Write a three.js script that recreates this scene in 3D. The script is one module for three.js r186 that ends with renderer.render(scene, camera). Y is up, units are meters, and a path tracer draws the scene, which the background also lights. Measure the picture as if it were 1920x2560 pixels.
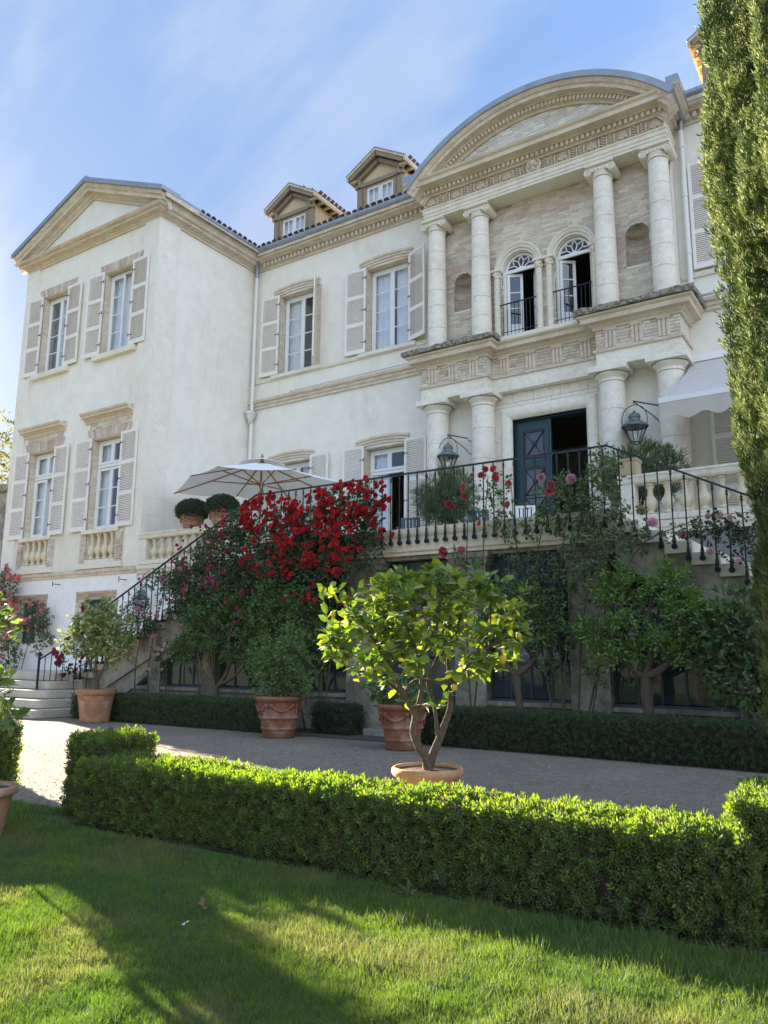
import * as THREE from 'three';
import { mergeGeometries, toCreasedNormals } from 'three/addons/utils/BufferGeometryUtils.js';
import { RoundedBoxGeometry } from 'three/addons/geometries/RoundedBoxGeometry.js';

// ------------------------------------------------------------ camera, sky, sun, exposure
const EXPOSURE = 6.8;
const scene = new THREE.Scene();
const camera = new THREE.PerspectiveCamera(65.75, 0.75, 0.05, 600);
camera.rotation.order = 'YXZ';
camera.position.set(0, 1.6, 0);
camera.rotation.set(10.44 * Math.PI / 180, 33.64 * Math.PI / 180, 0.44 * Math.PI / 180);
const renderer = new THREE.WebGLRenderer({ antialias: true });
renderer.toneMapping = THREE.LinearToneMapping;
renderer.toneMappingExposure = EXPOSURE;
renderer.shadowMap.enabled = true;

const SUN_EL = 14.8 * Math.PI / 180, SUN_AZ = 18.2 * Math.PI / 180;
const SUN = new THREE.Vector3(-Math.cos(SUN_AZ) * Math.cos(SUN_EL), Math.sin(SUN_EL), -Math.sin(SUN_AZ) * Math.cos(SUN_EL));
const sun = new THREE.DirectionalLight(new THREE.Color(1.0, 0.85, 0.62), 5);
sun.position.copy(SUN).multiplyScalar(90).add(new THREE.Vector3(-8, 0, -10));
sun.target.position.set(-8, 0, -10);
sun.castShadow = true;
sun.shadow.mapSize.set(4096, 4096);
Object.assign(sun.shadow.camera, { left: -50, right: 50, top: 40, bottom: -40, near: 1, far: 200 });
scene.add(sun, sun.target);

// ------------------------------------------------------------ random numbers and noise
function rng(seed) {
  let s = seed >>> 0;
  return () => { s = (s + 0x6d2b79f5) | 0; let t = Math.imul(s ^ (s >>> 15), 1 | s); t = (t + Math.imul(t ^ (t >>> 7), 61 | t)) ^ t; return ((t ^ (t >>> 14)) >>> 0) / 4294967296; };
}
const hash = (x, y, z = 0) => { let h = Math.imul(x | 0, 374761393) ^ Math.imul(y | 0, 668265263) ^ Math.imul(z | 0, 2147483647 - 97); h = Math.imul(h ^ (h >>> 13), 1274126177); return ((h ^ (h >>> 16)) >>> 0) / 4294967296; };
const sm = (t) => t * t * (3 - 2 * t);
const lerp = (a, b, t) => a + (b - a) * t;
const clamp = (x, a = 0, b = 1) => Math.min(b, Math.max(a, x));
const sstep = (a, b, x) => sm(clamp((x - a) / (b - a)));
function noise2(x, y, per = 0, seed = 0) {          // value noise, wraps every `per` cells
  const xi = Math.floor(x), yi = Math.floor(y), fx = sm(x - xi), fy = sm(y - yi);
  const w = (a) => (per ? ((a % per) + per) % per : a);
  const a = hash(w(xi), w(yi), seed), b = hash(w(xi + 1), w(yi), seed), c = hash(w(xi), w(yi + 1), seed), d = hash(w(xi + 1), w(yi + 1), seed);
  return lerp(lerp(a, b, fx), lerp(c, d, fx), fy);
}
function fbm(u, v, base, oct, seed = 0) {           // tileable over 0..1
  let s = 0, a = 0.5, f = base, n = 0;
  for (let i = 0; i < oct; i++) { s += a * noise2(u * f, v * f, f, seed + i * 17); n += a; a *= 0.5; f *= 2; }
  return s / n;
}
function noise3(x, y, z) { const k = Math.floor(z), f = sm(z - k); return lerp(noise2(x, y, 0, k * 31 + 7), noise2(x, y, 0, (k + 1) * 31 + 7), f); }

// ------------------------------------------------------------ sky: hazy blue with thin cirrus, brighter towards the low sun and raised opposite it as fill
{
  const W = 2048, H = 1024, data = new Float32Array(W * H * 4), k = 1 / EXPOSURE;
  const f2 = (x, y, o, s) => { let r = 0, a = 0.5, n = 0; for (let i = 0; i < o; i++) { r += a * noise2(x, y, 0, s + i * 13); n += a; a *= 0.5; x *= 2.03; y *= 2.03; } return r / n; };
  for (let j = 0; j < H; j++) for (let i = 0; i < W; i++) {
    const lat = ((j + 0.5) / H - 0.5) * Math.PI, lon = ((i + 0.5) / W - 0.5) * 2 * Math.PI;
    const x = Math.cos(lat) * Math.cos(lon), y = Math.sin(lat), z = Math.cos(lat) * Math.sin(lon);
    const ang = Math.acos(clamp(x * SUN.x + y * SUN.y + z * SUN.z, -1, 1));
    const el = Math.max(y, 0.0);
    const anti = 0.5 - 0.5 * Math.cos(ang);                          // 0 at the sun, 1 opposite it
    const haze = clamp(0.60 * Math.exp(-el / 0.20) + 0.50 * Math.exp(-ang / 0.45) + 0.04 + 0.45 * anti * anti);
    let r = lerp(0.20, 0.72, haze), g = lerp(0.40, 0.80, haze), b = lerp(0.84, 0.94, haze);
    const px = x / (y + 0.22), pz = z / (y + 0.22);
    const ca = Math.cos(0.25), sa = Math.sin(0.25), qx = (px * ca + pz * sa), qz = (-px * sa + pz * ca);
    const warp = f2(px * 1.3, pz * 1.3, 3, 5) * 1.4;
    let c = f2(qx * 1.6 + warp * 1.2, qz * 3.6 + warp * 1.2, 6, 40);
    const wisp = f2(qx * 2.4 + warp * 1.5, qz * 11 + warp, 5, 90);
    c = sstep(0.40, 0.76, c + (wisp - 0.5) * 0.75) * sstep(-0.02, 0.06, y);
    c *= 0.6 + 0.4 * (anti + Math.exp(-ang / 0.5));
    const cl = 0.82 + 0.5 * Math.exp(-ang / 0.3) + 0.5 * anti;       // sunlit thin cloud
    r = lerp(r, cl * 0.95, c * 0.36); g = lerp(g, cl * 0.98, c * 0.36); b = lerp(b, cl * 1.03, c * 0.36);
    const glow = 2.0 * Math.exp(-ang / 0.09) + 0.23 * Math.exp(-ang / 0.26);
    const lift = 1 + 2.35 * anti * anti;                              // unseen sky brightened, and warmed below, as added fill for the shaded facade
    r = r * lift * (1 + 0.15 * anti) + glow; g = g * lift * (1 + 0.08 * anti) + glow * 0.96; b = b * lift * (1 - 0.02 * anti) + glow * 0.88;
    if (y < 0) { const d = sstep(0, -0.12, y); r = lerp(r, 0.16, d); g = lerp(g, 0.18, d); b = lerp(b, 0.12, d); }
    const o = (j * W + i) * 4;
    data[o] = r * k; data[o + 1] = g * k; data[o + 2] = b * k; data[o + 3] = 1;
  }
  const t = new THREE.DataTexture(data, W, H, THREE.RGBAFormat, THREE.FloatType);
  t.mapping = THREE.EquirectangularReflectionMapping; t.magFilter = t.minFilter = THREE.LinearFilter;
  t.colorSpace = THREE.LinearSRGBColorSpace; t.needsUpdate = true;
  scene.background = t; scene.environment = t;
}

// ------------------------------------------------------------ textures
const toS = (c) => (c <= 0.0031308 ? c * 12.92 : 1.055 * Math.pow(c, 1 / 2.4) - 0.055);
function mkTex(n, fn, metres, srgb = true) {          // fn(u, v) gives linear [r, g, b] or a number
  const d = new Uint8Array(n * n * 4);
  for (let j = 0; j < n; j++) for (let i = 0; i < n; i++) {
    let c = fn((i + 0.5) / n, (j + 0.5) / n); if (typeof c === 'number') c = [c, c, c];
    const o = (j * n + i) * 4;
    for (let k = 0; k < 3; k++) d[o + k] = Math.round(255 * clamp(srgb ? toS(c[k]) : c[k]));
    d[o + 3] = 255;
  }
  const t = new THREE.DataTexture(d, n, n, THREE.RGBAFormat);
  t.wrapS = t.wrapT = THREE.RepeatWrapping; t.magFilter = THREE.LinearFilter; t.minFilter = THREE.LinearMipmapLinearFilter; t.generateMipmaps = true;
  if (srgb) t.colorSpace = THREE.SRGBColorSpace;
  t.repeat.set(1 / metres, 1 / metres); t.needsUpdate = true;
  return t;
}
const mul = (c, k) => c.map((x) => x * k), mix3 = (a, b, t) => [lerp(a[0], b[0], t), lerp(a[1], b[1], t), lerp(a[2], b[2], t)];
const std = (o) => new THREE.MeshStandardMaterial({ roughness: 0.85, ...o });
const col = (r, g, b) => new THREE.Color().setRGB(r, g, b);
const leafMat = (o = {}) => new THREE.MeshPhysicalMaterial({ color: col(1, 1, 1), vertexColors: true, roughness: 0.92, transmission: 0.5, thickness: 0, side: THREE.DoubleSide, clearcoat: 0.07, clearcoatRoughness: 0.45, ...o });
const M = {};
{
  const plaster = (base, stain, amt, seed) => (u, v) => {
    const a = fbm(u, v, 3, 5, seed), b = fbm(u, v, 24, 3, seed + 50), str = fbm(u * 4 % 1, v * 0.999, 8, 4, seed + 9);
    return mul(mix3(base, stain, amt * sstep(0.45, 0.8, 0.6 * a + 0.4 * str)), 0.93 + 0.14 * b);
  };
  const pb = mkTex(256, (u, v) => 0.6 * fbm(u, v, 12, 4, 3) + 0.4 * fbm(u, v, 64, 2, 8), 2, false);
  M.plaster = std({ map: mkTex(512, plaster([0.805, 0.77, 0.665], [0.67, 0.61, 0.495], 0.6, 1), 6.3), bumpMap: pb, bumpScale: 0.006, roughness: 0.92 });
  M.plasterLow = std({ map: mkTex(512, plaster([0.74, 0.69, 0.57], [0.50, 0.42, 0.29], 0.8, 21), 4.1), bumpMap: pb, bumpScale: 0.01, roughness: 0.95 });
  M.whitewash = std({ map: mkTex(256, plaster([0.84, 0.83, 0.80], [0.74, 0.72, 0.66], 0.5, 33), 5), bumpMap: pb, bumpScale: 0.006 });
  const stone = (base, dark, pit, seed) => (u, v) => {
    const a = fbm(u, v, 4, 5, seed), b = fbm(u, v, 32, 3, seed + 4), p = fbm(u, v, 20, 4, seed + 77);
    const pits = sstep(0.66, 0.74, p) * pit;
    return mul(mix3(base, dark, clamp(0.55 * sstep(0.5, 0.8, a) + pits)), 0.9 + 0.2 * b);
  };
  const sb = mkTex(256, (u, v) => 0.5 * fbm(u, v, 16, 4, 31) + 0.5 * (1 - sstep(0.62, 0.74, fbm(u, v, 20, 4, 77))), 1.3, false);
  M.stone = std({ map: mkTex(512, stone([0.80, 0.75, 0.63], [0.62, 0.55, 0.42], 0.30, 2), 2.7), bumpMap: sb, bumpScale: 0.008, roughness: 0.9 });
  M.stoneTrim = std({ map: mkTex(512, stone([0.75, 0.69, 0.56], [0.62, 0.54, 0.41], 0.12, 12), 2.1), bumpMap: sb, bumpScale: 0.006, roughness: 0.9 });
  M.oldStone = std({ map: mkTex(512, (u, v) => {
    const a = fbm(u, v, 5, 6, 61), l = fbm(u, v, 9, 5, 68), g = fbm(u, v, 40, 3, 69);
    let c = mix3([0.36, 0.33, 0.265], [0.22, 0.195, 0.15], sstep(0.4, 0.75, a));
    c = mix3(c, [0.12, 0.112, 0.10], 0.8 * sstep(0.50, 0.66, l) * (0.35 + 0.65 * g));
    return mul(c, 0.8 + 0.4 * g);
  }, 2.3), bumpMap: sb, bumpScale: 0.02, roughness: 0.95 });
  M.lichenStone = std({ map: mkTex(256, (u, v) => {
    const l = fbm(u, v, 22, 5, 81), g = fbm(u, v, 40, 3, 82), y = fbm(u, v, 10, 4, 88);
    let c = mix3([0.30, 0.27, 0.21], [0.13, 0.12, 0.10], sstep(0.40, 0.62, l));
    c = mix3(c, [0.36, 0.30, 0.12], 0.6 * sstep(0.6, 0.7, y));
    return mul(c, 0.75 + 0.5 * g);
  }, 1.4), bumpMap: sb, bumpScale: 0.025, roughness: 1 });
  M.brickTrim = std({ map: mkTex(512, (u, v) => {                       // beige moulded brick, long thin pieces
    const row = Math.floor(v * 24), cu = (u + hash(row, 5) * 0.5) * 6, k = Math.floor(cu) % 6;
    const t = hash(k, row, 3), f = fbm(u, v, 16, 4, 41);
    return mul(mix3([0.66, 0.575, 0.45], [0.58, 0.475, 0.36], t), 0.82 + 0.36 * f);
  }, 1.9), bumpMap: sb, bumpScale: 0.006, roughness: 0.92 });
  M.quoin = std({ map: mkTex(256, plaster([0.79, 0.745, 0.635], [0.70, 0.64, 0.52], 0.6, 5), 3.1), bumpMap: pb, bumpScale: 0.006, roughness: 0.92 });
  M.trimPale = std({ map: mkTex(256, stone([0.66, 0.57, 0.42], [0.52, 0.42, 0.29], 0.2, 19), 1.9), bumpMap: sb, bumpScale: 0.006, roughness: 0.92 });
  M.frieze = std({ map: mkTex(256, stone([0.44, 0.34, 0.22], [0.36, 0.26, 0.16], 0.2, 24), 1.2), roughness: 0.95 });  // ground behind the reliefs coloured darker to stand for shade and dirt
  M.brick = std({ vertexColors: true, map: mkTex(256, (u, v) => 0.78 + 0.22 * fbm(u, v, 16, 4, 45), 0.9), bumpMap: sb, bumpScale: 0.006, roughness: 0.93 });
  M.step = std({ map: mkTex(256, stone([0.52, 0.47, 0.38], [0.40, 0.36, 0.29], 0.3, 27), 2.1), bumpMap: sb, bumpScale: 0.008, roughness: 0.92 });
  M.baluster = std({ map: mkTex(256, stone([0.70, 0.60, 0.42], [0.52, 0.43, 0.28], 0.3, 28), 0.9), bumpMap: sb, bumpScale: 0.006, roughness: 0.92 });
  M.mortar = std({ color: col(0.66, 0.61, 0.52), roughness: 0.97 });
  M.paint = std({ color: col(0.80, 0.80, 0.77), roughness: 0.5 });
  M.shutter = std({ map: mkTex(256, (u, v) => mul([0.84, 0.785, 0.71], 0.9 + 0.12 * fbm(u, v, 8, 5, 14)), 1.7), roughness: 0.62 });
  M.zinc = std({ map: mkTex(256, (u, v) => mul([0.30, 0.33, 0.36], 0.8 + 0.4 * fbm(u, v, 6, 5, 17)), 2.2), roughness: 0.45, metalness: 0.55 });
  M.pipe = std({ color: col(0.74, 0.73, 0.68), roughness: 0.5 });
  M.tile = std({ vertexColors: true, map: mkTex(256, (u, v) => 0.6 + 0.4 * fbm(u, v, 10, 5, 19), 0.8), roughness: 0.95 });
  M.dark = std({ color: col(0.03, 0.03, 0.035), roughness: 0.9 });
  M.room = std({ color: col(0.20, 0.21, 0.20), roughness: 0.9 });
  M.iron = std({ color: col(0.022, 0.026, 0.034), roughness: 0.42, metalness: 0.35 });
  M.glass = new THREE.MeshPhysicalMaterial({ color: col(0.97, 0.99, 1), transmission: 1, thickness: 0, roughness: 0.03, ior: 1.6, side: THREE.DoubleSide });
  M.oldGlass = new THREE.MeshPhysicalMaterial({ color: col(0.20, 0.28, 0.33), transmission: 0.8, thickness: 0, roughness: 0.05, ior: 1.55, side: THREE.DoubleSide });
  M.curtain = new THREE.MeshPhysicalMaterial({ color: col(0.86, 0.88, 0.90), roughness: 1, transmission: 0.25, thickness: 0, side: THREE.DoubleSide });
  M.door = std({ map: mkTex(256, (u, v) => mul([0.014, 0.05, 0.062], 0.8 + 0.4 * fbm(u, v, 12, 4, 23)), 1.1), roughness: 0.42 });
  M.wood = std({ map: mkTex(256, (u, v) => mul(mix3([0.32, 0.25, 0.17], [0.22, 0.17, 0.115], fbm(u * 3 % 1, v * 0.2, 12, 4, 25)), 0.8 + 0.4 * fbm(u, v, 30, 3, 27)), 0.7), roughness: 0.8 });
  M.ochre = std({ map: mkTex(256, plaster([0.60, 0.49, 0.31], [0.48, 0.38, 0.23], 0.7, 71), 1.7), roughness: 0.95 });
  M.teak = std({ map: mkTex(256, (u, v) => mul([0.40, 0.20, 0.075], 0.7 + 0.6 * fbm(u, v * 0.25, 16, 4, 29)), 0.5), roughness: 0.55 });
  M.canvas = new THREE.MeshPhysicalMaterial({ color: col(0.88, 0.87, 0.84), roughness: 1, transmission: 0.25, thickness: 0, side: THREE.DoubleSide });
  M.awning = new THREE.MeshPhysicalMaterial({ map: mkTex(256, (u, v) => mul([0.60, 0.55, 0.48], 0.92 + 0.16 * fbm(u, v, 8, 4, 15)), 2), roughness: 0.95, transmission: 0.15, thickness: 0, side: THREE.DoubleSide });
  const terra = (a, b, w, seed) => (u, v) => {
    const f = fbm(u, v, 4, 5, seed), e = fbm(u, v, 7, 5, seed + 7), g = fbm(u, v, 40, 2, seed + 3);
    return mul(mix3(mix3(a, b, sstep(0.35, 0.7, f)), [0.55, 0.50, 0.42], w * sstep(0.52, 0.68, e)), 0.88 + 0.24 * g);
  };
  M.terraRed = std({ map: mkTex(256, terra([0.31, 0.130, 0.072], [0.22, 0.088, 0.05], 0.25, 91), 1.2), bumpMap: sb, bumpScale: 0.006, roughness: 0.9 });
  M.terraPale = std({ map: mkTex(256, terra([0.55, 0.33, 0.17], [0.44, 0.24, 0.12], 0.35, 95), 1.1), bumpMap: sb, bumpScale: 0.006, roughness: 0.9 });
  M.terraBrown = std({ map: mkTex(256, terra([0.40, 0.22, 0.13], [0.30, 0.16, 0.09], 0.25, 98), 1.1), bumpMap: sb, bumpScale: 0.006, roughness: 0.9 });
  M.wicker = std({ map: mkTex(128, (u, v) => { const a = Math.abs(Math.sin((u + v) * 25.13)), b = Math.abs(Math.sin((u - v) * 25.13)); return mul([0.50, 0.39, 0.22], 0.45 + 0.55 * Math.max(a, b)); }, 0.3), roughness: 0.9 });
  M.soil = std({ map: mkTex(256, (u, v) => mul([0.075, 0.048, 0.030], 0.4 + 1.2 * fbm(u, v, 24, 4, 51)), 0.6), bumpMap: mkTex(256, (u, v) => fbm(u, v, 24, 4, 51), 0.6, false), bumpScale: 0.03, roughness: 1 });
  M.bark = std({ map: mkTex(256, (u, v) => { const f = fbm(u, v * 0.5, 20, 4, 53); return mul(mix3([0.16, 0.125, 0.088], [0.06, 0.048, 0.034], f), 0.7 + 0.6 * fbm(u, v, 12, 3, 54)); }, 0.35), bumpMap: mkTex(256, (u, v) => fbm(u, v, 24, 4, 53), 0.25, false), bumpScale: 0.008, roughness: 0.95 });
  M.stem = std({ color: col(0.07, 0.075, 0.035), roughness: 0.8 });
  M.twig = std({ color: col(0.13, 0.14, 0.06), roughness: 0.8 });
  M.gravel = std({ map: mkTex(1024, (u, v) => {
    const g = fbm(u, v, 96, 3, 101), f = fbm(u, v, 4, 5, 103), s = hash(Math.floor(u * 330), Math.floor(v * 330), 9);
    return mul(mix3([0.30, 0.243, 0.178], [0.21, 0.168, 0.122], f), (0.42 + 0.55 * g + 0.6 * s) * (0.74 + 0.52 * fbm(u, v, 41, 4, 107)));
  }, 2.9), bumpMap: mkTex(512, (u, v) => 0.5 * hash(Math.floor(u * 170), Math.floor(v * 170), 4) + 0.5 * fbm(u, v, 96, 2, 106), 2.1, false), bumpScale: 0.02, roughness: 0.97 });
  M.lawn = std({ map: mkTex(512, (u, v) => { const f = fbm(u, v, 8, 5, 111), g = fbm(u, v, 60, 3, 113); return mul(mix3([0.055, 0.095, 0.018], [0.10, 0.085, 0.042], sstep(0.5, 0.75, f)), 0.5 + 1.0 * g); }, 2.3), roughness: 1 });
  M.earth = std({ map: mkTex(256, (u, v) => mul([0.10, 0.078, 0.055], 0.5 + fbm(u, v, 20, 4, 121)), 1.7), roughness: 1 });
}

// ------------------------------------------------------------ things, parts, names
const taken = new Map();
function numbered(name) { const n = taken.get(name) || 0; taken.set(name, n + 1); return n ? `${name}_${String(n).padStart(3, '0')}` : name; }
function tag(o, label, category, group, kind) { if (label) o.userData.label = label; if (category) o.userData.category = category; if (group) o.userData.group = group; if (kind) o.userData.kind = kind; return o; }
function thing(name, label, category, pos = [0, 0, 0], group) {
  const g = new THREE.Group(); g.name = numbered(name); g.position.set(...pos); scene.add(g);
  return tag(g, label, category, group);
}
function flat(g) {                                   // one attribute set for every geometry
  let a = g.index ? g.toNonIndexed() : g;
  for (const k of Object.keys(a.attributes)) if (!['position', 'normal', 'uv', 'color'].includes(k)) a.deleteAttribute(k);
  if (!a.attributes.normal) a.computeVertexNormals();
  return a;
}
function wuv(g) {                                    // uv in metres from position and facing
  const p = g.attributes.position, n = p.count, uv = new Float32Array(n * 2), A = new THREE.Vector3(), B = new THREE.Vector3(), C = new THREE.Vector3();
  for (let i = 0; i < n; i += 3) {
    A.fromBufferAttribute(p, i); B.fromBufferAttribute(p, i + 1).sub(A); C.fromBufferAttribute(p, i + 2).sub(A); B.cross(C);
    const x = Math.abs(B.x), y = Math.abs(B.y), z = Math.abs(B.z);
    for (let k = i; k < i + 3; k++) {
      const X = p.getX(k), Y = p.getY(k), Z = p.getZ(k);
      if (y >= x && y >= z) { uv[2 * k] = X; uv[2 * k + 1] = Z; } else if (x >= z) { uv[2 * k] = Z; uv[2 * k + 1] = Y; } else { uv[2 * k] = X; uv[2 * k + 1] = Y; }
    }
  }
  g.setAttribute('uv', new THREE.BufferAttribute(uv, 2));
  return g;
}
function paintGeo(g, c) { const n = g.attributes.position.count, a = new Float32Array(n * 3); for (let i = 0; i < n; i++) { a[3 * i] = c[0]; a[3 * i + 1] = c[1]; a[3 * i + 2] = c[2]; } g.setAttribute('color', new THREE.BufferAttribute(a, 3)); return g; }
function joinGeo(list) { const l = list.map(flat); return wuv(l.length > 1 ? mergeGeometries(l.map((g) => { if (g.attributes.uv) g.deleteAttribute('uv'); return g; })) : l[0]); }
function mesh(name, geo, mat, parent = scene, kind) {
  const g = Array.isArray(geo) ? joinGeo(geo) : geo;
  const m = new THREE.Mesh(g, mat); m.name = parent === scene ? numbered(name) : name; m.castShadow = m.receiveShadow = true;
  if (kind) m.userData.kind = kind;
  parent.add(m); return m;
}
const box = (x0, x1, y0, y1, z0, z1) => new THREE.BoxGeometry(x1 - x0, y1 - y0, z1 - z0).translate((x0 + x1) / 2, (y0 + y1) / 2, (z0 + z1) / 2);
const rbox = (x0, x1, y0, y1, z0, z1, r = 0.012) => new RoundedBoxGeometry(x1 - x0, y1 - y0, z1 - z0, 1, r).translate((x0 + x1) / 2, (y0 + y1) / 2, (z0 + z1) / 2);
const lathe = (pts, seg = 24) => new THREE.LatheGeometry(pts.map((p) => new THREE.Vector2(p[0], p[1])), seg);
function bar(a, b, r, seg = 6, r2 = r) {             // a round bar between two points
  const A = new THREE.Vector3(...a), B = new THREE.Vector3(...b), d = B.clone().sub(A), L = d.length();
  const g = new THREE.CylinderGeometry(r2, r, L, seg); g.translate(0, L / 2, 0);
  g.applyQuaternion(new THREE.Quaternion().setFromUnitVectors(new THREE.Vector3(0, 1, 0), d.normalize())); g.translate(A.x, A.y, A.z); return g;
}
function beam(a, b, w, h, up = [0, 1, 0]) {          // a square bar between two points
  const A = new THREE.Vector3(...a), B = new THREE.Vector3(...b), d = B.clone().sub(A), L = d.length(); d.normalize();
  const s = new THREE.Vector3().crossVectors(d, new THREE.Vector3(...up)).normalize(), u = new THREE.Vector3().crossVectors(s, d);
  const g = new THREE.BoxGeometry(w, h, L); g.applyMatrix4(new THREE.Matrix4().makeBasis(s, u, d.clone().negate())); g.translate((A.x + B.x) / 2, (A.y + B.y) / 2, (A.z + B.z) / 2); return g;
}
function tube(pts, r, seg = 16, rad = 6) { return new THREE.TubeGeometry(new THREE.CatmullRomCurve3(pts.map((p) => new THREE.Vector3(...p))), seg, r, rad); }
function sweepF(profile, frames, closed = false) {   // profile [(u, v)] in frames {o, a, b}
  const n = profile.length, m = frames.length, pos = [], V = (f, p) => [f.o[0] + f.a[0] * p[0] + f.b[0] * p[1], f.o[1] + f.a[1] * p[0] + f.b[1] * p[1], f.o[2] + f.a[2] * p[0] + f.b[2] * p[1]];
  let area = 0; for (let i = 0; i < n; i++) { const p = profile[i], q = profile[(i + 1) % n]; area += p[0] * q[1] - q[0] * p[1]; }
  const prof = area < 0 ? [...profile].reverse() : profile;
  for (let k = 0; k < m - (closed ? 0 : 1); k++) {
    const f = frames[k], h = frames[(k + 1) % m];
    for (let i = 0; i < n; i++) {
      const p = prof[i], q = prof[(i + 1) % n], A = V(f, p), B = V(f, q), C = V(h, q), D = V(h, p);
      pos.push(...A, ...C, ...B, ...A, ...D, ...C);
    }
  }
  if (!closed) {
    const tri = THREE.ShapeUtils.triangulateShape(prof.map((p) => new THREE.Vector2(p[0], p[1])), []);
    for (const [a, b, c] of tri) { pos.push(...V(frames[0], prof[a]), ...V(frames[0], prof[b]), ...V(frames[0], prof[c])); const e = frames[m - 1]; pos.push(...V(e, prof[a]), ...V(e, prof[c]), ...V(e, prof[b])); }
  }
  const g = new THREE.BufferGeometry(); g.setAttribute('position', new THREE.Float32BufferAttribute(pos, 3)); g.computeVertexNormals();
  // make sure the faces look outwards
  return fixWinding(g);
}
function fixWinding(g) {
  const p = g.attributes.position; let vol = 0; const a = new THREE.Vector3(), b = new THREE.Vector3(), c = new THREE.Vector3();
  g.computeBoundingBox(); const o = g.boundingBox.getCenter(new THREE.Vector3());
  for (let i = 0; i < p.count; i += 3) { a.fromBufferAttribute(p, i).sub(o); b.fromBufferAttribute(p, i + 1).sub(o); c.fromBufferAttribute(p, i + 2).sub(o); vol += a.dot(b.cross(c)); }
  if (vol < 0) { const r = p.array; for (let i = 0; i < p.count; i += 3) for (let k = 0; k < 3; k++) { const t = r[(i + 1) * 3 + k]; r[(i + 1) * 3 + k] = r[(i + 2) * 3 + k]; r[(i + 2) * 3 + k] = t; } g.computeVertexNormals(); }
  return g;
}
function sweep(profile, path, closed = false) {      // profile [(out, y)] along a polyline of [x, z]; out is to the right of travel (+z when going +x)
  const n = path.length, fr = [];
  const dir = (a, b) => { const x = b[0] - a[0], z = b[1] - a[1], l = Math.hypot(x, z); return [x / l, z / l]; };
  for (let i = 0; i < n; i++) {
    const d1 = i > 0 || closed ? dir(path[(i - 1 + n) % n], path[i]) : null, d2 = i < n - 1 || closed ? dir(path[i], path[(i + 1) % n]) : null;
    const n1 = d1 && [-d1[1], d1[0]], n2 = d2 && [-d2[1], d2[0]];
    let m = n1 || n2; if (n1 && n2) { const k = 1 + n1[0] * n2[0] + n1[1] * n2[1]; m = [(n1[0] + n2[0]) / k, (n1[1] + n2[1]) / k]; }
    fr.push({ o: [path[i][0], 0, path[i][1]], a: [m[0], 0, m[1]], b: [0, 1, 0] });
  }
  return sweepF(profile, fr, closed);
}
function shapeWall(outline, holes, depth, z) {       // an outline in x, y with holes, extruded backwards from z
  const s = new THREE.Shape(outline.map((p) => new THREE.Vector2(...p)));
  for (const h of holes) s.holes.push(h instanceof THREE.Path ? h : new THREE.Path([[h[0], h[2]], [h[1], h[2]], [h[1], h[3]], [h[0], h[3]]].map((p) => new THREE.Vector2(...p))));
  return new THREE.ExtrudeGeometry(s, { depth, bevelEnabled: false, curveSegments: 20 }).translate(0, 0, z - depth);
}

// ============================================================ the chateau
const chateau = thing('chateau', 'pale cream chateau with gabled left wing, arched portico and louvred shutters', 'house');
const ZW = -16.5, ZM = -21.3, ZP = -20.9, XC = -20.3, XL = -27.9, PC = -8.2, FLOOR = 4.45;
const ch = (name, geo, mat, kind, parent = chateau) => mesh(name, geo, mat, parent, kind);
const archHole = (cx, r, y0, ys) => { const p = new THREE.Path(); p.moveTo(cx - r, y0); p.lineTo(cx + r, y0); p.lineTo(cx + r, ys); p.absarc(cx, ys, r, 0, Math.PI, false); p.lineTo(cx - r, y0); return p; };

// ---- walls
const WX = [[-26.7, -25.17], [-23.03, -21.5]];                        // wing openings
ch('wall', [shapeWall([[XL, 0], [XC, 0], [XC, 16.8], [-24.1, 18.55], [XL, 16.8]],
  [...WX.map(([a, b]) => [a, b, 12.0, 15.1]), ...WX.map(([a, b]) => [a, b, 4.75, 8.93]), [-22.74, -21.7, 2.0, 3.42], [-26.4, -25.4, 2.0, 3.42]], 0.5, ZW)], M.plaster);
ch('wall', [box(XC - 0.5, XC, 0, 16.9, ZM - 0.2, ZW - 0.5), box(XL, XL + 0.5, 0, 16.9, -32, ZW - 0.5)], M.plaster);
ch('wall', [box(XL, 12, 0, 17, -32.5, -32), box(11.5, 12, 0, 17, -32, ZM)], M.plaster);
const UX = [[-18.95, -17.2], [-14.95, -13.2], [-3.2, -1.45]], LX = [[-18.9, -17.3], [-14.95, -13.35], [-3.05, -1.45]];
ch('wall', [shapeWall([[XC, 0], [12, 0], [12, 16.9], [XC, 16.9]],
  [...UX.map(([a, b]) => [a, b, 11.97, 15.1]), ...LX.map(([a, b]) => [a, b, FLOOR, 8.55]), [-11.85, -4.55, FLOOR, 16.3]], 0.5, ZM)], M.plaster);
// basement foot of the wing, whitewashed and proud of the wall above
ch('basement_wall', [shapeWall([[XL - 0.05, 0], [XC + 0.02, 0], [XC + 0.02, 4.2], [XL - 0.05, 4.2]], [[-22.74, -21.7, 2.0, 3.42], [-26.4, -25.4, 2.0, 3.42]], 0.06, ZW + 0.06)], M.whitewash);
ch('stained_wall', [shapeWall([[-27.19, 4.4], [-21.0, 4.4], [-21.0, 5.72], [-27.19, 5.72]], WX.map(([a, b]) => [a - 0.3, b + 0.35, 4.42, 5.7]), 0.01, ZW + 0.008)], M.plasterLow);
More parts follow.
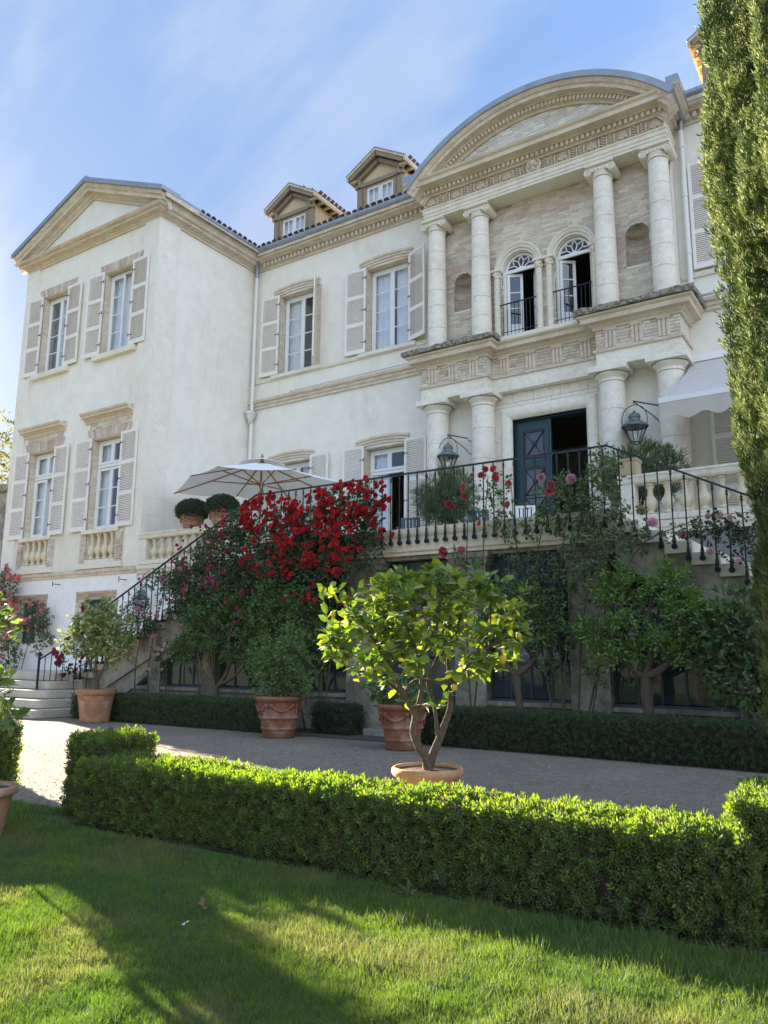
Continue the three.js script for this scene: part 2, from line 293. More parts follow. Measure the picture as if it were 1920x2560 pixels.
// floors inside close the rooms off
ch('floor', [box(XL + 0.5, 11.5, 4.2, FLOOR, -32, ZM - 0.5), box(XL + 0.5, 11.5, 10.6, 10.9, -32, ZM - 0.5), box(XL + 0.5, XC - 0.5, 4.2, 4.42, ZM - 0.5, ZW - 0.5), box(XL + 0.5, XC - 0.5, 10.6, 10.9, ZM - 0.5, ZW - 0.5), box(XL + 0.5, 11.5, 16.3, 16.42, -32, ZM - 0.5), box(XL + 0.5, XC - 0.5, 16.3, 16.42, ZM - 0.5, ZW - 0.5)], M.wood);

// ---- corner pilasters of stacked stone blocks
for (let y = 4.42, k = 0; y < 16.4; k++) {
  const h = Math.min(0.56, 16.44 - y) - 0.002;
  ch('quoin', [rbox(-21.0, XC + 0.055, y, y + h, ZW - 0.86, ZW + 0.055, 0.0018)], M.quoin);
  ch('quoin', [rbox(XL - 0.055, -27.19, y, y + h, ZW - 0.86, ZW + 0.055, 0.0018)], M.quoin);
  y += 0.56;
}
// ---- cordons and string courses
ch('cordon', [sweep([[0, 4.2], [0.10, 4.2], [0.10, 4.26], [0.14, 4.30], [0.16, 4.40], [0, 4.42]], [[XL, -20], [XL, ZW], [XC, ZW]])], M.brickTrim);
const stringP = [[0, 10.78], [0.07, 10.78], [0.07, 10.86], [0.12, 10.90], [0.12, 10.98], [0.2, 11.02], [0.22, 11.10], [0, 11.14]];
ch('string_course', [sweep(stringP, [[XC, ZM], [-12.1, ZM]])], M.brickTrim);
ch('string_course', [sweep(stringP, [[-4.3, ZM], [12, ZM]])], M.brickTrim);
const sillP = [[0, 11.8], [0.05, 11.8], [0.07, 11.86], [0.07, 11.93], [0, 11.95]];
ch('sill_course', [sweep(sillP, [[XC, ZM], [-12.0, ZM]])], M.stoneTrim);
ch('sill_course', [sweep(sillP, [[-4.4, ZM], [12, ZM]])], M.stoneTrim);

// ---- eaves cornice, wing and main range
const corn = [[0, 16.42], [0.06, 16.42], [0.06, 16.49], [0.11, 16.52], [0.13, 16.58], [0.3, 16.60], [0.3, 16.68], [0.40, 16.71], [0.45, 16.78], [0, 16.78]];
ch('cornice', [sweep(corn, [[XL, -24], [XL, ZW], [XC, ZW], [XC, ZM - 0.0]])], M.brickTrim);
ch('cornice', [sweep([[0, 16.78], [0.40, 16.782], [0.43, 16.86], [0.48, 16.97], [0, 16.99]], [[XC, ZW - 0.1], [XC, ZM], [-12.2, ZM]])], M.brickTrim);
const cornM = [[0, 16.40], [0.06, 16.40], [0.06, 16.48], [0.09, 16.49], [0.09, 16.66], [0.24, 16.68], [0.26, 16.72], [0.40, 16.73], [0.45, 16.78], [0, 16.78]];
ch('cornice', [sweep(cornM, [[XC, ZM], [-12.1, ZM]])], M.brickTrim);
ch('cornice', [sweep([...cornM.slice(0, -1), [0.48, 16.97], [0, 16.99]], [[-4.35, ZM], [12, ZM]])], M.brickTrim);
const dent = []; for (let x = -19.75; x < -12.2; x += 0.19) dent.push(box(x, x + 0.10, 16.50, 16.645, ZM + 0.08, ZM + 0.2));
for (let x = -4.2; x < 6; x += 0.19) dent.push(box(x, x + 0.10, 16.50, 16.645, ZM + 0.08, ZM + 0.2));
ch('dentils', dent, M.brickTrim, 'stuff');

// ---- wing pediment: raking cornice and zinc edge
{
  const t = Math.atan(0.42), c = 1 / Math.cos(t), ax = -24.1, ay = 18.38, half = 4.28;
  const fr = [[-half], [0], [half]].map(([x]) => ({ o: [ax + x, ay - Math.abs(x) * 0.42, ZW], a: [0, 0, 1], b: [0, c, 0] }));
  ch('raking_cornice', [sweepF([[-0.05, 0], [0.07, 0], [0.07, 0.09], [0.13, 0.12], [0.17, 0.19], [0.19, 0.2], [0.34, 0.21], [0.34, 0.31], [0.41, 0.36], [0.46, 0.46], [0.46, 0.5], [-0.05, 0.5]], fr)], M.brickTrim);
  const fz = [[-half - 0.12], [0], [half + 0.12]].map(([x]) => ({ o: [ax + x, ay - Math.abs(x) * 0.42, ZW], a: [0, 0, 1], b: [0, c, 0] }));
  ch('zinc_edge', [sweepF([[-0.3, 0.504], [0.50, 0.504], [0.50, 0.47], [0.525, 0.47], [0.525, 0.64], [-0.3, 0.66]], fz), box(-20.12, -19.76, 17.0, 17.22, -17.85, -16.35), beam([ax, ay + 0.5 * c + 0.16, ZW + 0.48], [ax, ay + 0.5 * c + 0.16, -31], 0.16, 0.08)], M.zinc);
  ch('roof', [sweepF([[-15.8, 0.35], [0.3, 0.35], [0.3, 0.49], [-15.8, 0.49]], fz)], M.brickTrim);
}
// ---- main roof, tiles and gutters
ch('roof', [sweepF([[0, 0], [0, -0.2], [-5.6, 2.6], [-11.6, -0.4], [-11.6, 0], [-5.6, 2.85]], [[-20.0], [12]].map(([x]) => ({ o: [x, 17.0, ZM + 0.48], a: [0, 0, 1], b: [0, 1, 0] })))], M.brickTrim);
{
  const r = rng(5), tl = [];
  const hump = (x, y, z, ry, L) => { const g = new THREE.CylinderGeometry(0.10, 0.12, L, 8, 1, false, 0, Math.PI); g.rotateZ(Math.PI / 2); g.rotateX(0); g.rotateY(Math.PI / 2); return { g, x, y, z, ry }; };
  for (let row = 0; row < 2; row++) for (let x = -19.5; x < -12.6; x += 0.27) {
    const g = new THREE.CylinderGeometry(0.095, 0.12, 0.55, 8, 1, true, -Math.PI / 2, Math.PI).rotateX(-Math.PI / 2 + 0.464 - Math.PI).rotateZ(Math.PI); 
    g.translate(x + (r() - 0.5) * 0.02, 17.055 + row * 0.21 + r() * 0.02, -20.99 - row * 0.42);
    const k = 0.7 + r() * 0.5; tl.push(paintGeo(flat(g), [0.22 * k, 0.18 * k, 0.15 * k]));
  }
  for (let row = 0; row < 3; row++) for (let z = -17.9; z > -21.5; z -= 0.27) {
    const g = new THREE.CylinderGeometry(0.095, 0.12, 0.55, 8, 1, true, -Math.PI / 2, Math.PI).rotateX(-Math.PI / 2 + 0.4 - Math.PI).rotateZ(Math.PI).rotateY(Math.PI / 2);
    g.translate(-19.98 - row * 0.45, 17.08 + row * 0.19 + r() * 0.02, z);
    const k = 0.7 + r() * 0.5; tl.push(paintGeo(flat(g), [0.22 * k, 0.18 * k, 0.15 * k]));
  }
  ch('roof_tiles', tl, M.tile, 'stuff');
}
const gut = [bar([-19.78, 17.03, -17.7], [-19.78, 17.03, -20.82], 0.105, 12), bar([-19.78, 17.03, -20.82], [-12.45, 17.03, -20.82], 0.105, 12)];
const ring = (x, z, alongX) => new THREE.TorusGeometry(0.108, 0.012, 5, 14).rotateY(alongX ? Math.PI / 2 : 0).translate(x, 17.03, z);
ch('gutter', gut, M.zinc); ch('gutter', [bar([-3.95, 17.03, -20.82], [12, 17.03, -20.82], 0.105, 12)], M.zinc);
const brs = []; for (let x = -19.3; x < -12.5; x += 0.85) brs.push(ring(x, -20.82, true)); for (let z = -18.2; z > -20.8; z -= 0.75) brs.push(ring(-19.78, z, false)); for (let x = -3.6; x < 3; x += 0.85) brs.push(ring(x, -20.82, true));
ch('gutter_bracket', brs, M.zinc, 'stuff');
// downpipes
const collar = (x, y, z) => new THREE.CylinderGeometry(0.085, 0.085, 0.06, 12).translate(x, y, z);
ch('downpipe', [bar([-20.08, 16.2, -21.12], [-20.08, 4.45, -21.12], 0.068, 12), collar(-20.08, 15.2, -21.12), collar(-20.08, 13.5, -21.12), collar(-20.08, 11.6, -21.12)], M.pipe);
ch('downpipe', [tube([[-19.8, 16.98, -20.84], [-19.95, 16.75, -20.95], [-20.07, 16.5, -21.1], [-20.08, 16.1, -21.12]], 0.072, 12, 10)], M.zinc);
ch('hopper_head', [lathe([[0.001, 0.0], [0.09, 0], [0.10, 0.12], [0.2, 0.3], [0.2, 0.36], [0.24, 0.37], [0.24, 0.46], [0.001, 0.46]], 4).rotateY(Math.PI / 4).translate(-20.08, 10.22, -21.06)], M.pipe);
ch('downpipe', [tube([[-12.5, 16.95, -20.85], [-12.45, 16.7, -20.9], [-12.25, 16.45, -21.1], [-12.22, 16.2, -21.16], [-12.22, 15.6, -21.17]], 0.06, 14, 8), bar([-12.22, 15.9, -21.17], [-12.22, 11.2, -21.17], 0.055, 10), collar(-12.22, 14.2, -21.17), collar(-12.22, 12.6, -21.17)], M.pipe);
ch('downpipe', [tube([[-4.02, 16.95, -20.85], [-4.05, 16.7, -20.9], [-4.15, 16.45, -21.1], [-4.17, 16.2, -21.14]], 0.075, 14, 8)], M.zinc);
ch('downpipe', [bar([-4.17, 16.25, -21.14], [-4.17, 11.3, -21.14], 0.07, 12), collar(-4.17, 15.7, -21.14), collar(-4.17, 14.2, -21.14), collar(-4.17, 12.5, -21.14), tube([[-4.17, 11.35, -21.14], [-4.17, 11.24, -21.12], [-4.08, 11.2, -21.1], [-3.9, 11.2, -21.08]], 0.07, 8, 8), bar([-3.9, 11.2, -21.08], [6, 11.24, -21.08], 0.06, 10)], M.pipe);
ch('downpipe', [bar([-18.2, 11.16, -21.08], [-12.6, 11.2, -21.08], 0.045, 8)], M.pipe);

// ---- windows
const curtainGeo = (x0, x1, y0, y1, z, amp = 0.035, folds = 7, seed = 1) => {
  const nx = 48, g = new THREE.PlaneGeometry(x1 - x0, y1 - y0, nx, 6), p = g.attributes.position;
  for (let i = 0; i < p.count; i++) { const u = p.getX(i) / (x1 - x0) + 0.5, v = p.getY(i) / (y1 - y0) + 0.5; p.setZ(i, amp * Math.sin(u * folds * 6.283 + seed + 0.5 * Math.sin(v * 3 + u * 5)) * (0.6 + 0.4 * Math.sin(u * 9 + seed))); }
  g.computeVertexNormals(); return g.translate((x0 + x1) / 2, (y0 + y1) / 2, z);
};
// a leaf: hinge at x = 0, growing towards dir; returns frame boxes and pane rectangles in its own frame
function leafParts(w, h, rows, dir, solid = 0, stile = 0.075, rail = 0.085, cols = 1) {
  const fr = [], panes = [], X = (a, b) => (dir > 0 ? [a, b] : [-b, -a]);
  fr.push(box(...X(0, stile), 0, h, -0.025, 0.025), box(...X(w - stile, w), 0, h, -0.025, 0.025), box(...X(stile, w - stile), 0, rail, -0.024, 0.024), box(...X(stile, w - stile), h - rail, h, -0.024, 0.024));
  if (solid) { fr.push(box(...X(stile, w - stile), rail, solid, -0.012, 0.012), box(...X(stile, w - stile), solid, solid + 0.06, -0.022, 0.022)); }
  const y0 = solid ? solid + 0.06 : rail, ph = (h - rail - y0) / rows, pw = (w - 2 * stile) / cols;
  for (let i = 1; i < rows; i++) fr.push(box(...X(stile, w - stile), y0 + i * ph - 0.017, y0 + i * ph + 0.017, -0.018, 0.018));
  for (let j = 1; j < cols; j++) fr.push(box(...X(stile + j * pw - 0.014, stile + j * pw + 0.014), y0, h - rail, -0.0175, 0.0175));
  for (let i = 0; i < rows; i++) for (let j = 0; j < cols; j++) { const [a, b] = X(stile + j * pw, stile + (j + 1) * pw); panes.push([a + 0.004, b - 0.004, y0 + i * ph + 0.004, y0 + (i + 1) * ph - 0.004]); }
  return { fr, panes };
}
function addLeaf(win, x, y, z, w, h, rows, dir, ang, o = {}) {
  const { fr, panes } = leafParts(w, h, rows, dir, o.solid || 0, o.stile, o.rail, o.cols);
  const m = mesh('casement', fr, o.mat || M.paint, win); m.position.set(x, y, z); m.rotation.y = ang;
  for (const [a, b, c, d] of panes) {
    const p = mesh('pane', [box(a, b, c, d, -0.003, 0.003)], o.glass || M.glass, win); p.position.set(x, y, z); p.rotation.y = ang;
  }
}
function windowAt(x0, x1, y0, y1, z, o = {}) {
  const f = 0.07, top = o.transom ? o.transom : y1, frame = [box(x0, x0 + f, y0, y1, z - 0.05, z + 0.03), box(x1 - f, x1, y0, y1, z - 0.05, z + 0.03), box(x0 + f, x1 - f, y1 - f, y1, z - 0.05, z + 0.029), box(x0 + f, x1 - f, y0, y0 + 0.05, z - 0.05, z + 0.029)];
  if (o.transom) frame.push(box(x0 + f, x1 - f, top - 0.06, top + 0.06, z - 0.05, z + 0.05), box(x0 + f, x1 - f, top + 0.05, top + 0.075, z + 0.05, z + 0.08));
  const win = mesh('window', frame, o.mat || M.paint, o.parent || chateau), xm = (x0 + x1) / 2, w = xm - x0 - f - 0.004, [aL, aR] = o.open || [0, 0];
  const lh = (o.transom ? top - 0.07 : y1 - f) - y0 - 0.06;
  addLeaf(win, x0 + f, y0 + 0.055, z, w, lh, o.rows || 4, 1, aL, o); addLeaf(win, x1 - f, y0 + 0.055, z, w, lh, o.rows || 4, -1, -aR, o);
  if (o.transom) { addLeaf(win, x0 + f, top + 0.065, z, w, y1 - f - top - 0.07, 1, 1, 0, o); addLeaf(win, x1 - f, top + 0.065, z, w, y1 - f - top - 0.07, 1, -1, 0, o); }
  (o.curtains || [[0, 0.5], [0.5, 1]]).forEach(([a, b], i) => mesh('curtain', [curtainGeo(lerp(x0, x1, a), lerp(x0, x1, b), y0 + 0.02, y1, z - 0.16, 0.014, Math.max(2, Math.round((b - a) * 7)), i * 2 + x0)], M.curtain, win));
  return win;
}
const shutterCache = new Map();
function shutterGeo(w, h, dir) {
  const k = `${w.toFixed(2)}_${h.toFixed(2)}_${dir}`;
  if (!shutterCache.has(k)) {
    const X = (a, b) => (dir > 0 ? [a, b] : [-b, -a]), st = 0.085, f = [box(...X(0, st), 0, h, -0.02, 0.02), box(...X(w - st, w), 0, h, -0.02, 0.02)], s = [];
    const rails = [[0, 0.15], [h * 0.34 - 0.065, h * 0.34 + 0.065], [h * 0.665 - 0.065, h * 0.665 + 0.065], [h - 0.10, h]];
    for (const [a, b] of rails) f.push(box(...X(st, w - st), a, b, -0.0195, 0.0195));
    for (let i = 0; i < 3; i++) { const a = rails[i][1], b = rails[i + 1][0], n = Math.round((b - a) / 0.058); for (let j = 0; j < n; j++) { const [p, q] = X(st, w - st); s.push(new THREE.BoxGeometry(q - p, 0.011, 0.046).rotateX(0.95).translate((p + q) / 2, a + (j + 0.5) * (b - a) / n, 0)); } }
    shutterCache.set(k, { f: joinGeo(f), s: joinGeo(s), ir: joinGeo([0.12, 0.5, 0.88].flatMap((t) => [bar([0, h * t - 0.05, 0.025], [0, h * t + 0.05, 0.025], 0.016, 6), box(...X(0, 0.16), h * t - 0.012, h * t + 0.012, 0.0205, 0.026)])) });
  }
  return shutterCache.get(k);
}
function shutter(x, y0, y1, z, w, dir, ang = 0) {
  const g = shutterGeo(w, y1 - y0, dir), m = mesh('shutter', g.f, M.shutter, chateau);
  m.position.set(x, y0, z + 0.075); m.rotation.y = ang;
  const s = mesh('slats', g.s, M.shutter, m, 'stuff'); mesh('hinge', g.ir, M.iron, m, 'stuff');
  return m;
}
const reveal = (x0, x1, y0, y1, z, d = 0.34) => ch('window_jamb', [box(x0 - 0.2, x0 + 0.006, y0 + 0.003, y1 - 0.006, z - d, z + 0.008), box(x1 - 0.006, x1 + 0.2, y0 + 0.003, y1 - 0.006, z - d, z + 0.008), box(x0 - 0.2, x1 + 0.2, y1 - 0.006, y1 + 0.03, z - d, z + 0.006)], M.brickTrim);
function flatArch(x0, x1, y0, y1, z, n = 15) {       // voussoirs of a flat brick arch, each its own tilt
  const r = rng(Math.round(-x0 * 100)), list = [], cx = (x0 + x1) / 2, c = (x1 - x0) / n;
  for (let i = 0; i < n; i++) {
    const a = x0 + i * c + 0.005, b = a + c - 0.010, lean = ((a + b) / 2 - cx) * 0.16, s = new THREE.Shape([[a, y0], [b, y0], [b + lean, y1], [a + lean, y1]].map((p) => new THREE.Vector2(...p)));
    const k = 0.8 + 0.35 * r(), t = r();
    list.push(paintGeo(flat(new THREE.ExtrudeGeometry(s, { depth: 0.11, bevelEnabled: false }).translate(0, 0, z - 0.1 + r() * 0.006)), mul(mix3([0.68, 0.60, 0.48], [0.57, 0.44, 0.34], t), k)));
  }
  return list;
}
function brickPanel(x0, x1, y0, y1, z, seed, blocked = () => [], o = {}) {   // coursed facing bricks, cut round what blocks them
  const r = rng(seed), h = o.h || 0.085, L = o.L || 0.32, list = [], rows = Math.round((y1 - y0) / h);
  for (let j = 0; j < rows; j++) {
    const ya = lerp(y0, y1, j / rows) + 0.006, yb = lerp(y0, y1, (j + 1) / rows) - 0.006;
    let x = x0 - r() * L; const cuts = blocked((ya + yb) / 2).sort((a, b) => a[0] - b[0]);
    while (x < x1) {
      const w = L * (0.65 + 0.6 * r()); let segs = [[Math.max(x, x0), Math.min(x + w - 0.012, x1)]];
      for (const [a, b] of cuts) segs = segs.flatMap(([p, q]) => (q <= a || p >= b ? [[p, q]] : [[p, a], [b, q]]));
      const n = noise2(x * 0.8 + seed, ya * 1.6, 0, seed), k = 0.82 + 0.34 * r(), t = clamp(sstep(0.5, 0.85, n) * 0.7 + (r() < 0.10 ? 0.6 : 0) + r() * 0.15);
      for (const [p, q] of segs) if (q - p > 0.02) list.push(paintGeo(flat(box(p, q, ya, yb, z - 0.05, z + 0.004 + r() * 0.008)), mul(mix3(o.a || [0.72, 0.65, 0.52], o.b || [0.60, 0.46, 0.35], t), k)));
      x += w;
    }
  }
  return list;
}
// wing, upper floor
const SHW = 0.86;
WX.forEach(([a, b], i) => {
  reveal(a, b, 12.0, 15.1, ZW);
  windowAt(a + 0.02, b - 0.02, 12.04, 15.06, ZW - 0.24, { rows: 4, open: i ? [0, 0.75] : [0, 0], curtains: i ? [[0, 0.62]] : [[0.35, 0.5], [0.5, 0.82]] });
  shutter(a - 0.01, 12.02, 15.16, ZW, SHW, -1, 0.05); shutter(b + 0.01, 12.02, 15.16, ZW, SHW, 1, -0.03);
  ch('flat_arch', flatArch(a - 0.22, b + 0.32, 15.13, 15.46, ZW + 0.012, 16), M.brick, 'stuff');
  ch('sill', [rbox(a - 0.32, b + 0.38, 11.80, 12.0, ZW - 0.35, ZW + 0.16)], M.stoneTrim);
});
// wing, lower floor: hoods, brick panels, balustraded aprons
const BAL = [[0.001, 0], [0.085, 0], [0.085, 0.05], [0.06, 0.06], [0.05, 0.10], [0.06, 0.13], [0.10, 0.22], [0.115, 0.30], [0.10, 0.38], [0.065, 0.46], [0.045, 0.54], [0.042, 0.62], [0.05, 0.68], [0.065, 0.70], [0.065, 0.73], [0.055, 0.745], [0.085, 0.76], [0.085, 0.82], [0.001, 0.82]];
const balGeo = flat(lathe(BAL, 18)); wuv(balGeo);
WX.forEach(([a, b], i) => {
  reveal(a, b, 5.75, 8.93, ZW);
  windowAt(a + 0.02, b - 0.02, 5.78, 8.9, ZW - 0.24, { rows: 3, transom: 8.0, open: i ? [0, 0] : [0, 0.5], curtains: i ? [[0, 0.45]] : [[0, 0.5], [0.5, 0.8]] });
  shutter(a - 0.01, 5.75, 8.98, ZW, SHW, -1, 0.04); shutter(b + 0.01, 5.75, 8.98, ZW, SHW, 1, -0.03);
  ch('flat_arch', flatArch(a - 0.24, b + 0.34, 8.96, 9.30, ZW + 0.012, 22), M.brick, 'stuff');
  ch('brick_panel', brickPanel(a - 0.26, b + 0.36, 9.30, 9.56, ZW + 0.012, 300 + i), M.brick, 'stuff');
  ch('hood', [sweep([[0, 9.54], [0.05, 9.54], [0.06, 9.62], [0.12, 9.66], [0.26, 9.70], [0.26, 9.76], [0.32, 9.80], [0.34, 9.86], [0, 9.88]], [[a - 0.5, ZW], [b + 0.5, ZW]].map((p) => p))], M.brickTrim);
  ch('sill', [rbox(a - 0.22, b + 0.16, 5.62, 5.76, ZW - 0.3, ZW + 0.10)], M.stoneTrim);
  ch('apron_panel', [box(a, b, 4.7, 5.66, ZW - 0.3, ZW - 0.2)], M.plasterLow);
  ch('apron_frame', [...brickPanel(a - 0.3, a, 4.62, 5.62, ZW + 0.035, 310 + i), ...brickPanel(b, b + 0.34, 4.62, 5.62, ZW + 0.035, 320 + i)], M.brick, 'stuff');
  ch('apron_base', [rbox(a - 0.4, b + 0.42, 4.43, 4.62, ZW - 0.2, ZW + 0.12), box(a, b, 4.62, 4.74, ZW - 0.2, ZW + 0.04)], M.stoneTrim);
  for (let k = 0; k < 4; k++) { const m = ch('baluster', balGeo, M.baluster); m.position.set(a + 0.26 + k * 0.345, 4.74, ZW - 0.05); m.scale.set(1.2, 1.08, 1.2); }
});
// basement windows with brick surrounds
for (const x of [-22.74, -26.4]) {
  ch('brick_surround', [...brickPanel(x - 0.5, x, 2.0, 3.42, ZW + 0.085, 340), ...brickPanel(x + 1.04, x + 1.54, 2.0, 3.42, ZW + 0.085, 341), ...brickPanel(x - 0.5, x + 1.54, 3.42, 3.69, ZW + 0.085, 342, () => [], { a: [0.55, 0.40, 0.28], b: [0.42, 0.27, 0.18] })], M.brick, 'stuff');
  windowAt(x, x + (x < -24 ? 1.0 : 1.04), 2.05, 3.42, ZW - 0.12, { rows: 2, mat: M.door, curtains: [] });
}
// main range, upper floor
const arcBand = (x0, x1, y, sag, z, prof, n = 14) => { const fr = []; for (let i = 0; i <= n; i++) { const t = i / n, u = 2 * t - 1; fr.push({ o: [lerp(x0, x1, t), y + sag * (1 - u * u), z], a: [0, 0, 1], b: [0, 1, 0] }); } return sweepF(prof, fr); };
const lintel = (a, b, y) => ch('lintel', [0, 1, 2].map((k) => arcBand(a, b, y + k * 0.095, 0.09, ZM, [[0, 0.004], [0.05 + k * 0.025, 0.004], [0.055 + k * 0.025, 0.045], [0.05 + k * 0.025, 0.09], [0, 0.09]])), M.brickTrim);
UX.forEach(([a, b], i) => {
  reveal(a, b, 11.97, 15.1, ZM, 0.4);
  windowAt(a + 0.03, b - 0.03, 12.0, 15.07, ZM - 0.3, { rows: 4, curtains: i === 0 ? [[0, 0.47], [0.68, 1]] : [[0, 0.47], [0.55, 1]] });
  lintel(a - 0.3, b + 0.14, 15.1);
  shutter(a - 0.01, 12.0, 15.16, ZM, SHW, -1, 0.05); shutter(b + 0.01, 12.0, 15.16, ZM, SHW, 1, i === 0 ? -0.98 : -0.36);
  ch('sill', [rbox(a - 0.3, b + 0.3, 11.83, 11.97, ZM - 0.4, ZM + 0.13)], M.stoneTrim);
});
LX.forEach(([a, b], i) => {
  reveal(a, b, FLOOR, 8.55, ZM, 0.4);
  windowAt(a + 0.03, b - 0.03, FLOOR + 0.02, 8.52, ZM - 0.3, { rows: 4, transom: 7.72, open: i === 1 ? [0.25, 1.0] : [0, 0], curtains: i === 1 ? [[0, 0.4]] : [[0, 0.45], [0.55, 1]] });
  lintel(a - 0.36, b + 0.16, 8.56);
  shutter(a - 0.01, FLOOR + 0.08, 8.66, ZM, SHW, -1, 0.05); shutter(b + 0.01, FLOOR + 0.08, 8.66, ZM, SHW, 1, -0.07);
});

// ---- portico
const AX = [PC - 0.85, PC + 0.85], AR = 0.54, AS = 13.38, NX = [PC - 2.74, PC + 2.74], NR = 0.33, NY0 = 12.42, NS = 13.36;
const doorX = [-9.35, -7.1];
ch('portico_wall', [shapeWall([[-11.95, FLOOR], [-4.45, FLOOR], [-4.45, 15.6], [-11.95, 15.6]],
  [[doorX[0], doorX[1], FLOOR + 0.001, 8.55], ...AX.map((x) => archHole(x, AR, 11.15, AS)), ...NX.map((x) => archHole(x, NR, NY0, NS))], 0.45, ZP)], M.plaster);
ch('brick_facing', brickPanel(-11.93, -4.47, 10.95, 15.5, ZP + 0.004, 77, (y) => {
  const c = [];
  for (const x of AX) { if (y < AS) { c.push([x - AR, x + AR]); } else if (y < AS + 0.62) { const w = Math.sqrt(0.62 ** 2 - (y - AS) ** 2); c.push([x - w, x + w]); } }
  for (const x of NX) if (y > NY0) { if (y < NS) c.push([x - NR, x + NR]); else if (y < NS + NR) { const w = Math.sqrt(NR ** 2 - (y - NS) ** 2); c.push([x - w, x + w]); } }
  return c;
}), M.brick, 'stuff');
// niches: half cylinder of coursed brick under a half dome
for (const x of NX) {
  const list = [], r = rng(12), rows = 11;
  const seg = (y0, y1, ra, rb, k) => { const n = 5; for (let i = 0; i < n; i++) { const g = new THREE.CylinderGeometry(rb, ra, y1 - y0 - 0.012, 4, 1, true, Math.PI / 2 + i * Math.PI / n + 0.015, Math.PI / n - 0.03).translate(x, (y0 + y1) / 2, ZP); list.push(paintGeo(flat(g), mul(mix3([0.62, 0.54, 0.43], [0.52, 0.37, 0.28], r() * 0.8), 0.85 + 0.3 * r()))); } };
  for (let j = 0; j < rows; j++) seg(lerp(NY0, NS, j / rows), lerp(NY0, NS, (j + 1) / rows), NR, NR);
  for (let j = 0; j < 5; j++) { const a = j / 5 * 1.4, b = (j + 1) / 5 * 1.4; seg(NS + NR * Math.sin(a), NS + NR * Math.sin(b), NR * Math.cos(a), NR * Math.cos(b)); }
  const m = ch('niche', list, M.brick); m.material = M.brick; M.brick.side = THREE.DoubleSide;
  ch('niche_back', [new THREE.CylinderGeometry(NR + 0.02, NR + 0.02, NS - NY0 + 0.1, 20, 1, false, Math.PI / 2, Math.PI).translate(x, (NY0 + NS) / 2, ZP - 0.012), new THREE.SphereGeometry(NR + 0.02, 20, 10, 0, Math.PI * 2, 0, Math.PI / 2).translate(x, NS + 0.03, ZP - NR * 0.0 - 0.36)].slice(0, 1), new THREE.MeshStandardMaterial({ color: M.mortar.color, roughness: 1, side: THREE.DoubleSide }));
}
// windows under the arches
const fan = (x, z) => {
  const fr = [], R0 = AR - 0.02, t = 0.022, P = (a, r) => [x + r * Math.cos(a), AS + r * Math.sin(a), z];
  const ringP = (r, w) => { const f = []; for (let i = 0; i <= 24; i++) { const a = Math.PI * i / 24; f.push({ o: P(a, r), a: [Math.cos(a), Math.sin(a), 0], b: [0, 0, 1] }); } return sweepF([[-w, -0.03], [w, -0.03], [w, 0.03], [-w, 0.03]], f); };
  fr.push(ringP(R0 - 0.035, 0.035), box(x - AR, x + AR, AS - 0.05, AS + 0.05, z - 0.03, z + 0.031), ringP(0.07, 0.03));
  for (let i = 0; i < 4; i++) {
    const a = (0.2 + i * 0.2) * Math.PI; fr.push(beam(P(a, 0.08), P(a, 0.30), 0.03, 0.03, [0, 0, 1]));
    for (const b of [a - 0.1 * Math.PI, a + 0.1 * Math.PI]) fr.push(beam(P(a, 0.29), P(b, 0.47), 0.03, 0.03, [0, 0, 1]));
  }
  for (const b of [0.02, 0.98]) fr.push(beam(P(b * Math.PI, 0.2), P(b * Math.PI, 0.5), 0.03, 0.03, [0, 0, 1]));
  return fr;
};
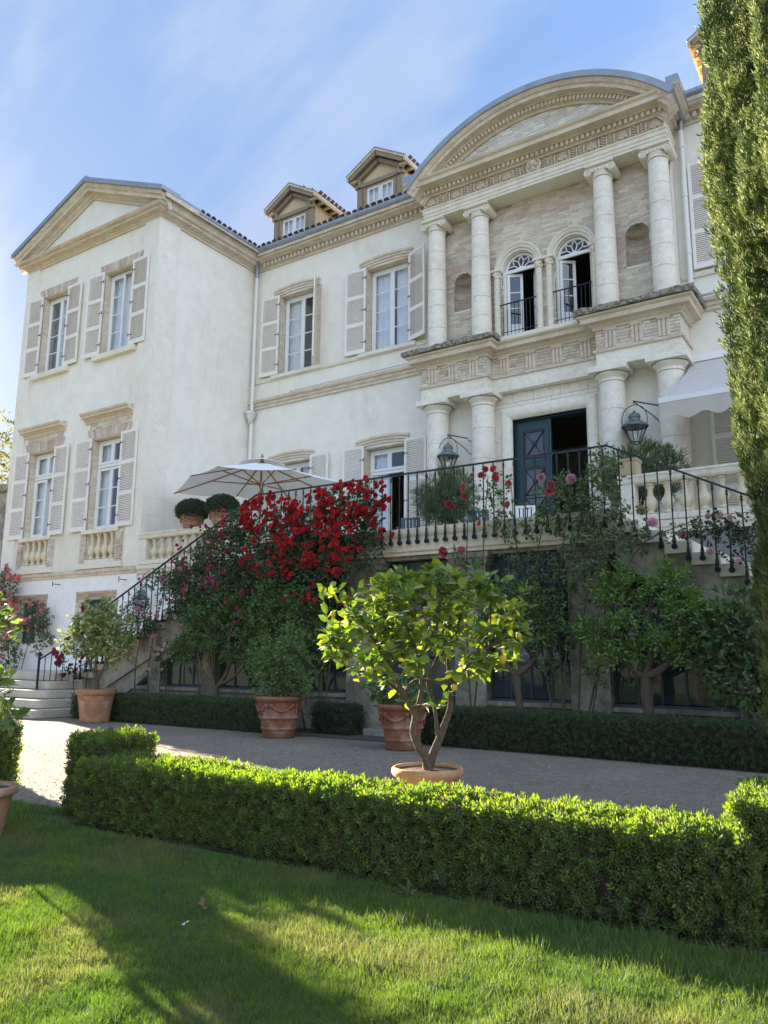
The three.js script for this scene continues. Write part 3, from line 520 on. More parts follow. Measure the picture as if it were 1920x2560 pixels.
AX.forEach((x, i) => {
  const win = ch('arched_window', [...fan(x, -21.12), box(x - AR, x - AR + 0.05, 11.15, AS - 0.05, -21.16, -21.08), box(x + AR - 0.05, x + AR, 11.15, AS - 0.05, -21.16, -21.08)], M.paint);
  mesh('pane', [new THREE.CircleGeometry(AR - 0.03, 24, 0, Math.PI).translate(x, AS, -21.12)], M.glass, win);
  const lw = AR - 0.06, lh = AS - 0.06 - 11.2;
  addLeaf(win, x - AR + 0.06, 11.2, -21.12, lw, lh, 3, 1, i ? 0.62 : 0.42, { solid: 0.42, stile: 0.085 });
  addLeaf(win, x + AR - 0.06, 11.2, -21.12, lw, lh, 3, -1, i ? -1.75 : -1.05, { solid: 0.42, stile: 0.085 });
  const af = []; for (let k = 0; k <= 28; k++) { const a = Math.PI * k / 28; af.push({ o: [x + 0.60 * Math.cos(a), AS + 0.60 * Math.sin(a), ZP], a: [Math.cos(a), Math.sin(a), 0], b: [0, 0, 1] }); }
  ch('archivolt', [sweepF([[0, 0], [0, 0.05], [0.03, 0.07], [0.06, 0.06], [0.075, 0.08], [0.12, 0.11], [0.15, 0.11], [0.16, 0.09], [0.17, 0]], af)], M.stoneTrim);
  for (const s of [-1, 1]) {
    const cx = x + s * 0.69, cz = ZP + 0.075, cg = [];
    for (let y = 11.18; y < 13.06; y += 0.086) cg.push(new THREE.CylinderGeometry(0.098, 0.098, 0.076, 14).translate(cx, y + 0.04, cz));
    cg.push(new THREE.CylinderGeometry(0.086, 0.086, 1.96, 12).translate(cx, 12.14, cz));
    ch('colonnette', cg, M.stoneTrim, 'stuff');
    const cap = [lathe([[0.001, 0], [0.10, 0], [0.115, 0.02], [0.09, 0.04], [0.10, 0.12], [0.14, 0.20], [0.001, 0.2]], 12).translate(cx, 13.10, cz), rbox(cx - 0.16, cx + 0.16, 13.30, 13.37, cz - 0.12, cz + 0.15, 0.01)];
    for (let k = 0; k < 8; k++) { const a = k * Math.PI / 4; cap.push(new THREE.SphereGeometry(0.032, 6, 5).scale(0.9, 1.6, 0.7).translate(cx + Math.cos(a) * 0.115, 13.17 + (k % 2) * 0.07, cz + Math.sin(a) * 0.115)); }
    ch('colonnette_capital', cap, M.stoneTrim);
  }
  const jr = [beam([x - 0.62, 12.22, -20.82], [x + 0.62, 12.22, -20.82], 0.035, 0.03), beam([x - 0.56, 11.32, -20.84], [x + 0.56, 11.32, -20.84], 0.02, 0.02)];
  for (let k = 0; k < 9; k++) jr.push(bar([x - 0.5 + k * 0.125, 11.1, -20.83], [x - 0.5 + k * 0.125, 12.22, -20.83], 0.011, 5));
  ch('window_guard', jr, M.iron);
});
// columns of stacked drums
const capIonic = (x, y, z) => {
  const g = [lathe([[0.001, 0], [0.28, 0], [0.30, 0.02], [0.30, 0.05], [0.28, 0.07], [0.29, 0.10], [0.34, 0.17], [0.001, 0.18]], 24).translate(x, y, z), rbox(x - 0.40, x + 0.40, y + 0.32, y + 0.40, z - 0.36, z + 0.36, 0.012), box(x - 0.34, x + 0.34, y + 0.18, y + 0.32, z - 0.27, z + 0.28)];
  for (const s of [-1, 1]) {
    g.push(new THREE.CylinderGeometry(0.118, 0.118, 0.58, 18).rotateX(Math.PI / 2).translate(x + s * 0.335, y + 0.185, z));
    for (const e of [-1, 1]) g.push(new THREE.TorusGeometry(0.088, 0.022, 6, 18).translate(x + s * 0.335, y + 0.185, z + e * 0.292), new THREE.TorusGeometry(0.042, 0.016, 6, 14).translate(x + s * 0.335, y + 0.185, z + e * 0.295), new THREE.SphereGeometry(0.03, 8, 6).translate(x + s * 0.335, y + 0.185, z + e * 0.297));
  }
  for (let k = -2; k <= 2; k++) g.push(new THREE.SphereGeometry(0.045, 8, 6).scale(1, 1.3, 0.8).translate(x + k * 0.1, y + 0.2, z + 0.29));
  return g;
};
const COLX = [PC - 3.5, PC - 1.95, PC + 1.95, PC + 3.5], CZ = -20.56;
COLX.forEach((x, ci) => {
  const colm = (y0, y1, r0, r1, n, seed) => {
    const c = new THREE.Group(); c.name = 'column'; c.position.set(x, y0, CZ); chateau.add(c);
    const r = rng(seed), H = y1 - y0; let y = 0;
    const hs = Array.from({ length: n }, () => 0.8 + 0.4 * r()), T = hs.reduce((a, b) => a + b);
    for (let i = 0; i < n; i++) {
      const h = hs[i] / T * H, e = 0.005, R = (t) => lerp(r0, r1, Math.pow(t / H, 1.5));
      const m = mesh('drum', [lathe([[0.001, y + 0.003], [R(y) - e, y + 0.003], [R(y), y + 0.003 + e], [R(y + h), y + h - 0.003 - e], [R(y + h) - e, y + h - 0.003], [0.001, y + h - 0.003]], 36).rotateY(i * 1.7 + seed)], M.stone, c); y += h;
    }
    return c;
  };
  const up = colm(11.10, 15.1, 0.308, 0.265, 6, 40 + ci);
  mesh('column_base', [lathe([[0.001, -0.15], [0.36, -0.15], [0.365, -0.10], [0.35, -0.06], [0.33, -0.05], [0.32, -0.02], [0.31, 0], [0.001, 0]], 32)], M.stone, up);
  mesh('capital', capIonic(0, 4.0, 0), M.stoneTrim, up);
  const lo = colm(FLOOR + 0.14, 8.98, 0.375, 0.335, 5, 60 + ci);
  mesh('column_base', [lathe([[0.001, -0.14], [0.42, -0.14], [0.43, -0.09], [0.40, -0.05], [0.39, 0], [0.001, 0]], 32)], M.stone, lo);
  const b = 8.98 - FLOOR - 0.14;
  mesh('capital', [lathe([[0.001, b], [0.345, b], [0.365, b + 0.02], [0.345, b + 0.045], [0.35, b + 0.10], [0.375, b + 0.115], [0.36, b + 0.13], [0.42, b + 0.19], [0.47, b + 0.25], [0.001, b + 0.25]], 36), rbox(-0.52, 0.52, b + 0.25, b + 0.42, -0.34, 0.50, 0.012)], M.stone, lo);
});
// lower entablature
{
  const A = -12.1, B = -9.85, C = 2 * PC - B, D = 2 * PC - A, zf = -20.22, zc = -20.6;
  const P = [[A, ZM], [A, zf], [B, zf], [B, zc], [C, zc], [C, zf], [D, zf], [D, ZM]];
  ch('architrave', [box(A, B, 9.40, 9.82, ZM + 0.01, zf), box(C, D, 9.40, 9.82, ZM + 0.01, zf), box(B - 0.01, C + 0.01, 9.38, 9.82, ZP - 0.02, zc)], M.stone);
  ch('frieze_core', [box(A + 0.02, B - 0.02, 9.82, 10.46, ZM + 0.01, zf - 0.02), box(C + 0.02, D - 0.02, 9.82, 10.46, ZM + 0.01, zf - 0.02), box(B - 0.03, C + 0.03, 9.82, 10.46, ZP - 0.02, zc - 0.02)], M.mortar);
  ch('taenia', [sweep([[-0.02, 9.80], [0.05, 9.80], [0.06, 9.84], [0.06, 9.88], [-0.02, 9.89]], P)], M.brickTrim);
  ch('frieze_bricks', [...brickPanel(A + 0.01, B - 0.01, 9.89, 10.44, zf - 0.004, 81), ...brickPanel(C + 0.01, D - 0.01, 9.89, 10.44, zf - 0.004, 82), ...brickPanel(B, C, 9.89, 10.44, zc - 0.004, 83),
    ...brickPanel(-zf - 1.0, -zf - 0.02, 9.89, 10.44, 0, 84).map((g) => g.rotateY(Math.PI / 2).translate(D - 0.006, 0, -20.22 - 20.22 + 0.0 + 19.2 + 20.22 - 0.0 - 0)).slice(0, 0)], M.brick, 'stuff');
  const tri = (x, z) => { const g = [box(x - 0.17, x + 0.17, 10.38, 10.44, z, z + 0.05)]; for (const k of [-1, 0, 1]) { const s = new THREE.Shape([[-0.048, 0], [0.048, 0], [0.03, 0.045], [-0.03, 0.045]].map((p) => new THREE.Vector2(...p))); g.push(new THREE.ExtrudeGeometry(s, { depth: 0.47, bevelEnabled: false }).rotateX(-Math.PI / 2).scale(1, 1, -1).translate(x + k * 0.108, 9.9, z)); } return g.map((q) => fixWinding(flat(q))); };
  for (const x of [A + 0.42, (A + B) / 2, B - 0.42, C + 0.42, (C + D) / 2, D - 0.42]) ch('triglyph', tri(x, zf), M.brickTrim);
  for (let k = 0; k < 4; k++) ch('triglyph', tri(lerp(B, C, (k + 0.5) / 4), zc), M.brickTrim);
  ch('cornice', [sweep([[-0.02, 10.44], [0.05, 10.44], [0.06, 10.50], [0.13, 10.54], [0.14, 10.58], [0.30, 10.60], [0.31, 10.72], [0.38, 10.76], [0.40, 10.80], [-0.02, 10.82]], P)], M.trimPale);
  // weathered slabs on the two projecting ends, broken edge
  for (const [a, b, s] of [[A, B, 1], [C, D, 2]]) {
    const g = new THREE.BoxGeometry(b - a + 0.92, 0.15, 1.56, 40, 2, 12), p = g.attributes.position;
    for (let i = 0; i < p.count; i++) { const x = p.getX(i), y = p.getY(i), z = p.getZ(i); const n = noise2(x * 6 + s * 9, z * 6 + y * 8, 0, 8) - 0.5; p.setXYZ(i, x + n * 0.03, y + (y > 0 ? n * 0.06 : n * 0.03), z + n * 0.05); }
    g.computeVertexNormals();
    ch('cornice_slab', [g.translate((a + b) / 2, 10.90, (ZM + zf + 0.46) / 2 + 0.0)], M.lichenStone);
  }
  ch('cornice_top', [box(B - 0.3, C + 0.3, 10.822, 10.94, ZP - 0.02, zc + 0.36)], M.stoneTrim);
  ch('window_ledge', [sweep([[0, 10.94], [0.14, 10.94], [0.14, 11.02], [0.18, 11.06], [0.18, 11.13], [0, 11.15]], [[B + 0.05, ZP], [C - 0.05, ZP]])], M.brickTrim);
}
// upper entablature, frieze of palmettes, segmental pediment
{
  const A = -12.0, D = 2 * PC - A, zf = -20.26, P = [[A, ZM], [A, zf], [D, zf], [D, ZM]];
  ch('architrave', [box(A, D, 15.5, 16.5, ZM + 0.01, zf - 0.02), sweep([[-0.02, 15.5], [0.0, 15.5], [0.0, 15.58], [0.02, 15.585], [0.02, 15.69], [0.04, 15.695], [0.04, 15.80], [0.07, 15.83], [0.08, 15.87], [-0.02, 15.88]], P)], M.stoneTrim);
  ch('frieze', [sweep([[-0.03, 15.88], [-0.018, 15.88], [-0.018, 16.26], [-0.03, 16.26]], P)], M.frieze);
  ch('cornice', [sweep([[-0.02, 16.26], [0.04, 16.26], [0.05, 16.30], [0.07, 16.31], [0.07, 16.44], [0.17, 16.46], [0.2, 16.49], [0.42, 16.51], [0.42, 16.64], [0.49, 16.69], [0.51, 16.74], [-0.02, 16.76]], P)], M.trimPale);
  const dt = []; for (let x = A - 0.1; x < D + 0.05; x += 0.155) dt.push(box(x, x + 0.085, 16.315, 16.435, zf + 0.06, zf + 0.165)); for (let z = zf - 0.1; z > ZM + 0.1; z -= 0.155) dt.push(box(D + 0.06, D + 0.165, 16.315, 16.435, z, z + 0.085));
  ch('dentils', dt, M.trimPale, 'stuff');
  const petal = (x, y, a, L, w, d = 0.055) => new THREE.SphereGeometry(1, 7, 5).scale(w, L / 2, d).translate(0, L / 2, 0).rotateZ(a).translate(x, y, zf - 0.005);
  const palm = []; for (let k = -4; k <= 4; k++) palm.push(petal(0, 15.98, -k * 0.36, 0.25 - Math.abs(k) * 0.014, 0.024));
  for (const s of [-1, 1]) palm.push(new THREE.TorusGeometry(0.05, 0.014, 5, 10).translate(s * 0.09, 15.94, zf), new THREE.TorusGeometry(0.035, 0.012, 5, 10).translate(s * 0.19, 15.94, zf));
  palm.push(new THREE.SphereGeometry(0.035, 7, 5).translate(0, 15.97, zf));
  const lotus = [petal(0, 15.92, 0, 0.3, 0.03, 0.04)];
  for (const s of [-1, 1]) for (let k = 0; k < 4; k++) lotus.push(petal(s * 0.03, 15.93 + k * 0.07, -s * (1.25 - k * 0.12), 0.16, 0.021));
  const pg = joinGeo(palm), lg = joinGeo(lotus), sg = joinGeo([petal(0, 15.91, 0, 0.33, 0.03, 0.045)]), n = 17, step = (D - A - 0.1) / n;
  for (let k = 0; k < n; k++) {
    const x = A + 0.05 + (k + 0.5) * step;
    if (Math.abs(x - PC) > 0.2) { const m = ch(k % 2 ? 'lotus_relief' : 'palmette_relief', k % 2 ? lg : pg, M.brickTrim); m.position.x = x; }
    if (k && Math.abs(x - step / 2 - PC) > 0.3) { const q = ch('leaf_relief', sg, M.brickTrim); q.position.x = x - step / 2; }
  }
  // the head in its round frame at the middle of the frieze
  const hd = [new THREE.SphereGeometry(0.085, 16, 12).scale(0.85, 1.15, 0.9).translate(PC, 16.12, zf + 0.09), new THREE.SphereGeometry(0.1, 14, 10).scale(1, 0.95, 0.8).translate(PC, 16.17, zf + 0.06), new THREE.ConeGeometry(0.018, 0.05, 6).rotateX(0.35).translate(PC, 16.115, zf + 0.17), new THREE.CylinderGeometry(0.045, 0.075, 0.12, 10).translate(PC, 16.0, zf + 0.06), new THREE.SphereGeometry(0.12, 12, 8).scale(1.1, 0.45, 0.6).translate(PC, 15.94, zf + 0.04)];
  for (const s of [-1, 1]) hd.push(new THREE.SphereGeometry(0.018, 7, 5).translate(PC + s * 0.03, 16.14, zf + 0.155), new THREE.SphereGeometry(0.045, 8, 6).scale(0.7, 1.6, 0.8).translate(PC + s * 0.085, 16.09, zf + 0.06));
  hd.push(new THREE.SphereGeometry(0.02, 7, 4).scale(1.2, 0.4, 0.5).translate(PC, 16.065, zf + 0.155));
  ch('medallion', [new THREE.TorusGeometry(0.215, 0.035, 8, 28).translate(PC, 16.08, zf + 0.02), new THREE.CylinderGeometry(0.2, 0.2, 0.04, 24).rotateX(Math.PI / 2).translate(PC, 16.08, zf), ...hd], M.brickTrim);
  // pediment
  const R = 5.0, cy = 12.79, half = 4.2, a0 = Math.acos(half / 5.55);
  const arc = (r0, e = 0, n = 56, z = zf) => { const f = []; for (let i = 0; i <= n; i++) { const a = lerp(Math.PI - a0 + e, a0 - e, i / n); f.push({ o: [PC + r0 * Math.cos(a), cy + r0 * Math.sin(a), z], a: [Math.cos(a), Math.sin(a), 0], b: [0, 0, 1] }); } return f; };
  const tym = new THREE.Shape(); const b0 = Math.asin((16.5 - cy) / 5.3); tym.absarc(PC, cy, 5.3, b0, Math.PI - b0, false);
  ch('tympanum', [new THREE.ExtrudeGeometry(tym, { depth: 0.3, bevelEnabled: false, curveSegments: 40 }).translate(0, 0, zf - 0.36)], M.mortar);
  const tb = []; { const hw = (y) => Math.sqrt(Math.max(0, 5.03 ** 2 - (y - cy) ** 2)); for (const g of brickPanel(PC - 4.2, PC + 4.2, 16.74, 17.86, zf - 0.05, 91, (y) => { const w = hw(y + 0.04); return [[-99, PC - w], [PC + w, 99]]; }, { a: [0.80, 0.77, 0.68], b: [0.68, 0.58, 0.46] })) tb.push(g); }
  ch('tympanum_bricks', tb, M.brick, 'stuff');
  ch('arched_cornice', [toCreasedNormals(sweepF([[0, -0.2], [0, 0.03], [0.05, 0.04], [0.06, 0.08], [0.07, 0.08], [0.2, 0.085], [0.21, 0.17], [0.25, 0.2], [0.26, 0.38], [0.36, 0.40], [0.37, 0.44], [0.44, 0.5], [0.5, 0.52], [0.5, -0.2]], arc(R)), 0.5)], M.brickTrim);
  const ad = []; const nd = 62; for (let i = 1; i < nd; i++) { const a = lerp(Math.PI - a0 - 0.1, a0 + 0.1, i / nd), r = R + 0.135; ad.push(new THREE.BoxGeometry(0.085, 0.12, 0.09).rotateZ(a - Math.PI / 2).translate(PC + r * Math.cos(a), cy + r * Math.sin(a), zf + 0.12)); }
  ch('dentils', ad, M.trimPale, 'stuff');
  ch('zinc_edge', [toCreasedNormals(sweepF([[0.502, -1.2], [0.502, 0.54], [0.48, 0.54], [0.48, 0.565], [0.66, 0.565], [0.68, -1.2]], arc(R, -0.015)), 0.5), box(D + 0.2, D + 0.52, 16.72, 16.98, ZM + 0.2, zf + 0.5), box(A - 0.52, A - 0.2, 16.72, 16.98, ZM + 0.2, zf + 0.5)], M.zinc);
}
// door, its moulded stone frame and ashlar
{
  const [a, b] = doorX, prof = [[0.0, -0.12], [0.0, 0.05], [0.04, 0.10], [0.10, 0.145], [0.18, 0.165], [0.26, 0.15], [0.32, 0.11], [0.34, 0.06], [0.40, 0.05], [0.40, -0.12]];
  const f = [{ o: [a, FLOOR, ZP], a: [-1, 0, 0], b: [0, 0, 1] }, { o: [a, 8.55, ZP], a: [-1, 1, 0], b: [0, 0, 1] }, { o: [b, 8.55, ZP], a: [1, 1, 0], b: [0, 0, 1] }, { o: [b, FLOOR, ZP], a: [1, 0, 0], b: [0, 0, 1] }];
  ch('door_surround', [toCreasedNormals(sweepF(prof, f), 0.4)], M.stone);
  const r = rng(9);
  for (let row = 0, y = FLOOR; y < 9.38; row++) {
    const h = Math.min(0.52 + 0.12 * r(), 9.38 - y); if (h < 0.1) break;
    if (y + h < 8.96) for (const [p, q] of [[-10.4, a - 0.405], [b + 0.405, -6.0]]) ch('stone_block', [rbox(p, q, y + 0.004, y + h - 0.004, ZP - 0.1, ZP + 0.03 + r() * 0.012, 0.008)], M.stone);
    else { let x = -10.4; const y0 = Math.max(y, 8.96); while (x < -6.0) { const w = Math.min(0.6 + 0.7 * r(), -6.0 - x); if (w > 0.15) ch('stone_block', [rbox(x + 0.004, x + w - 0.004, y0 + 0.004, y + h - 0.004, ZP - 0.1, ZP + 0.03 + r() * 0.012, 0.008)], M.stone); x += w; } }
    y += h;
  }
  const dl = (x0, w, ang, dir) => {
    const d = new THREE.Group(); d.name = 'door'; d.position.set(x0, FLOOR + 0.02, -21.12); d.rotation.y = ang; chateau.add(d);
    const X = (p, q) => (dir > 0 ? [p, q] : [-q, -p]), H = 4.04, st = 0.2;
    mesh('door_frame', [box(...X(0, st), 0, H, -0.04, 0.04), box(...X(w - st, w), 0, H, -0.04, 0.04), box(...X(st, w - st), 0, 0.22, -0.039, 0.039), box(...X(st, w - st), 0.22, 0.75, -0.02, 0.02), box(...X(st, w - st), 0.75, 0.9, -0.039, 0.039), box(...X(st, w - st), 2.62, 2.86, -0.039, 0.039), box(...X(st, w - st), H - 0.3, H, -0.039, 0.039), bar([dir * (w - 0.02), 0.2, 0.06], [dir * (w - 0.02), H - 0.1, 0.06], 0.035, 10)], M.door, d);
    for (const [y0, y1, n] of [[0.9, 2.62, 2], [2.86, H - 0.3, 1]]) {
      mesh('pane', [box(...X(st, w - st), y0, y1, -0.006, 0.006)], M.glass, d);
      const g = []; for (let k = 0; k < n; k++) { const p = lerp(y0, y1, k / n), q = lerp(y0, y1, (k + 1) / n), [u, v] = X(st, w - st), m = [(u + v) / 2, (p + q) / 2]; g.push(beam([u, p, 0.025], [v, q, 0.025], 0.022, 0.022), beam([u, q, 0.025], [v, p, 0.025], 0.022, 0.022), beam([u + 0.05, p + 0.05, 0.03], [v - 0.05, p + 0.05, 0.03], 0.02, 0.02), beam([u + 0.05, q - 0.05, 0.03], [v - 0.05, q - 0.05, 0.03], 0.02, 0.02), bar([u + 0.05, p + 0.05, 0.03], [u + 0.05, q - 0.05, 0.03], 0.01, 5), bar([v - 0.05, p + 0.05, 0.03], [v - 0.05, q - 0.05, 0.03], 0.01, 5), new THREE.CylinderGeometry(0.06, 0.06, 0.03, 14).rotateX(Math.PI / 2).translate(m[0], m[1], 0.035)); }
      mesh('door_grille', g, M.iron, d);
    }
  };
  dl(a + 0.03, 1.08, 0, 1); dl(b - 0.03, 1.08, -1.62, -1);
  ch('door_jamb', [box(a - 0.02, a + 0.03, FLOOR, 8.55, -21.35, -21.0), box(b - 0.03, b + 0.02, FLOOR, 8.55, -21.35, -21.0), box(a, b, 8.5, 8.57, -21.35, -21.0)], M.door);
  ch('door_sill', [rbox(a - 0.1, b + 0.1, FLOOR, FLOOR + 0.05, -21.4, ZP + 0.25)], M.stone);
}
// dormers
for (const xc of [-18.78, -14.72, -2.6]) {
  const d = new THREE.Group(); d.name = 'dormer'; d.position.set(xc, 17.2, -21.7); chateau.add(d);
  const hw = 0.95, sl = 0.6;
  const gable = (w, y0, y1, z0, z1) => { const s = new THREE.Shape([[-w, y0], [w, y0], [0, y1]].map((p) => new THREE.Vector2(...p))); return new THREE.ExtrudeGeometry(s, { depth: z1 - z0, bevelEnabled: false }).translate(0, 0, z0); };
  mesh('dormer_wall', [shapeWall([[-hw, -0.1], [hw, -0.1], [hw, 1.75], [0, 1.75 + hw * 0.6], [-hw, 1.75]], [[-0.58, 0.58, 0.2, 1.4]], 0.12, 0), box(-hw, -hw + 0.1, -0.1, 1.72, -3.4, -0.12), box(hw - 0.1, hw, -0.1, 1.72, -3.4, -0.12)], M.ochre, d);
  mesh('timber_frame', [box(-hw - 0.03, -hw + 0.2, -0.1, 1.62, -0.1, 0.06), box(hw - 0.2, hw + 0.03, -0.1, 1.62, -0.1, 0.06), box(-0.72, -0.6, 0, 1.5, -0.05, 0.045), box(0.6, 0.72, 0, 1.5, -0.05, 0.045), box(-hw - 0.1, hw + 0.1, 1.45, 1.6, -0.05, 0.10),
    bar([-0.85, 1.45, 0.09], [-0.85, 1.85, 0.09], 0.07, 8), bar([0.85, 1.45, 0.09], [0.85, 1.85, 0.09], 0.07, 8),
    beam([-hw - 0.12, 1.66, 0.1], [0, 1.66 + (hw + 0.12) * sl, 0.1], 0.12, 0.14), beam([hw + 0.12, 1.66, 0.1], [0, 1.66 + (hw + 0.12) * sl, 0.1], 0.12, 0.14),
    beam([-hw - 0.2, 1.8, 0.28], [0.0, 1.8 + (hw + 0.2) * sl, 0.28], 0.08, 0.16), beam([hw + 0.2, 1.8, 0.28], [0, 1.8 + (hw + 0.2) * sl, 0.28], 0.08, 0.16)], M.wood, d);
  const eg = []; for (const s of [-1, 1]) eg.push(beam([s * (hw + 0.28), 1.78, 0.34], [s * (hw + 0.28), 1.78, -3.4], 0.07, 0.1));
  for (const s of [-1, 1]) for (let z = 0.15; z > -3.2; z -= 0.4) eg.push(box(s > 0 ? hw : -hw - 0.26, s > 0 ? hw + 0.26 : -hw, 1.68, 1.76, z - 0.05, z + 0.05));
  mesh('rafters', eg, M.ochre, d, 'stuff');
  const rf = [{ x: -(hw + 0.32) }, { x: 0 }, { x: hw + 0.32 }].map(({ x }) => ({ o: [x, 1.92 + (hw + 0.3) * sl - Math.abs(x) * sl, 0], a: [0, 0, 1], b: [0, 1.16, 0] }));
  mesh('dormer_roof', [sweepF([[-3.4, -0.09], [0.36, -0.09], [0.36, 0], [-3.4, 0]], rf)], M.brickTrim, d);
  const rt = [], rr = rng(8); for (const s of [-1, 1]) for (let z = -0.1; z > -2.4; z -= 0.25) for (let k = 0; k < 3; k++) { const u = (k + 0.5) / 3 * (hw + 0.34), g = new THREE.CylinderGeometry(0.085, 0.10, 0.5, 7, 1, true, -Math.PI / 2, Math.PI).rotateX(-Math.PI / 2 + 0.54 - Math.PI).rotateZ(Math.PI).rotateY(Math.PI / 2); if (s < 0) g.rotateY(Math.PI); const q = 0.75 + 0.4 * rr(); rt.push(paintGeo(flat(g.translate(s * u, 1.845 + (hw + 0.3 - u) * sl, z)), [0.30 * q, 0.20 * q, 0.15 * q])); }
  mesh('roof_tiles', rt, M.tile, d, 'stuff');
  mesh('zinc_edge', [beam([-hw - 0.34, 1.90, 0.33], [0, 1.90 + (hw + 0.34) * sl, 0.33], 0.1, 0.03), beam([hw + 0.34, 1.90, 0.33], [0, 1.90 + (hw + 0.34) * sl, 0.33], 0.1, 0.03)], M.zinc, d);
  const wf = []; for (const s of [-1, 1]) { const lp = leafParts(0.56, 1.18, 2, s, 0, 0.07, 0.07, 2); wf.push(...lp.fr.map((g) => g.translate(-s * 0.57, 0.21, -0.04))); for (const [p, q, u, v] of lp.panes) mesh('pane', [box(p - s * 0.57, q - s * 0.57, u + 0.21, v + 0.21, -0.043, -0.037)], M.glass, d); }
  mesh('window_frame', wf, M.paint, d);
  mesh('curtain', [curtainGeo(-0.56, 0.56, 0.2, 1.4, -0.16, 0.02, 8)], M.curtain, d);
}
rebase(chateau, -16, 0, -21);
function rebase(g, x, y, z) { g.position.set(x, y, z); for (const c of g.children) { c.position.x -= x; c.position.y -= y; c.position.z -= z; } }

// ============================================================ ground
const sheet = (name, x0, x1, z0, z1, y, mat) => { const g = new THREE.PlaneGeometry(x1 - x0, z1 - z0).rotateX(-Math.PI / 2).translate((x0 + x1) / 2, y, (z0 + z1) / 2); const m = mesh(name, [flat(g)], mat); m.userData.kind = 'structure'; return m; };
sheet('ground', -300, 300, -300, 300, -0.03, M.earth);
sheet('gravel_path', -70, 30, -16.6, -5.42, 0, M.gravel);
sheet('lawn', -70, 40, -5.42, 60, -0.004, M.lawn);
sheet('soil_bed', -18.6, 6, -14.7, -13.2, 0.012, M.earth);
sheet('soil_bed', -7.0, 3, -5.75, -5.1, 0.008, M.earth);

// ============================================================ terrace, landing, stairs and orangery
const terrace = thing('stone_terrace', 'weathered stone terrace landing with twin stairs over a glazed orangery', 'terrace');
const te = (name, geo, mat, kind, parent = terrace) => mesh(name, geo, mat, parent, kind);
const LX0 = -13.3, LX1 = -4.5, ZF = -14.5, LT = 4.36;
te('terrace_floor', [box(XC, 14, 4.2, FLOOR, ZM + 0.01, ZW + 0.02)], M.stoneTrim);
te('wall', [box(XC, LX0, 0, 4.2, ZW - 0.3, ZW)], M.whitewash);
te('wall', [box(LX1, 14, 0, 4.2, ZW - 0.3, ZW)], M.whitewash);
te('cordon', [sweep([[0, 4.16], [0.09, 4.16], [0.10, 4.24], [0.15, 4.28], [0.16, 4.40], [0, 4.42]], [[XC + 0.06, ZW], [LX0, ZW]])], M.stoneTrim);
te('cordon', [sweep([[0, 4.16], [0.09, 4.16], [0.10, 4.24], [0.15, 4.28], [0.16, 4.40], [0, 4.42]], [[LX1, ZW], [14, ZW]])], M.stoneTrim);
te('landing', [box(LX0, LX1, 3.86, LT, ZW, ZF + 0.02), sweep([[0, 3.78], [0.04, 3.78], [0.05, 3.84], [0.09, 3.87], [0.09, 4.16], [0.12, 4.20], [0.15, 4.27], [0.16, 4.355], [0, 4.358]], [[LX0, ZW + 0.1], [LX0, ZF], [LX1, ZF], [LX1, ZW + 0.1]])], M.stoneTrim);
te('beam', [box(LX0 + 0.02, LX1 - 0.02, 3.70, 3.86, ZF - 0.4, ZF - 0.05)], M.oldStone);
// steps of the two flights and the front flight
for (let k = 0; k < 14; k++) te('step', [rbox(LX0 - 0.47 * (k + 1) - 0.03, LX0 - 0.47 * k, 4.36 - 0.225 * (k + 2), 4.36 - 0.225 * (k + 1), ZW + 0.01, ZF + 0.06, 0.015)], M.step);
for (let k = 0; k < 17; k++) te('step', [rbox(LX1 + 0.45 * k, LX1 + 0.45 * (k + 1) + 0.03, 4.36 - 0.225 * (k + 2), 4.36 - 0.225 * (k + 1), ZW + 0.01, ZF + 0.06, 0.015)], M.stoneTrim);
for (let k = 0; k < 5; k++) {
  const s = new THREE.Shape(), r = 0.3, x1 = -18.85 - 0.42 * k, z0 = -12.35 - 0.40 * k;          // rounded right end
  s.moveTo(-27.5, 14.9); s.lineTo(x1, 14.9); s.lineTo(x1, -z0 + r); s.quadraticCurveTo(x1, -z0, x1 - r, -z0); s.lineTo(-27.5, -z0); s.lineTo(-27.5, 14.9);
  te('step', [new THREE.ExtrudeGeometry(s, { depth: 0.17, bevelEnabled: true, bevelSize: 0.02, bevelThickness: 0.02, bevelSegments: 2 }).rotateX(-Math.PI / 2).scale(1, 1, 1).translate(0, 0.222 * k + 0.026, 0)].map((g) => g), M.step);
}
te('half_landing', [box(-27.5, LX0 - 0.47 * 14, 0, 1.12, ZW + 0.07, -14.45)], M.step);
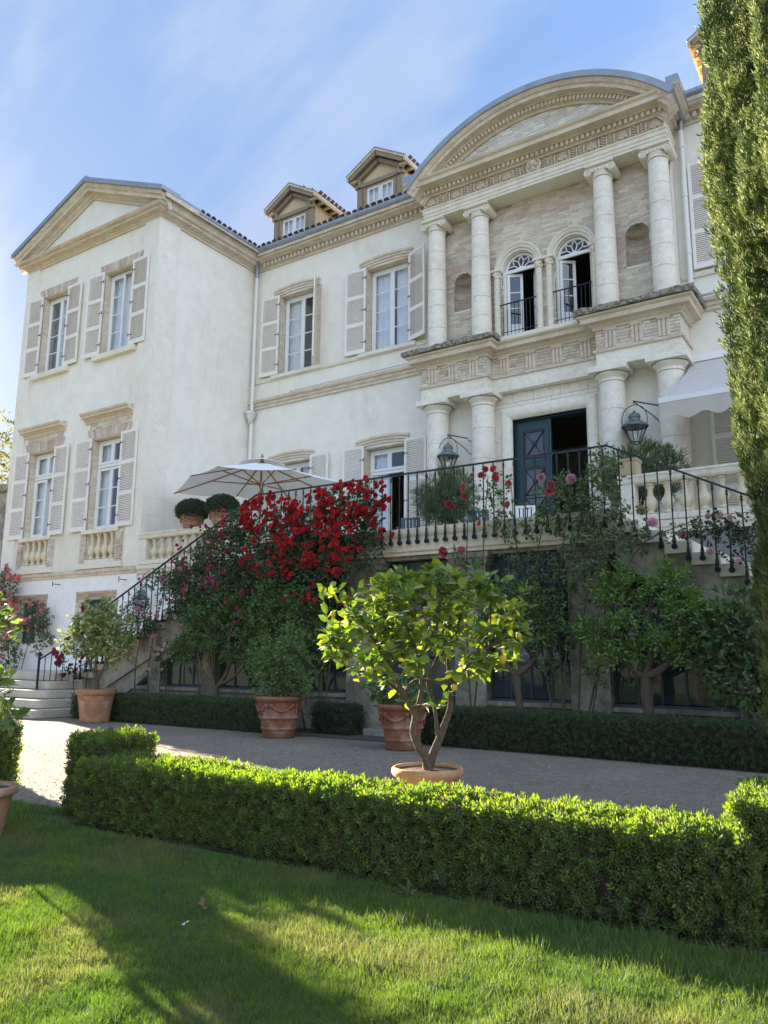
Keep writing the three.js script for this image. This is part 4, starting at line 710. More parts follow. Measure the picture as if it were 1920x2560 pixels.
// stringer walls: stepped above, sloping below, stained
{
  const up = (x0, sx, n, tread) => { const p = []; for (let k = 0; k < n; k++) { const x = x0 + sx * tread * k, y = 4.36 - 0.225 * (k + 1); p.push([x, y - 0.225], [x + sx * tread, y - 0.225]); } return p; };
  const L = up(LX0, -1, 14, 0.47), s = new THREE.Shape(); s.moveTo(LX0, 3.9);
  for (const p of L) s.lineTo(...p); const e = L[L.length - 1]; s.lineTo(e[0], 0); s.lineTo(e[0] + 0.8, 0); s.lineTo(LX0 - 0.3, 3.25); s.lineTo(LX0, 3.25);
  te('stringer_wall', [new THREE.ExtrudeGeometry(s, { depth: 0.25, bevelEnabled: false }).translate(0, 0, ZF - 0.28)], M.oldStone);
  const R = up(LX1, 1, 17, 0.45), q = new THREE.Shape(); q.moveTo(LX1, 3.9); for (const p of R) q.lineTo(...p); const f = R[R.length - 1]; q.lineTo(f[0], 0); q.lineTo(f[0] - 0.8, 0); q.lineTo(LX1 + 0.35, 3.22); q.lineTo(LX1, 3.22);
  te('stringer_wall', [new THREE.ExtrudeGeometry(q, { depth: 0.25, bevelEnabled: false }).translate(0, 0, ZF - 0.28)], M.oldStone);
  for (const [x0, y0, x1, y1] of [[LX0 - 0.3, 3.22, LX0 - 6.3, 0.42], [LX1 + 0.35, 3.19, LX1 + 6.2, 0.3]]) te('coping', [beam([x0, y0, ZF - 0.1], [x1, y1, ZF - 0.1], 0.3, 0.06)], M.oldStone);
  // moulded coping along the far side of the right flight
  te('coping', [beam([LX1 + 0.1, 4.25, ZW + 0.12], [LX1 + 7.6, 0.6, ZW + 0.12], 0.2, 0.14)], M.stoneTrim);
  te('coping', [beam([LX0 - 0.1, 4.25, ZW + 0.12], [LX0 - 6.4, 1.3, ZW + 0.12], 0.2, 0.14)], M.stoneTrim);
}
// piers and glazing
for (const [a, b, top] of [[-17.16, -16.71, 1.75], [-15.14, -14.72, 2.7], [-13.2, -12.5, 3.7], [-10.62, -9.76, 3.7], [-7.88, -7.18, 3.7], [-5.44, -4.69, 3.7], [-2.55, -2.1, 2.2]]) {
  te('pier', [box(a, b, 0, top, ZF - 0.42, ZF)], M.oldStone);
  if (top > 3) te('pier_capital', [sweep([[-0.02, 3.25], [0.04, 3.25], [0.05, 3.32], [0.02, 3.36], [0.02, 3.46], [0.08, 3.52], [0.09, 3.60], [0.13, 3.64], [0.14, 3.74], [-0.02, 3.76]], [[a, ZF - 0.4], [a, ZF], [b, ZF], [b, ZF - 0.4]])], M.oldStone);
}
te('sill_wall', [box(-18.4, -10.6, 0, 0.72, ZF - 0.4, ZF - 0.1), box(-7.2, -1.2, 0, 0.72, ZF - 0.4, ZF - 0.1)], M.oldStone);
te('back_wall', [box(-18.5, 3, 0, 4.2, ZW + 0.004, ZW + 0.02), box(LX0 - 6, LX1 + 6, 0.02, 0.04, ZW, ZF - 0.4)], M.room);
function orangery(x0, x1, ySill, yTop, slope = 0) {         // slope: the head falls with the flight above
  const top = (x) => yTop + Math.min(0, slope > 0 ? slope * (x - x1) : slope * (x - x0)), z = ZF - 0.22;
  const n = Math.max(2, Math.round((x1 - x0) / 0.46)), w = (x1 - x0) / n, fr = [], rows = [1.5, 2.2, 2.95].filter((y) => y > ySill + 0.3);
  for (let i = 0; i <= n; i++) { const x = x0 + i * w, t = top(x); if (t > ySill + 0.1) fr.push(box(x - 0.02, x + 0.02, ySill, t, z - 0.025, z + 0.025)); }
  for (const y of rows) { let a = x0, b = x1; if (slope > 0) a = Math.max(x0, x1 + (y - yTop) / slope); if (slope < 0) b = Math.min(x1, x0 + (y - yTop) / slope); if (b - a > 0.3 && y < yTop - 0.2) fr.push(box(a, b, y - 0.018, y + 0.018, z - 0.024, z + 0.024)); }
  fr.push(box(x0, x1, ySill, ySill + 0.05, z - 0.03, z + 0.03));
  const win = te('orangery_window', fr, M.steel);
  const ys = [ySill + 0.05, ...rows, 99];
  for (let i = 0; i < n; i++) for (let k = 0; k + 1 < ys.length; k++) {
    const a = x0 + i * w + 0.022, b = a + w - 0.044, ya = ys[k] + 0.02, ta = Math.min(ys[k + 1] - 0.02, top(a)), tb = Math.min(ys[k + 1] - 0.02, top(b));
    if (Math.max(ta, tb) - ya < 0.12) continue;
    const s = new THREE.Shape([[a, ya], [b, ya], [b, Math.max(tb, ya + 0.01)], [a, Math.max(ta, ya + 0.01)]].map((p) => new THREE.Vector2(...p)));
    mesh('pane', [new THREE.ExtrudeGeometry(s, { depth: 0.006, bevelEnabled: false }).translate(0, 0, z - 0.003)], M.oldGlass, win);
  }
  te('sill', [rbox(x0 - 0.02, x1 + 0.02, ySill - 0.09, ySill, ZF - 0.3, ZF - 0.02)], M.oldStone);
}
M.steel = std({ color: col(0.055, 0.075, 0.10), roughness: 0.5, metalness: 0.2 });
orangery(-18.3, -17.18, 0.82, 1.5, 0.47); orangery(-16.69, -15.16, 0.82, 2.35, 0.47); orangery(-14.70, -13.22, 0.82, 3.2, 0.47); orangery(-12.48, -10.64, 0.82, 3.7);
orangery(-7.16, -5.46, 0.78, 3.7); orangery(-4.67, -2.57, 0.76, 3.1, -0.5); orangery(-2.08, -0.6, 0.76, 1.95, -0.5);
// the orangery door, folded open
{
  const g = []; g.push(box(-9.74, -9.68, 0.02, 3.68, ZF - 0.3, ZF - 0.2), box(-7.96, -7.90, 0.02, 3.68, ZF - 0.3, ZF - 0.2), box(-9.68, -7.96, 2.75, 2.83, ZF - 0.28, ZF - 0.22), box(-8.84, -8.80, 0.03, 3.68, ZF - 0.27, ZF - 0.23), box(-9.68, -7.96, 0.02, 0.5, ZF - 0.27, ZF - 0.235));
  const d = te('orangery_door', g, M.steel);
  for (const [a, b] of [[-9.67, -8.85], [-8.79, -7.97]]) for (const [p, q] of [[0.52, 1.6], [1.63, 2.73], [2.85, 3.66]]) mesh('pane', [box(a, b, p, q, ZF - 0.255, ZF - 0.249)], M.oldGlass, d);
  te('threshold', [rbox(-9.8, -7.85, 0, 0.14, ZF - 0.3, ZF + 0.5)], M.oldStone);
}
rebase(terrace, -9, 0, ZF);

// ============================================================ stone balustrades on the terrace edge
function balustrade(label, x0, x1, n) {
  const b = thing('stone_balustrade', label, 'balustrade', [x0, 4.42, ZW]);
  const L = x1 - x0;
  mesh('plinth', [rbox(0, L, 0, 0.13, -0.16, 0.13, 0.012)], M.stoneTrim, b);
  mesh('rail', [sweep([[-0.17, 0.80], [0.12, 0.80], [0.15, 0.84], [0.16, 0.92], [0.18, 0.95], [0.17, 0.99], [-0.17, 0.99]], [[0, 0], [L, 0]])], M.stoneTrim, b);
  mesh('end_post', [rbox(0.02, 0.34, 0.13, 0.80, -0.15, 0.12, 0.01)], M.stoneTrim, b);
  for (let k = 0; k < n; k++) { const m = mesh('baluster', balGeo, M.baluster, b); m.position.set(0.62 + k * 0.352, 0.13, -0.01); m.scale.set(1.25, 0.817, 1.25); m.rotation.y = k; }
  return b;
}
balustrade('pale stone balustrade beside the wing corner carrying two clipped box pots', -20.2, -14.6, 14);
balustrade('pale stone balustrade beside the awning, basket pot at its end', -4.95, 1.5, 16);

// ============================================================ wrought iron railing of landing and stairs
{
  const rail = thing('iron_railing', 'black wrought iron railing along the stone landing and both stairs', 'railing', [-9, 4.36, -14.3]);
  const O = [-9, 4.36, -14.3], rel = (p) => [p[0] - O[0], p[1] - O[1], p[2] - O[2]], zr = -14.32;
  const path = [[-20.45, 1.48, -13.42], [-20.42, 1.95, -14.2], [-20.1, 2.38, zr], [LX0 - 0.05, 5.56, zr], [LX1 - 0.02, 5.56, zr], [3.2, 1.62, zr]];
  mesh('handrail', path.slice(1).map((p, i) => beam(rel(path[i]), rel(p), 0.05, 0.032)).concat(path.slice(1, -1).map((p) => new THREE.SphereGeometry(0.028, 8, 6).translate(...rel(p)))), M.iron, rail);
  const balu = (L) => [bar([0, 0, 0], [0, -L, 0], 0.0135, 6), lathe([[0.001, -0.05], [0.03, -0.06], [0.016, -0.09], [0.026, -0.115], [0.016, -0.14], [0.012, -0.145]], 8), new THREE.SphereGeometry(0.022, 7, 5).translate(0, -L * 0.55, 0), lathe([[0.012, -L + 0.26], [0.026, -L + 0.24], [0.018, -L + 0.2], [0.034, -L + 0.1], [0.03, -L], [0.001, -L - 0.01]].reverse(), 8), new THREE.SphereGeometry(0.048, 9, 7).translate(0, -L - 0.02, -0.03), new THREE.TorusGeometry(0.042, 0.013, 5, 12).translate(0, -L - 0.02, 0.012), bar([0, -L - 0.02, -0.02], [0, -L - 0.02, -0.16], 0.014, 6)];
  const gFlat = joinGeo(balu(1.48)), gStair = joinGeo(balu(1.40)), gStair2 = joinGeo(balu(1.5));
  const put = (x, y, g) => { const m = mesh('baluster', g, M.iron, rail); m.position.set(...rel([x, y, zr])); };
  const nF = 39; for (let i = 0; i < nF; i++) put(lerp(LX0 + 0.1, LX1 - 0.1, i / (nF - 1)), 5.55, gFlat);
  for (let i = 0; i < 29; i++) { const x = LX0 - 0.18 - i * 0.235; put(x, 5.56 + (x - LX0) * 0.4686, i % 2 ? gStair2 : gStair); }
  for (let i = 0; i < 30; i++) { const x = LX1 + 0.2 + i * 0.228; put(x, 5.56 - (x - LX1) * 0.512, i % 2 ? gStair2 : gStair); }
  mesh('newel', [bar(rel([-20.45, 1.6, -13.42]), rel([-20.45, 0.22, -13.42]), 0.035, 10), new THREE.SphereGeometry(0.06, 10, 8).translate(...rel([-20.45, 1.64, -13.42])), lathe([[0.001, 0], [0.08, 0], [0.08, 0.05], [0.05, 0.1], [0.035, 0.3], [0.001, 0.3]], 12).translate(...rel([-20.45, 0.24, -13.42]))], M.iron, rail);
  for (let k = 1; k < 5; k++) mesh('baluster', [bar(rel([-20.45, 1.48 + k * 0.13, -13.42 - k * 0.19]), rel([-20.45, 0.26 + k * 0.12, -13.42 - k * 0.19]), 0.0135, 6)], M.iron, rail);
}

// ============================================================ lanterns
function lantern(label, x, y, z, s, side) {            // y is the bottom of the glass
  const l = thing('wall_lantern', label, 'lantern', [x, y, z], 'copper lanterns on iron brackets'); l.scale.setScalar(s);
  const hex = (r0, r1, y0, y1) => new THREE.CylinderGeometry(r1, r0, y1 - y0, 6, 1, true).translate(0, (y0 + y1) / 2, 0);
  const fr = []; for (let i = 0; i < 6; i++) { const a = i * Math.PI / 3 + Math.PI / 6 - Math.PI / 6; fr.push(bar([0.13 * Math.sin(a), 0.02, 0.13 * Math.cos(a)], [0.30 * Math.sin(a), 0.44, 0.30 * Math.cos(a)], 0.012, 5)); }
  fr.push(new THREE.TorusGeometry(0.13, 0.018, 5, 6).rotateX(Math.PI / 2).rotateY(Math.PI / 6 * 3).translate(0, 0.02, 0));
  mesh('lantern_frame', fr, M.iron, l);
  mesh('glass', [hex(0.125, 0.295, 0.02, 0.44)], M.glass, l);
  mesh('lantern_cap', [lathe([[0.33, 0.43], [0.345, 0.45], [0.33, 0.48], [0.25, 0.53], [0.16, 0.60], [0.13, 0.66], [0.15, 0.68], [0.16, 0.71], [0.13, 0.78], [0.04, 0.83], [0.035, 0.87], [0.001, 0.88]], 24)], M.verdigris, l);
  mesh('lamp_tube', [new THREE.CylinderGeometry(0.05, 0.07, 0.22, 10).translate(0, 0.16, 0), new THREE.CylinderGeometry(0.09, 0.09, 0.03, 10).translate(0, 0.03, 0)], M.paint, l);
  mesh('hoop', [tube([[-0.31, 0.5, 0], [-0.32, 0.7, 0], [-0.22, 0.93, 0], [0, 1.03, 0], [0.22, 0.93, 0], [0.32, 0.7, 0], [0.31, 0.5, 0]], 0.011, 24, 5)], M.iron, l);
  mesh('bracket', [bar([0, 1.02, 0], [0, 1.14, 0], 0.012, 5), beam([-0.02, 1.14, 0], [side * 0.55, 1.0, -0.28], 0.03, 0.03), tube([[0, 1.12, 0], [side * 0.15, 0.98, -0.08], [side * 0.4, 0.75, -0.2], [side * 0.55, 0.58, -0.28]], 0.014, 12, 5), beam([side * 0.55, 1.04, -0.28], [side * 0.55, 0.5, -0.28], 0.045, 0.03), bar([side * 0.55, 0.95, -0.28], [side * 0.55, 0.95, -0.62], 0.014, 5), bar([side * 0.55, 0.55, -0.28], [side * 0.55, 0.55, -0.62], 0.014, 5)], M.iron, l);
}
M.verdigris = std({ map: mkTex(128, (u, v) => mix3([0.10, 0.14, 0.145], [0.20, 0.24, 0.23], sstep(0.4, 0.7, fbm(u, v, 6, 4, 131))), 0.6), roughness: 0.6, metalness: 0.4 });
lantern('copper lantern on iron bracket between the two left columns', -11.2, 7.13, -20.28, 0.98, 1);
lantern('copper lantern on iron bracket between the two right columns by the awning', -5.62, 7.15, -20.28, 1.02, 1);
lantern('small dark lantern against the white basement wall behind the stair', -19.6, 2.95, -16.1, 0.8, -0.6);

// ============================================================ awning
{
  const aw = thing('awning', 'extended beige fabric awning with scalloped valance right of the columns', 'awning', [-1.5, 9.4, -21.2]);
  const x0 = -2.76, x1 = 4.5, zt = -0.05, zfr = 3.75, yt = 0.03, yf = -2.1, nx = 40;
  const g = new THREE.PlaneGeometry(x1 - x0, 1, nx, 10), p = g.attributes.position;
  for (let i = 0; i < p.count; i++) { const t = 0.5 - p.getY(i); p.setXYZ(i, p.getX(i) + (x0 + x1) / 2, lerp(yt, yf, t) - 0.10 * Math.sin(Math.PI * t), lerp(zt, zfr, t)); }
  g.computeVertexNormals(); mesh('canopy', [flat(g)], M.awning, aw);
  const v = new THREE.PlaneGeometry(x1 - x0, 1, 160, 4), q = v.attributes.position;
  for (let i = 0; i < q.count; i++) { const x = q.getX(i) + (x0 + x1) / 2, t = 0.5 - q.getY(i), b = 0.40 + 0.055 * Math.cos((x - x0) * 6.283 / 0.62); q.setXYZ(i, x, yf - 0.06 - t * b, zfr + 0.04 + 0.012 * Math.sin(x * 9) * t); }
  v.computeVertexNormals(); mesh('valance', [flat(v)], M.awning, aw);
  mesh('front_bar', [box(x0 - 0.02, x1, yf - 0.09, yf + 0.03, zfr - 0.04, zfr + 0.05)], M.paint, aw);
  mesh('roller_case', [box(x0 - 0.04, x1, yt - 0.06, yt + 0.12, -0.1, 0.1)], M.paint, aw);
  mesh('folding_arm', [beam([x0 + 0.6, yt - 0.15, 0], [x0 + 1.4, -1.3, 1.9], 0.06, 0.05), beam([x0 + 1.4, -1.3, 1.9], [x0 + 0.5, yf - 0.03, zfr], 0.05, 0.045)], M.paint, aw);
}

// ============================================================ parasol
{
  const X = -17.05, Z = -18.5, u = thing('parasol', 'large square cream canvas parasol with wooden pole above the roses', 'parasol', [X, FLOOR, Z]);
  mesh('pole', [bar([0, 0, 0], [0, 3.42, 0], 0.045, 12), lathe([[0.001, 3.62], [0.03, 3.58], [0.055, 3.52], [0.03, 3.46], [0.06, 3.42], [0.001, 3.41]].reverse(), 10)], M.teak, u);
  mesh('base_plate', [lathe([[0.001, 0], [0.4, 0], [0.4, 0.06], [0.1, 0.1], [0.06, 0.3], [0.001, 0.3]], 20)], M.iron, u);
  mesh('hub', [new THREE.CylinderGeometry(0.085, 0.085, 0.12, 12).translate(0, 2.58, 0), new THREE.CylinderGeometry(0.08, 0.08, 0.1, 12).translate(0, 3.3, 0)], M.teak, u);
  // square canopy seen on its corner: 8 ribs, corners longer and lower
  const yaw = -0.33, ang = (k) => k * Math.PI / 4 + yaw, RR = (k) => (k % 2 ? 2.3 : 3.1), HY = (k) => (k % 2 ? 2.62 : 2.46);
  const pos = [], N = 8, pt = (k, t) => { const a = ang(k), r = RR(k) * t; return [Math.cos(a) * r, lerp(3.36, HY(k), t) - 0.03 * Math.sin(Math.PI * t), Math.sin(a) * r]; };
  for (let k = 0; k < 8; k++) for (let i = 0; i < N; i++) for (let j = 0; j < N; j++) {
    const P = (a, b) => { const A = pt(k, a), B = pt(k + 1, a); const s = 0.06 * a * Math.sin(Math.PI * b); return [lerp(A[0], B[0], b), lerp(A[1], B[1], b) - s, lerp(A[2], B[2], b)]; };
    const a = 0.16 + 0.84 * i / N, b = 0.16 + 0.84 * (i + 1) / N, c = j / N, d = (j + 1) / N;
    pos.push(...P(a, c), ...P(a, d), ...P(b, d), ...P(a, c), ...P(b, d), ...P(b, c));
  }
  const g = new THREE.BufferGeometry(); g.setAttribute('position', new THREE.Float32BufferAttribute(pos, 3)); g.computeVertexNormals();
  mesh('canopy', [toCreasedNormals(g, 0.5)], M.canvas, u);
  const cap = new THREE.ConeGeometry(0.78, 0.22, 8, 3, true).rotateY(-yaw + Math.PI / 8).translate(0, 3.36, 0); mesh('vent_cap', [flat(cap)], M.canvas, u);
  for (let k = 0; k < 8; k++) { const e = pt(k, 1), m = pt(k, 0.55); const r = mesh('rib', [beam([0, 3.30, 0], [m[0], m[1] - 0.03, m[2]], 0.03, 0.035), beam([m[0], m[1] - 0.03, m[2]], [e[0], e[1] - 0.025, e[2]], 0.03, 0.035)], M.teak, u); mesh('strut', [beam([0, 2.58, 0], [m[0], m[1] - 0.05, m[2]], 0.026, 0.035)], M.teak, r); }
  mesh('cord', [tube([[0.06, 2.6, 0], [0.1, 2.2, 0.05], [0.05, 1.9, 0.04], [0.08, 2.3, -0.03], [0.05, 2.5, 0]], 0.008, 16, 4)], M.iron, u);
  mesh('tie_strap', [tube([[0.85, 2.9, 0.9], [0.87, 2.5, 0.9], [0.84, 2.2, 0.92]], 0.012, 10, 4), tube([[0.98, 2.86, 0.85], [1.0, 2.5, 0.86], [0.97, 2.15, 0.85]], 0.012, 10, 4)], M.paint, u);
}

// ============================================================ garden wall left of the wing, wire holders
{
  const w = thing('garden_wall', 'old stone wall with dark coping meeting the left wing', 'wall', [-30, 0, -17.4]);
  mesh('wall_face', [box(-3.2, 2.0, 0, 8.0, -0.5, 0)], M.oldStone, w); mesh('coping', [rbox(-3.2, 2.02, 8.0, 8.3, -0.6, 0.12)], M.lichenStone, w);
  mesh('downpipe', [bar([1.72, 0, 0.16], [1.72, 7.3, 0.16], 0.07, 10), lathe([[0.001, 0], [0.08, 0], [0.19, 0.22], [0.2, 0.4], [0.001, 0.4]], 12).translate(1.72, 7.25, 0.16)], M.pipe, w);
}
for (const [x, y, n] of [[-24.2, 3.98, 'short iron wire holder on the white wall above the basement window'], [-20.75, 3.98, 'short iron wire holder on the white wall near the stair rail']]) {
  const h = thing('wire_holder', n, 'bracket', [x, y, ZW + 0.06]); mesh('arm', [bar([0, 0, 0], [0, 0, 0.3], 0.014, 6), bar([0, -0.09, 0.3], [0, 0.09, 0.3], 0.014, 6)], M.iron, h);
}

// ============================================================ terracotta pots
function potGeo(R, H, style) {
  const P = style === 'plain' ? [[0.001, 0], [0.66, 0], [0.70, 0.03], [0.72, 0.18], [0.74, 0.2], [0.735, 0.22], [0.87, 0.78], [0.9, 0.82], [0.99, 0.85], [1.0, 0.9], [0.98, 0.99], [0.93, 1.0], [0.88, 0.98], [0.86, 0.88], [0.001, 0.86]]
    : style === 'bowl' ? [[0.001, 0], [0.66, 0], [0.68, 0.04], [0.76, 0.45], [0.80, 0.60], [0.86, 0.72], [0.95, 0.78], [1.0, 0.86], [0.985, 0.95], [0.93, 1.0], [0.89, 0.97], [0.87, 0.80], [0.001, 0.78]]
    : [[0.001, 0], [0.60, 0], [0.62, 0.03], [0.65, 0.19], [0.70, 0.20], [0.72, 0.225], [0.70, 0.25], [0.69, 0.27], [0.74, 0.45], [0.80, 0.46], [0.82, 0.49], [0.80, 0.52], [0.78, 0.54], [0.86, 0.84], [0.9, 0.88], [0.98, 0.90], [1.0, 0.94], [0.97, 0.99], [0.92, 1.0], [0.88, 0.98], [0.86, 0.90], [0.001, 0.88]];
  return lathe(P.map(([r, y]) => [r * R, y * H]), 40);
}
function pot(label, x, z, R, H, style, mat, y = 0, group) {
  const p = thing('terracotta_pot', label, 'pot', [x, y, z], group);
  mesh('body', [potGeo(R, H, style)], mat, p);
  mesh('soil', [new THREE.CylinderGeometry(R * 0.86, R * 0.8, H * 0.08, 24).translate(0, H * 0.88, 0)], M.soil, p);
  if (style === 'swag') for (let k = 0; k < 5; k++) {           // garland relief round the band
    const a0 = k * Math.PI * 2 / 5 + 0.35, pts = []; for (let i = 0; i <= 8; i++) { const t = i / 8, a = a0 + t * 1.0, y2 = 0.78 - 0.13 * Math.sin(Math.PI * t), r = lerp(0.79, 0.855, (y2 - 0.55) / 0.28) * R + 0.012; pts.push([r * Math.sin(a), y2 * H, r * Math.cos(a)]); }
    const g = [tube(pts, 0.028, 20, 6)]; for (const i of [0, 8]) g.push(new THREE.SphereGeometry(0.045, 8, 6).translate(...pts[i]), bar(pts[i], [pts[i][0] * 0.97, pts[i][1] - 0.17, pts[i][2] * 0.97], 0.022, 5, 0.008));
    mesh('garland', g, mat, p);
  }
  return p;
}

// ============================================================ foliage tools
const LEAF = {
  oval: { v: [[0, 0, 0], [-0.26, 0.28, -0.03], [0, 0.28, -0.06], [0.26, 0.28, -0.03], [-0.30, 0.6, -0.06], [0, 0.6, -0.10], [0.30, 0.6, -0.06], [0, 1, -0.22]], t: [[0, 2, 1], [0, 3, 2], [1, 2, 5], [1, 5, 4], [2, 3, 6], [2, 6, 5], [4, 5, 7], [5, 6, 7]] },
  kite: { v: [[0, 0, 0], [-0.30, 0.5, 0.03], [0, 0.5, -0.05], [0.30, 0.5, 0.03], [0, 1, -0.10]], t: [[0, 2, 1], [0, 3, 2], [1, 2, 4], [2, 3, 4]] },
  blade: { v: [[-0.5, 0, 0], [0.5, 0, 0], [-0.35, 0.55, 0.10], [0.35, 0.55, 0.10], [0, 1, 0.34]], t: [[0, 1, 3], [0, 3, 2], [2, 3, 4]] },
  spear: { v: [[0, 0, 0], [-0.5, 0.45, 0], [0.5, 0.45, 0.0], [0, 1, -0.1]], t: [[0, 2, 1], [1, 2, 3]] },
};
class Batch {                                         // many leaves gathered into one geometry
  constructor() { this.p = []; this.c = []; }
  add(tpl, pos, dir, nrm, len, wid, c) {
    const d = dir, l = Math.hypot(...d) || 1, D = [d[0] / l, d[1] / l, d[2] / l];
    let s = [nrm[1] * D[2] - nrm[2] * D[1], nrm[2] * D[0] - nrm[0] * D[2], nrm[0] * D[1] - nrm[1] * D[0]]; const sl = Math.hypot(...s) || 1; s = s.map((x) => x / sl);
    const n = [D[1] * s[2] - D[2] * s[1], D[2] * s[0] - D[0] * s[2], D[0] * s[1] - D[1] * s[0]];
    const V = tpl.v.map(([a, b, e]) => [pos[0] + s[0] * a * wid + D[0] * b * len + n[0] * e * len, pos[1] + s[1] * a * wid + D[1] * b * len + n[1] * e * len, pos[2] + s[2] * a * wid + D[2] * b * len + n[2] * e * len]);
    for (const t of tpl.t) for (const i of t) { this.p.push(...V[i]); this.c.push(...c); }
  }
  geo() {
    const g = new THREE.BufferGeometry(); g.setAttribute('position', new THREE.Float32BufferAttribute(this.p, 3)); g.setAttribute('color', new THREE.Float32BufferAttribute(this.c, 3));
    g.setAttribute('uv', new THREE.Float32BufferAttribute(new Float32Array(this.p.length / 3 * 2), 2)); g.computeVertexNormals(); return g;
  }
  build(name, mat, parent, kind = 'stuff') { return mesh(name, this.geo(), mat, parent, kind); }
}
const unit = (r) => { const z = 2 * r() - 1, a = r() * 6.283, q = Math.sqrt(1 - z * z); return [q * Math.cos(a), z, q * Math.sin(a)]; };
const vary = (c, r, k = 0.3, yellow = 0) => { const m = 1 - k / 2 + k * r(), y = yellow * r(); return [c[0] * m * (1 + y), c[1] * m * (1 + y * 0.45), c[2] * m]; };
const add3 = (a, b, k = 1) => [a[0] + b[0] * k, a[1] + b[1] * k, a[2] + b[2] * k];
function taper(pts, r0, r1, rad = 7, seg = 0, wob = 0, seed = 1) {  // a tapering branch along a curve
  const cv = new THREE.CatmullRomCurve3(pts.map((p) => new THREE.Vector3(...p))), n = seg || pts.length * 3, fr = cv.computeFrenetFrames(n, false), pos = [], ringv = [];
  for (let i = 0; i <= n; i++) {
    const t = i / n, c = cv.getPointAt(t), R = lerp(r0, r1, t), row = [];
    for (let j = 0; j < rad; j++) { const a = j / rad * 6.283, k = R * (1 + wob * (noise2(i * 0.7 + seed, j * 1.3, 0, seed) - 0.5)); row.push([c.x + k * (Math.cos(a) * fr.normals[i].x + Math.sin(a) * fr.binormals[i].x), c.y + k * (Math.cos(a) * fr.normals[i].y + Math.sin(a) * fr.binormals[i].y), c.z + k * (Math.cos(a) * fr.normals[i].z + Math.sin(a) * fr.binormals[i].z)]); }
    ringv.push(row);
  }
  for (let i = 0; i < n; i++) for (let j = 0; j < rad; j++) { const k = (j + 1) % rad, A = ringv[i][j], B = ringv[i][k], C = ringv[i + 1][k], D = ringv[i + 1][j]; pos.push(...A, ...B, ...C, ...A, ...C, ...D); }
  let g = new THREE.BufferGeometry(); g.setAttribute('position', new THREE.Float32BufferAttribute(pos, 3)); g.computeVertexNormals();
  return rad > 5 ? toCreasedNormals(g, 1.2) : g;
}
M.leaf = leafMat();
M.leafGloss = leafMat({ clearcoat: 0.18, clearcoatRoughness: 0.35 });
M.leafCypress = leafMat({ transmission: 0.26, clearcoat: 0.05 });
M.leafHedge = leafMat({ clearcoat: 0.08, transmission: 0.62 });
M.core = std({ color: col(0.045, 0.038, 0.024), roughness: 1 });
M.petal = leafMat({ transmission: 0.35, clearcoat: 0 });

// ============================================================ clipped hedges: thousands of small sprigs over a dark twiggy core
const sprigs = [0, 1, 2].map((s) => {
  const b = new Batch(), r = rng(500 + s);
  for (let i = 0; i < 14; i++) {
    const t = i / 13, a = i * 2.4 + s, y = 0.012 + t * 0.055, o = [Math.cos(a) * 0.014 * (1 - t * 0.5), y, Math.sin(a) * 0.014 * (1 - t * 0.5)], d = [Math.cos(a) * (1.0 - 0.7 * t), 0.35 + t * 0.9, Math.sin(a) * (1.0 - 0.7 * t)];
    b.add(LEAF.kite, o, d, unit(r), 0.026 + 0.008 * r(), 0.026, vary([1, 1, 1], r, 0.3));
  }
  return b.geo();
});
function instanced(name, geo, mat, list, parent, colors) {        // list of Matrix4
  const m = new THREE.InstancedMesh(geo, mat, list.length); m.name = name; m.castShadow = m.receiveShadow = true; m.userData.kind = 'stuff';
  const c = new THREE.Color(); list.forEach((x, i) => { m.setMatrixAt(i, x); if (colors) m.setColorAt(i, c.setRGB(...colors[i])); });
  parent.add(m); return m;
}
const UP = new THREE.Vector3(0, 1, 0);
function xform(pos, dir, roll, s) { const q = new THREE.Quaternion().setFromUnitVectors(UP, new THREE.Vector3(...dir).normalize()).multiply(new THREE.Quaternion().setFromAxisAngle(UP, roll)); return new THREE.Matrix4().compose(new THREE.Vector3(...pos), q, new THREE.Vector3(s, s, s)); }
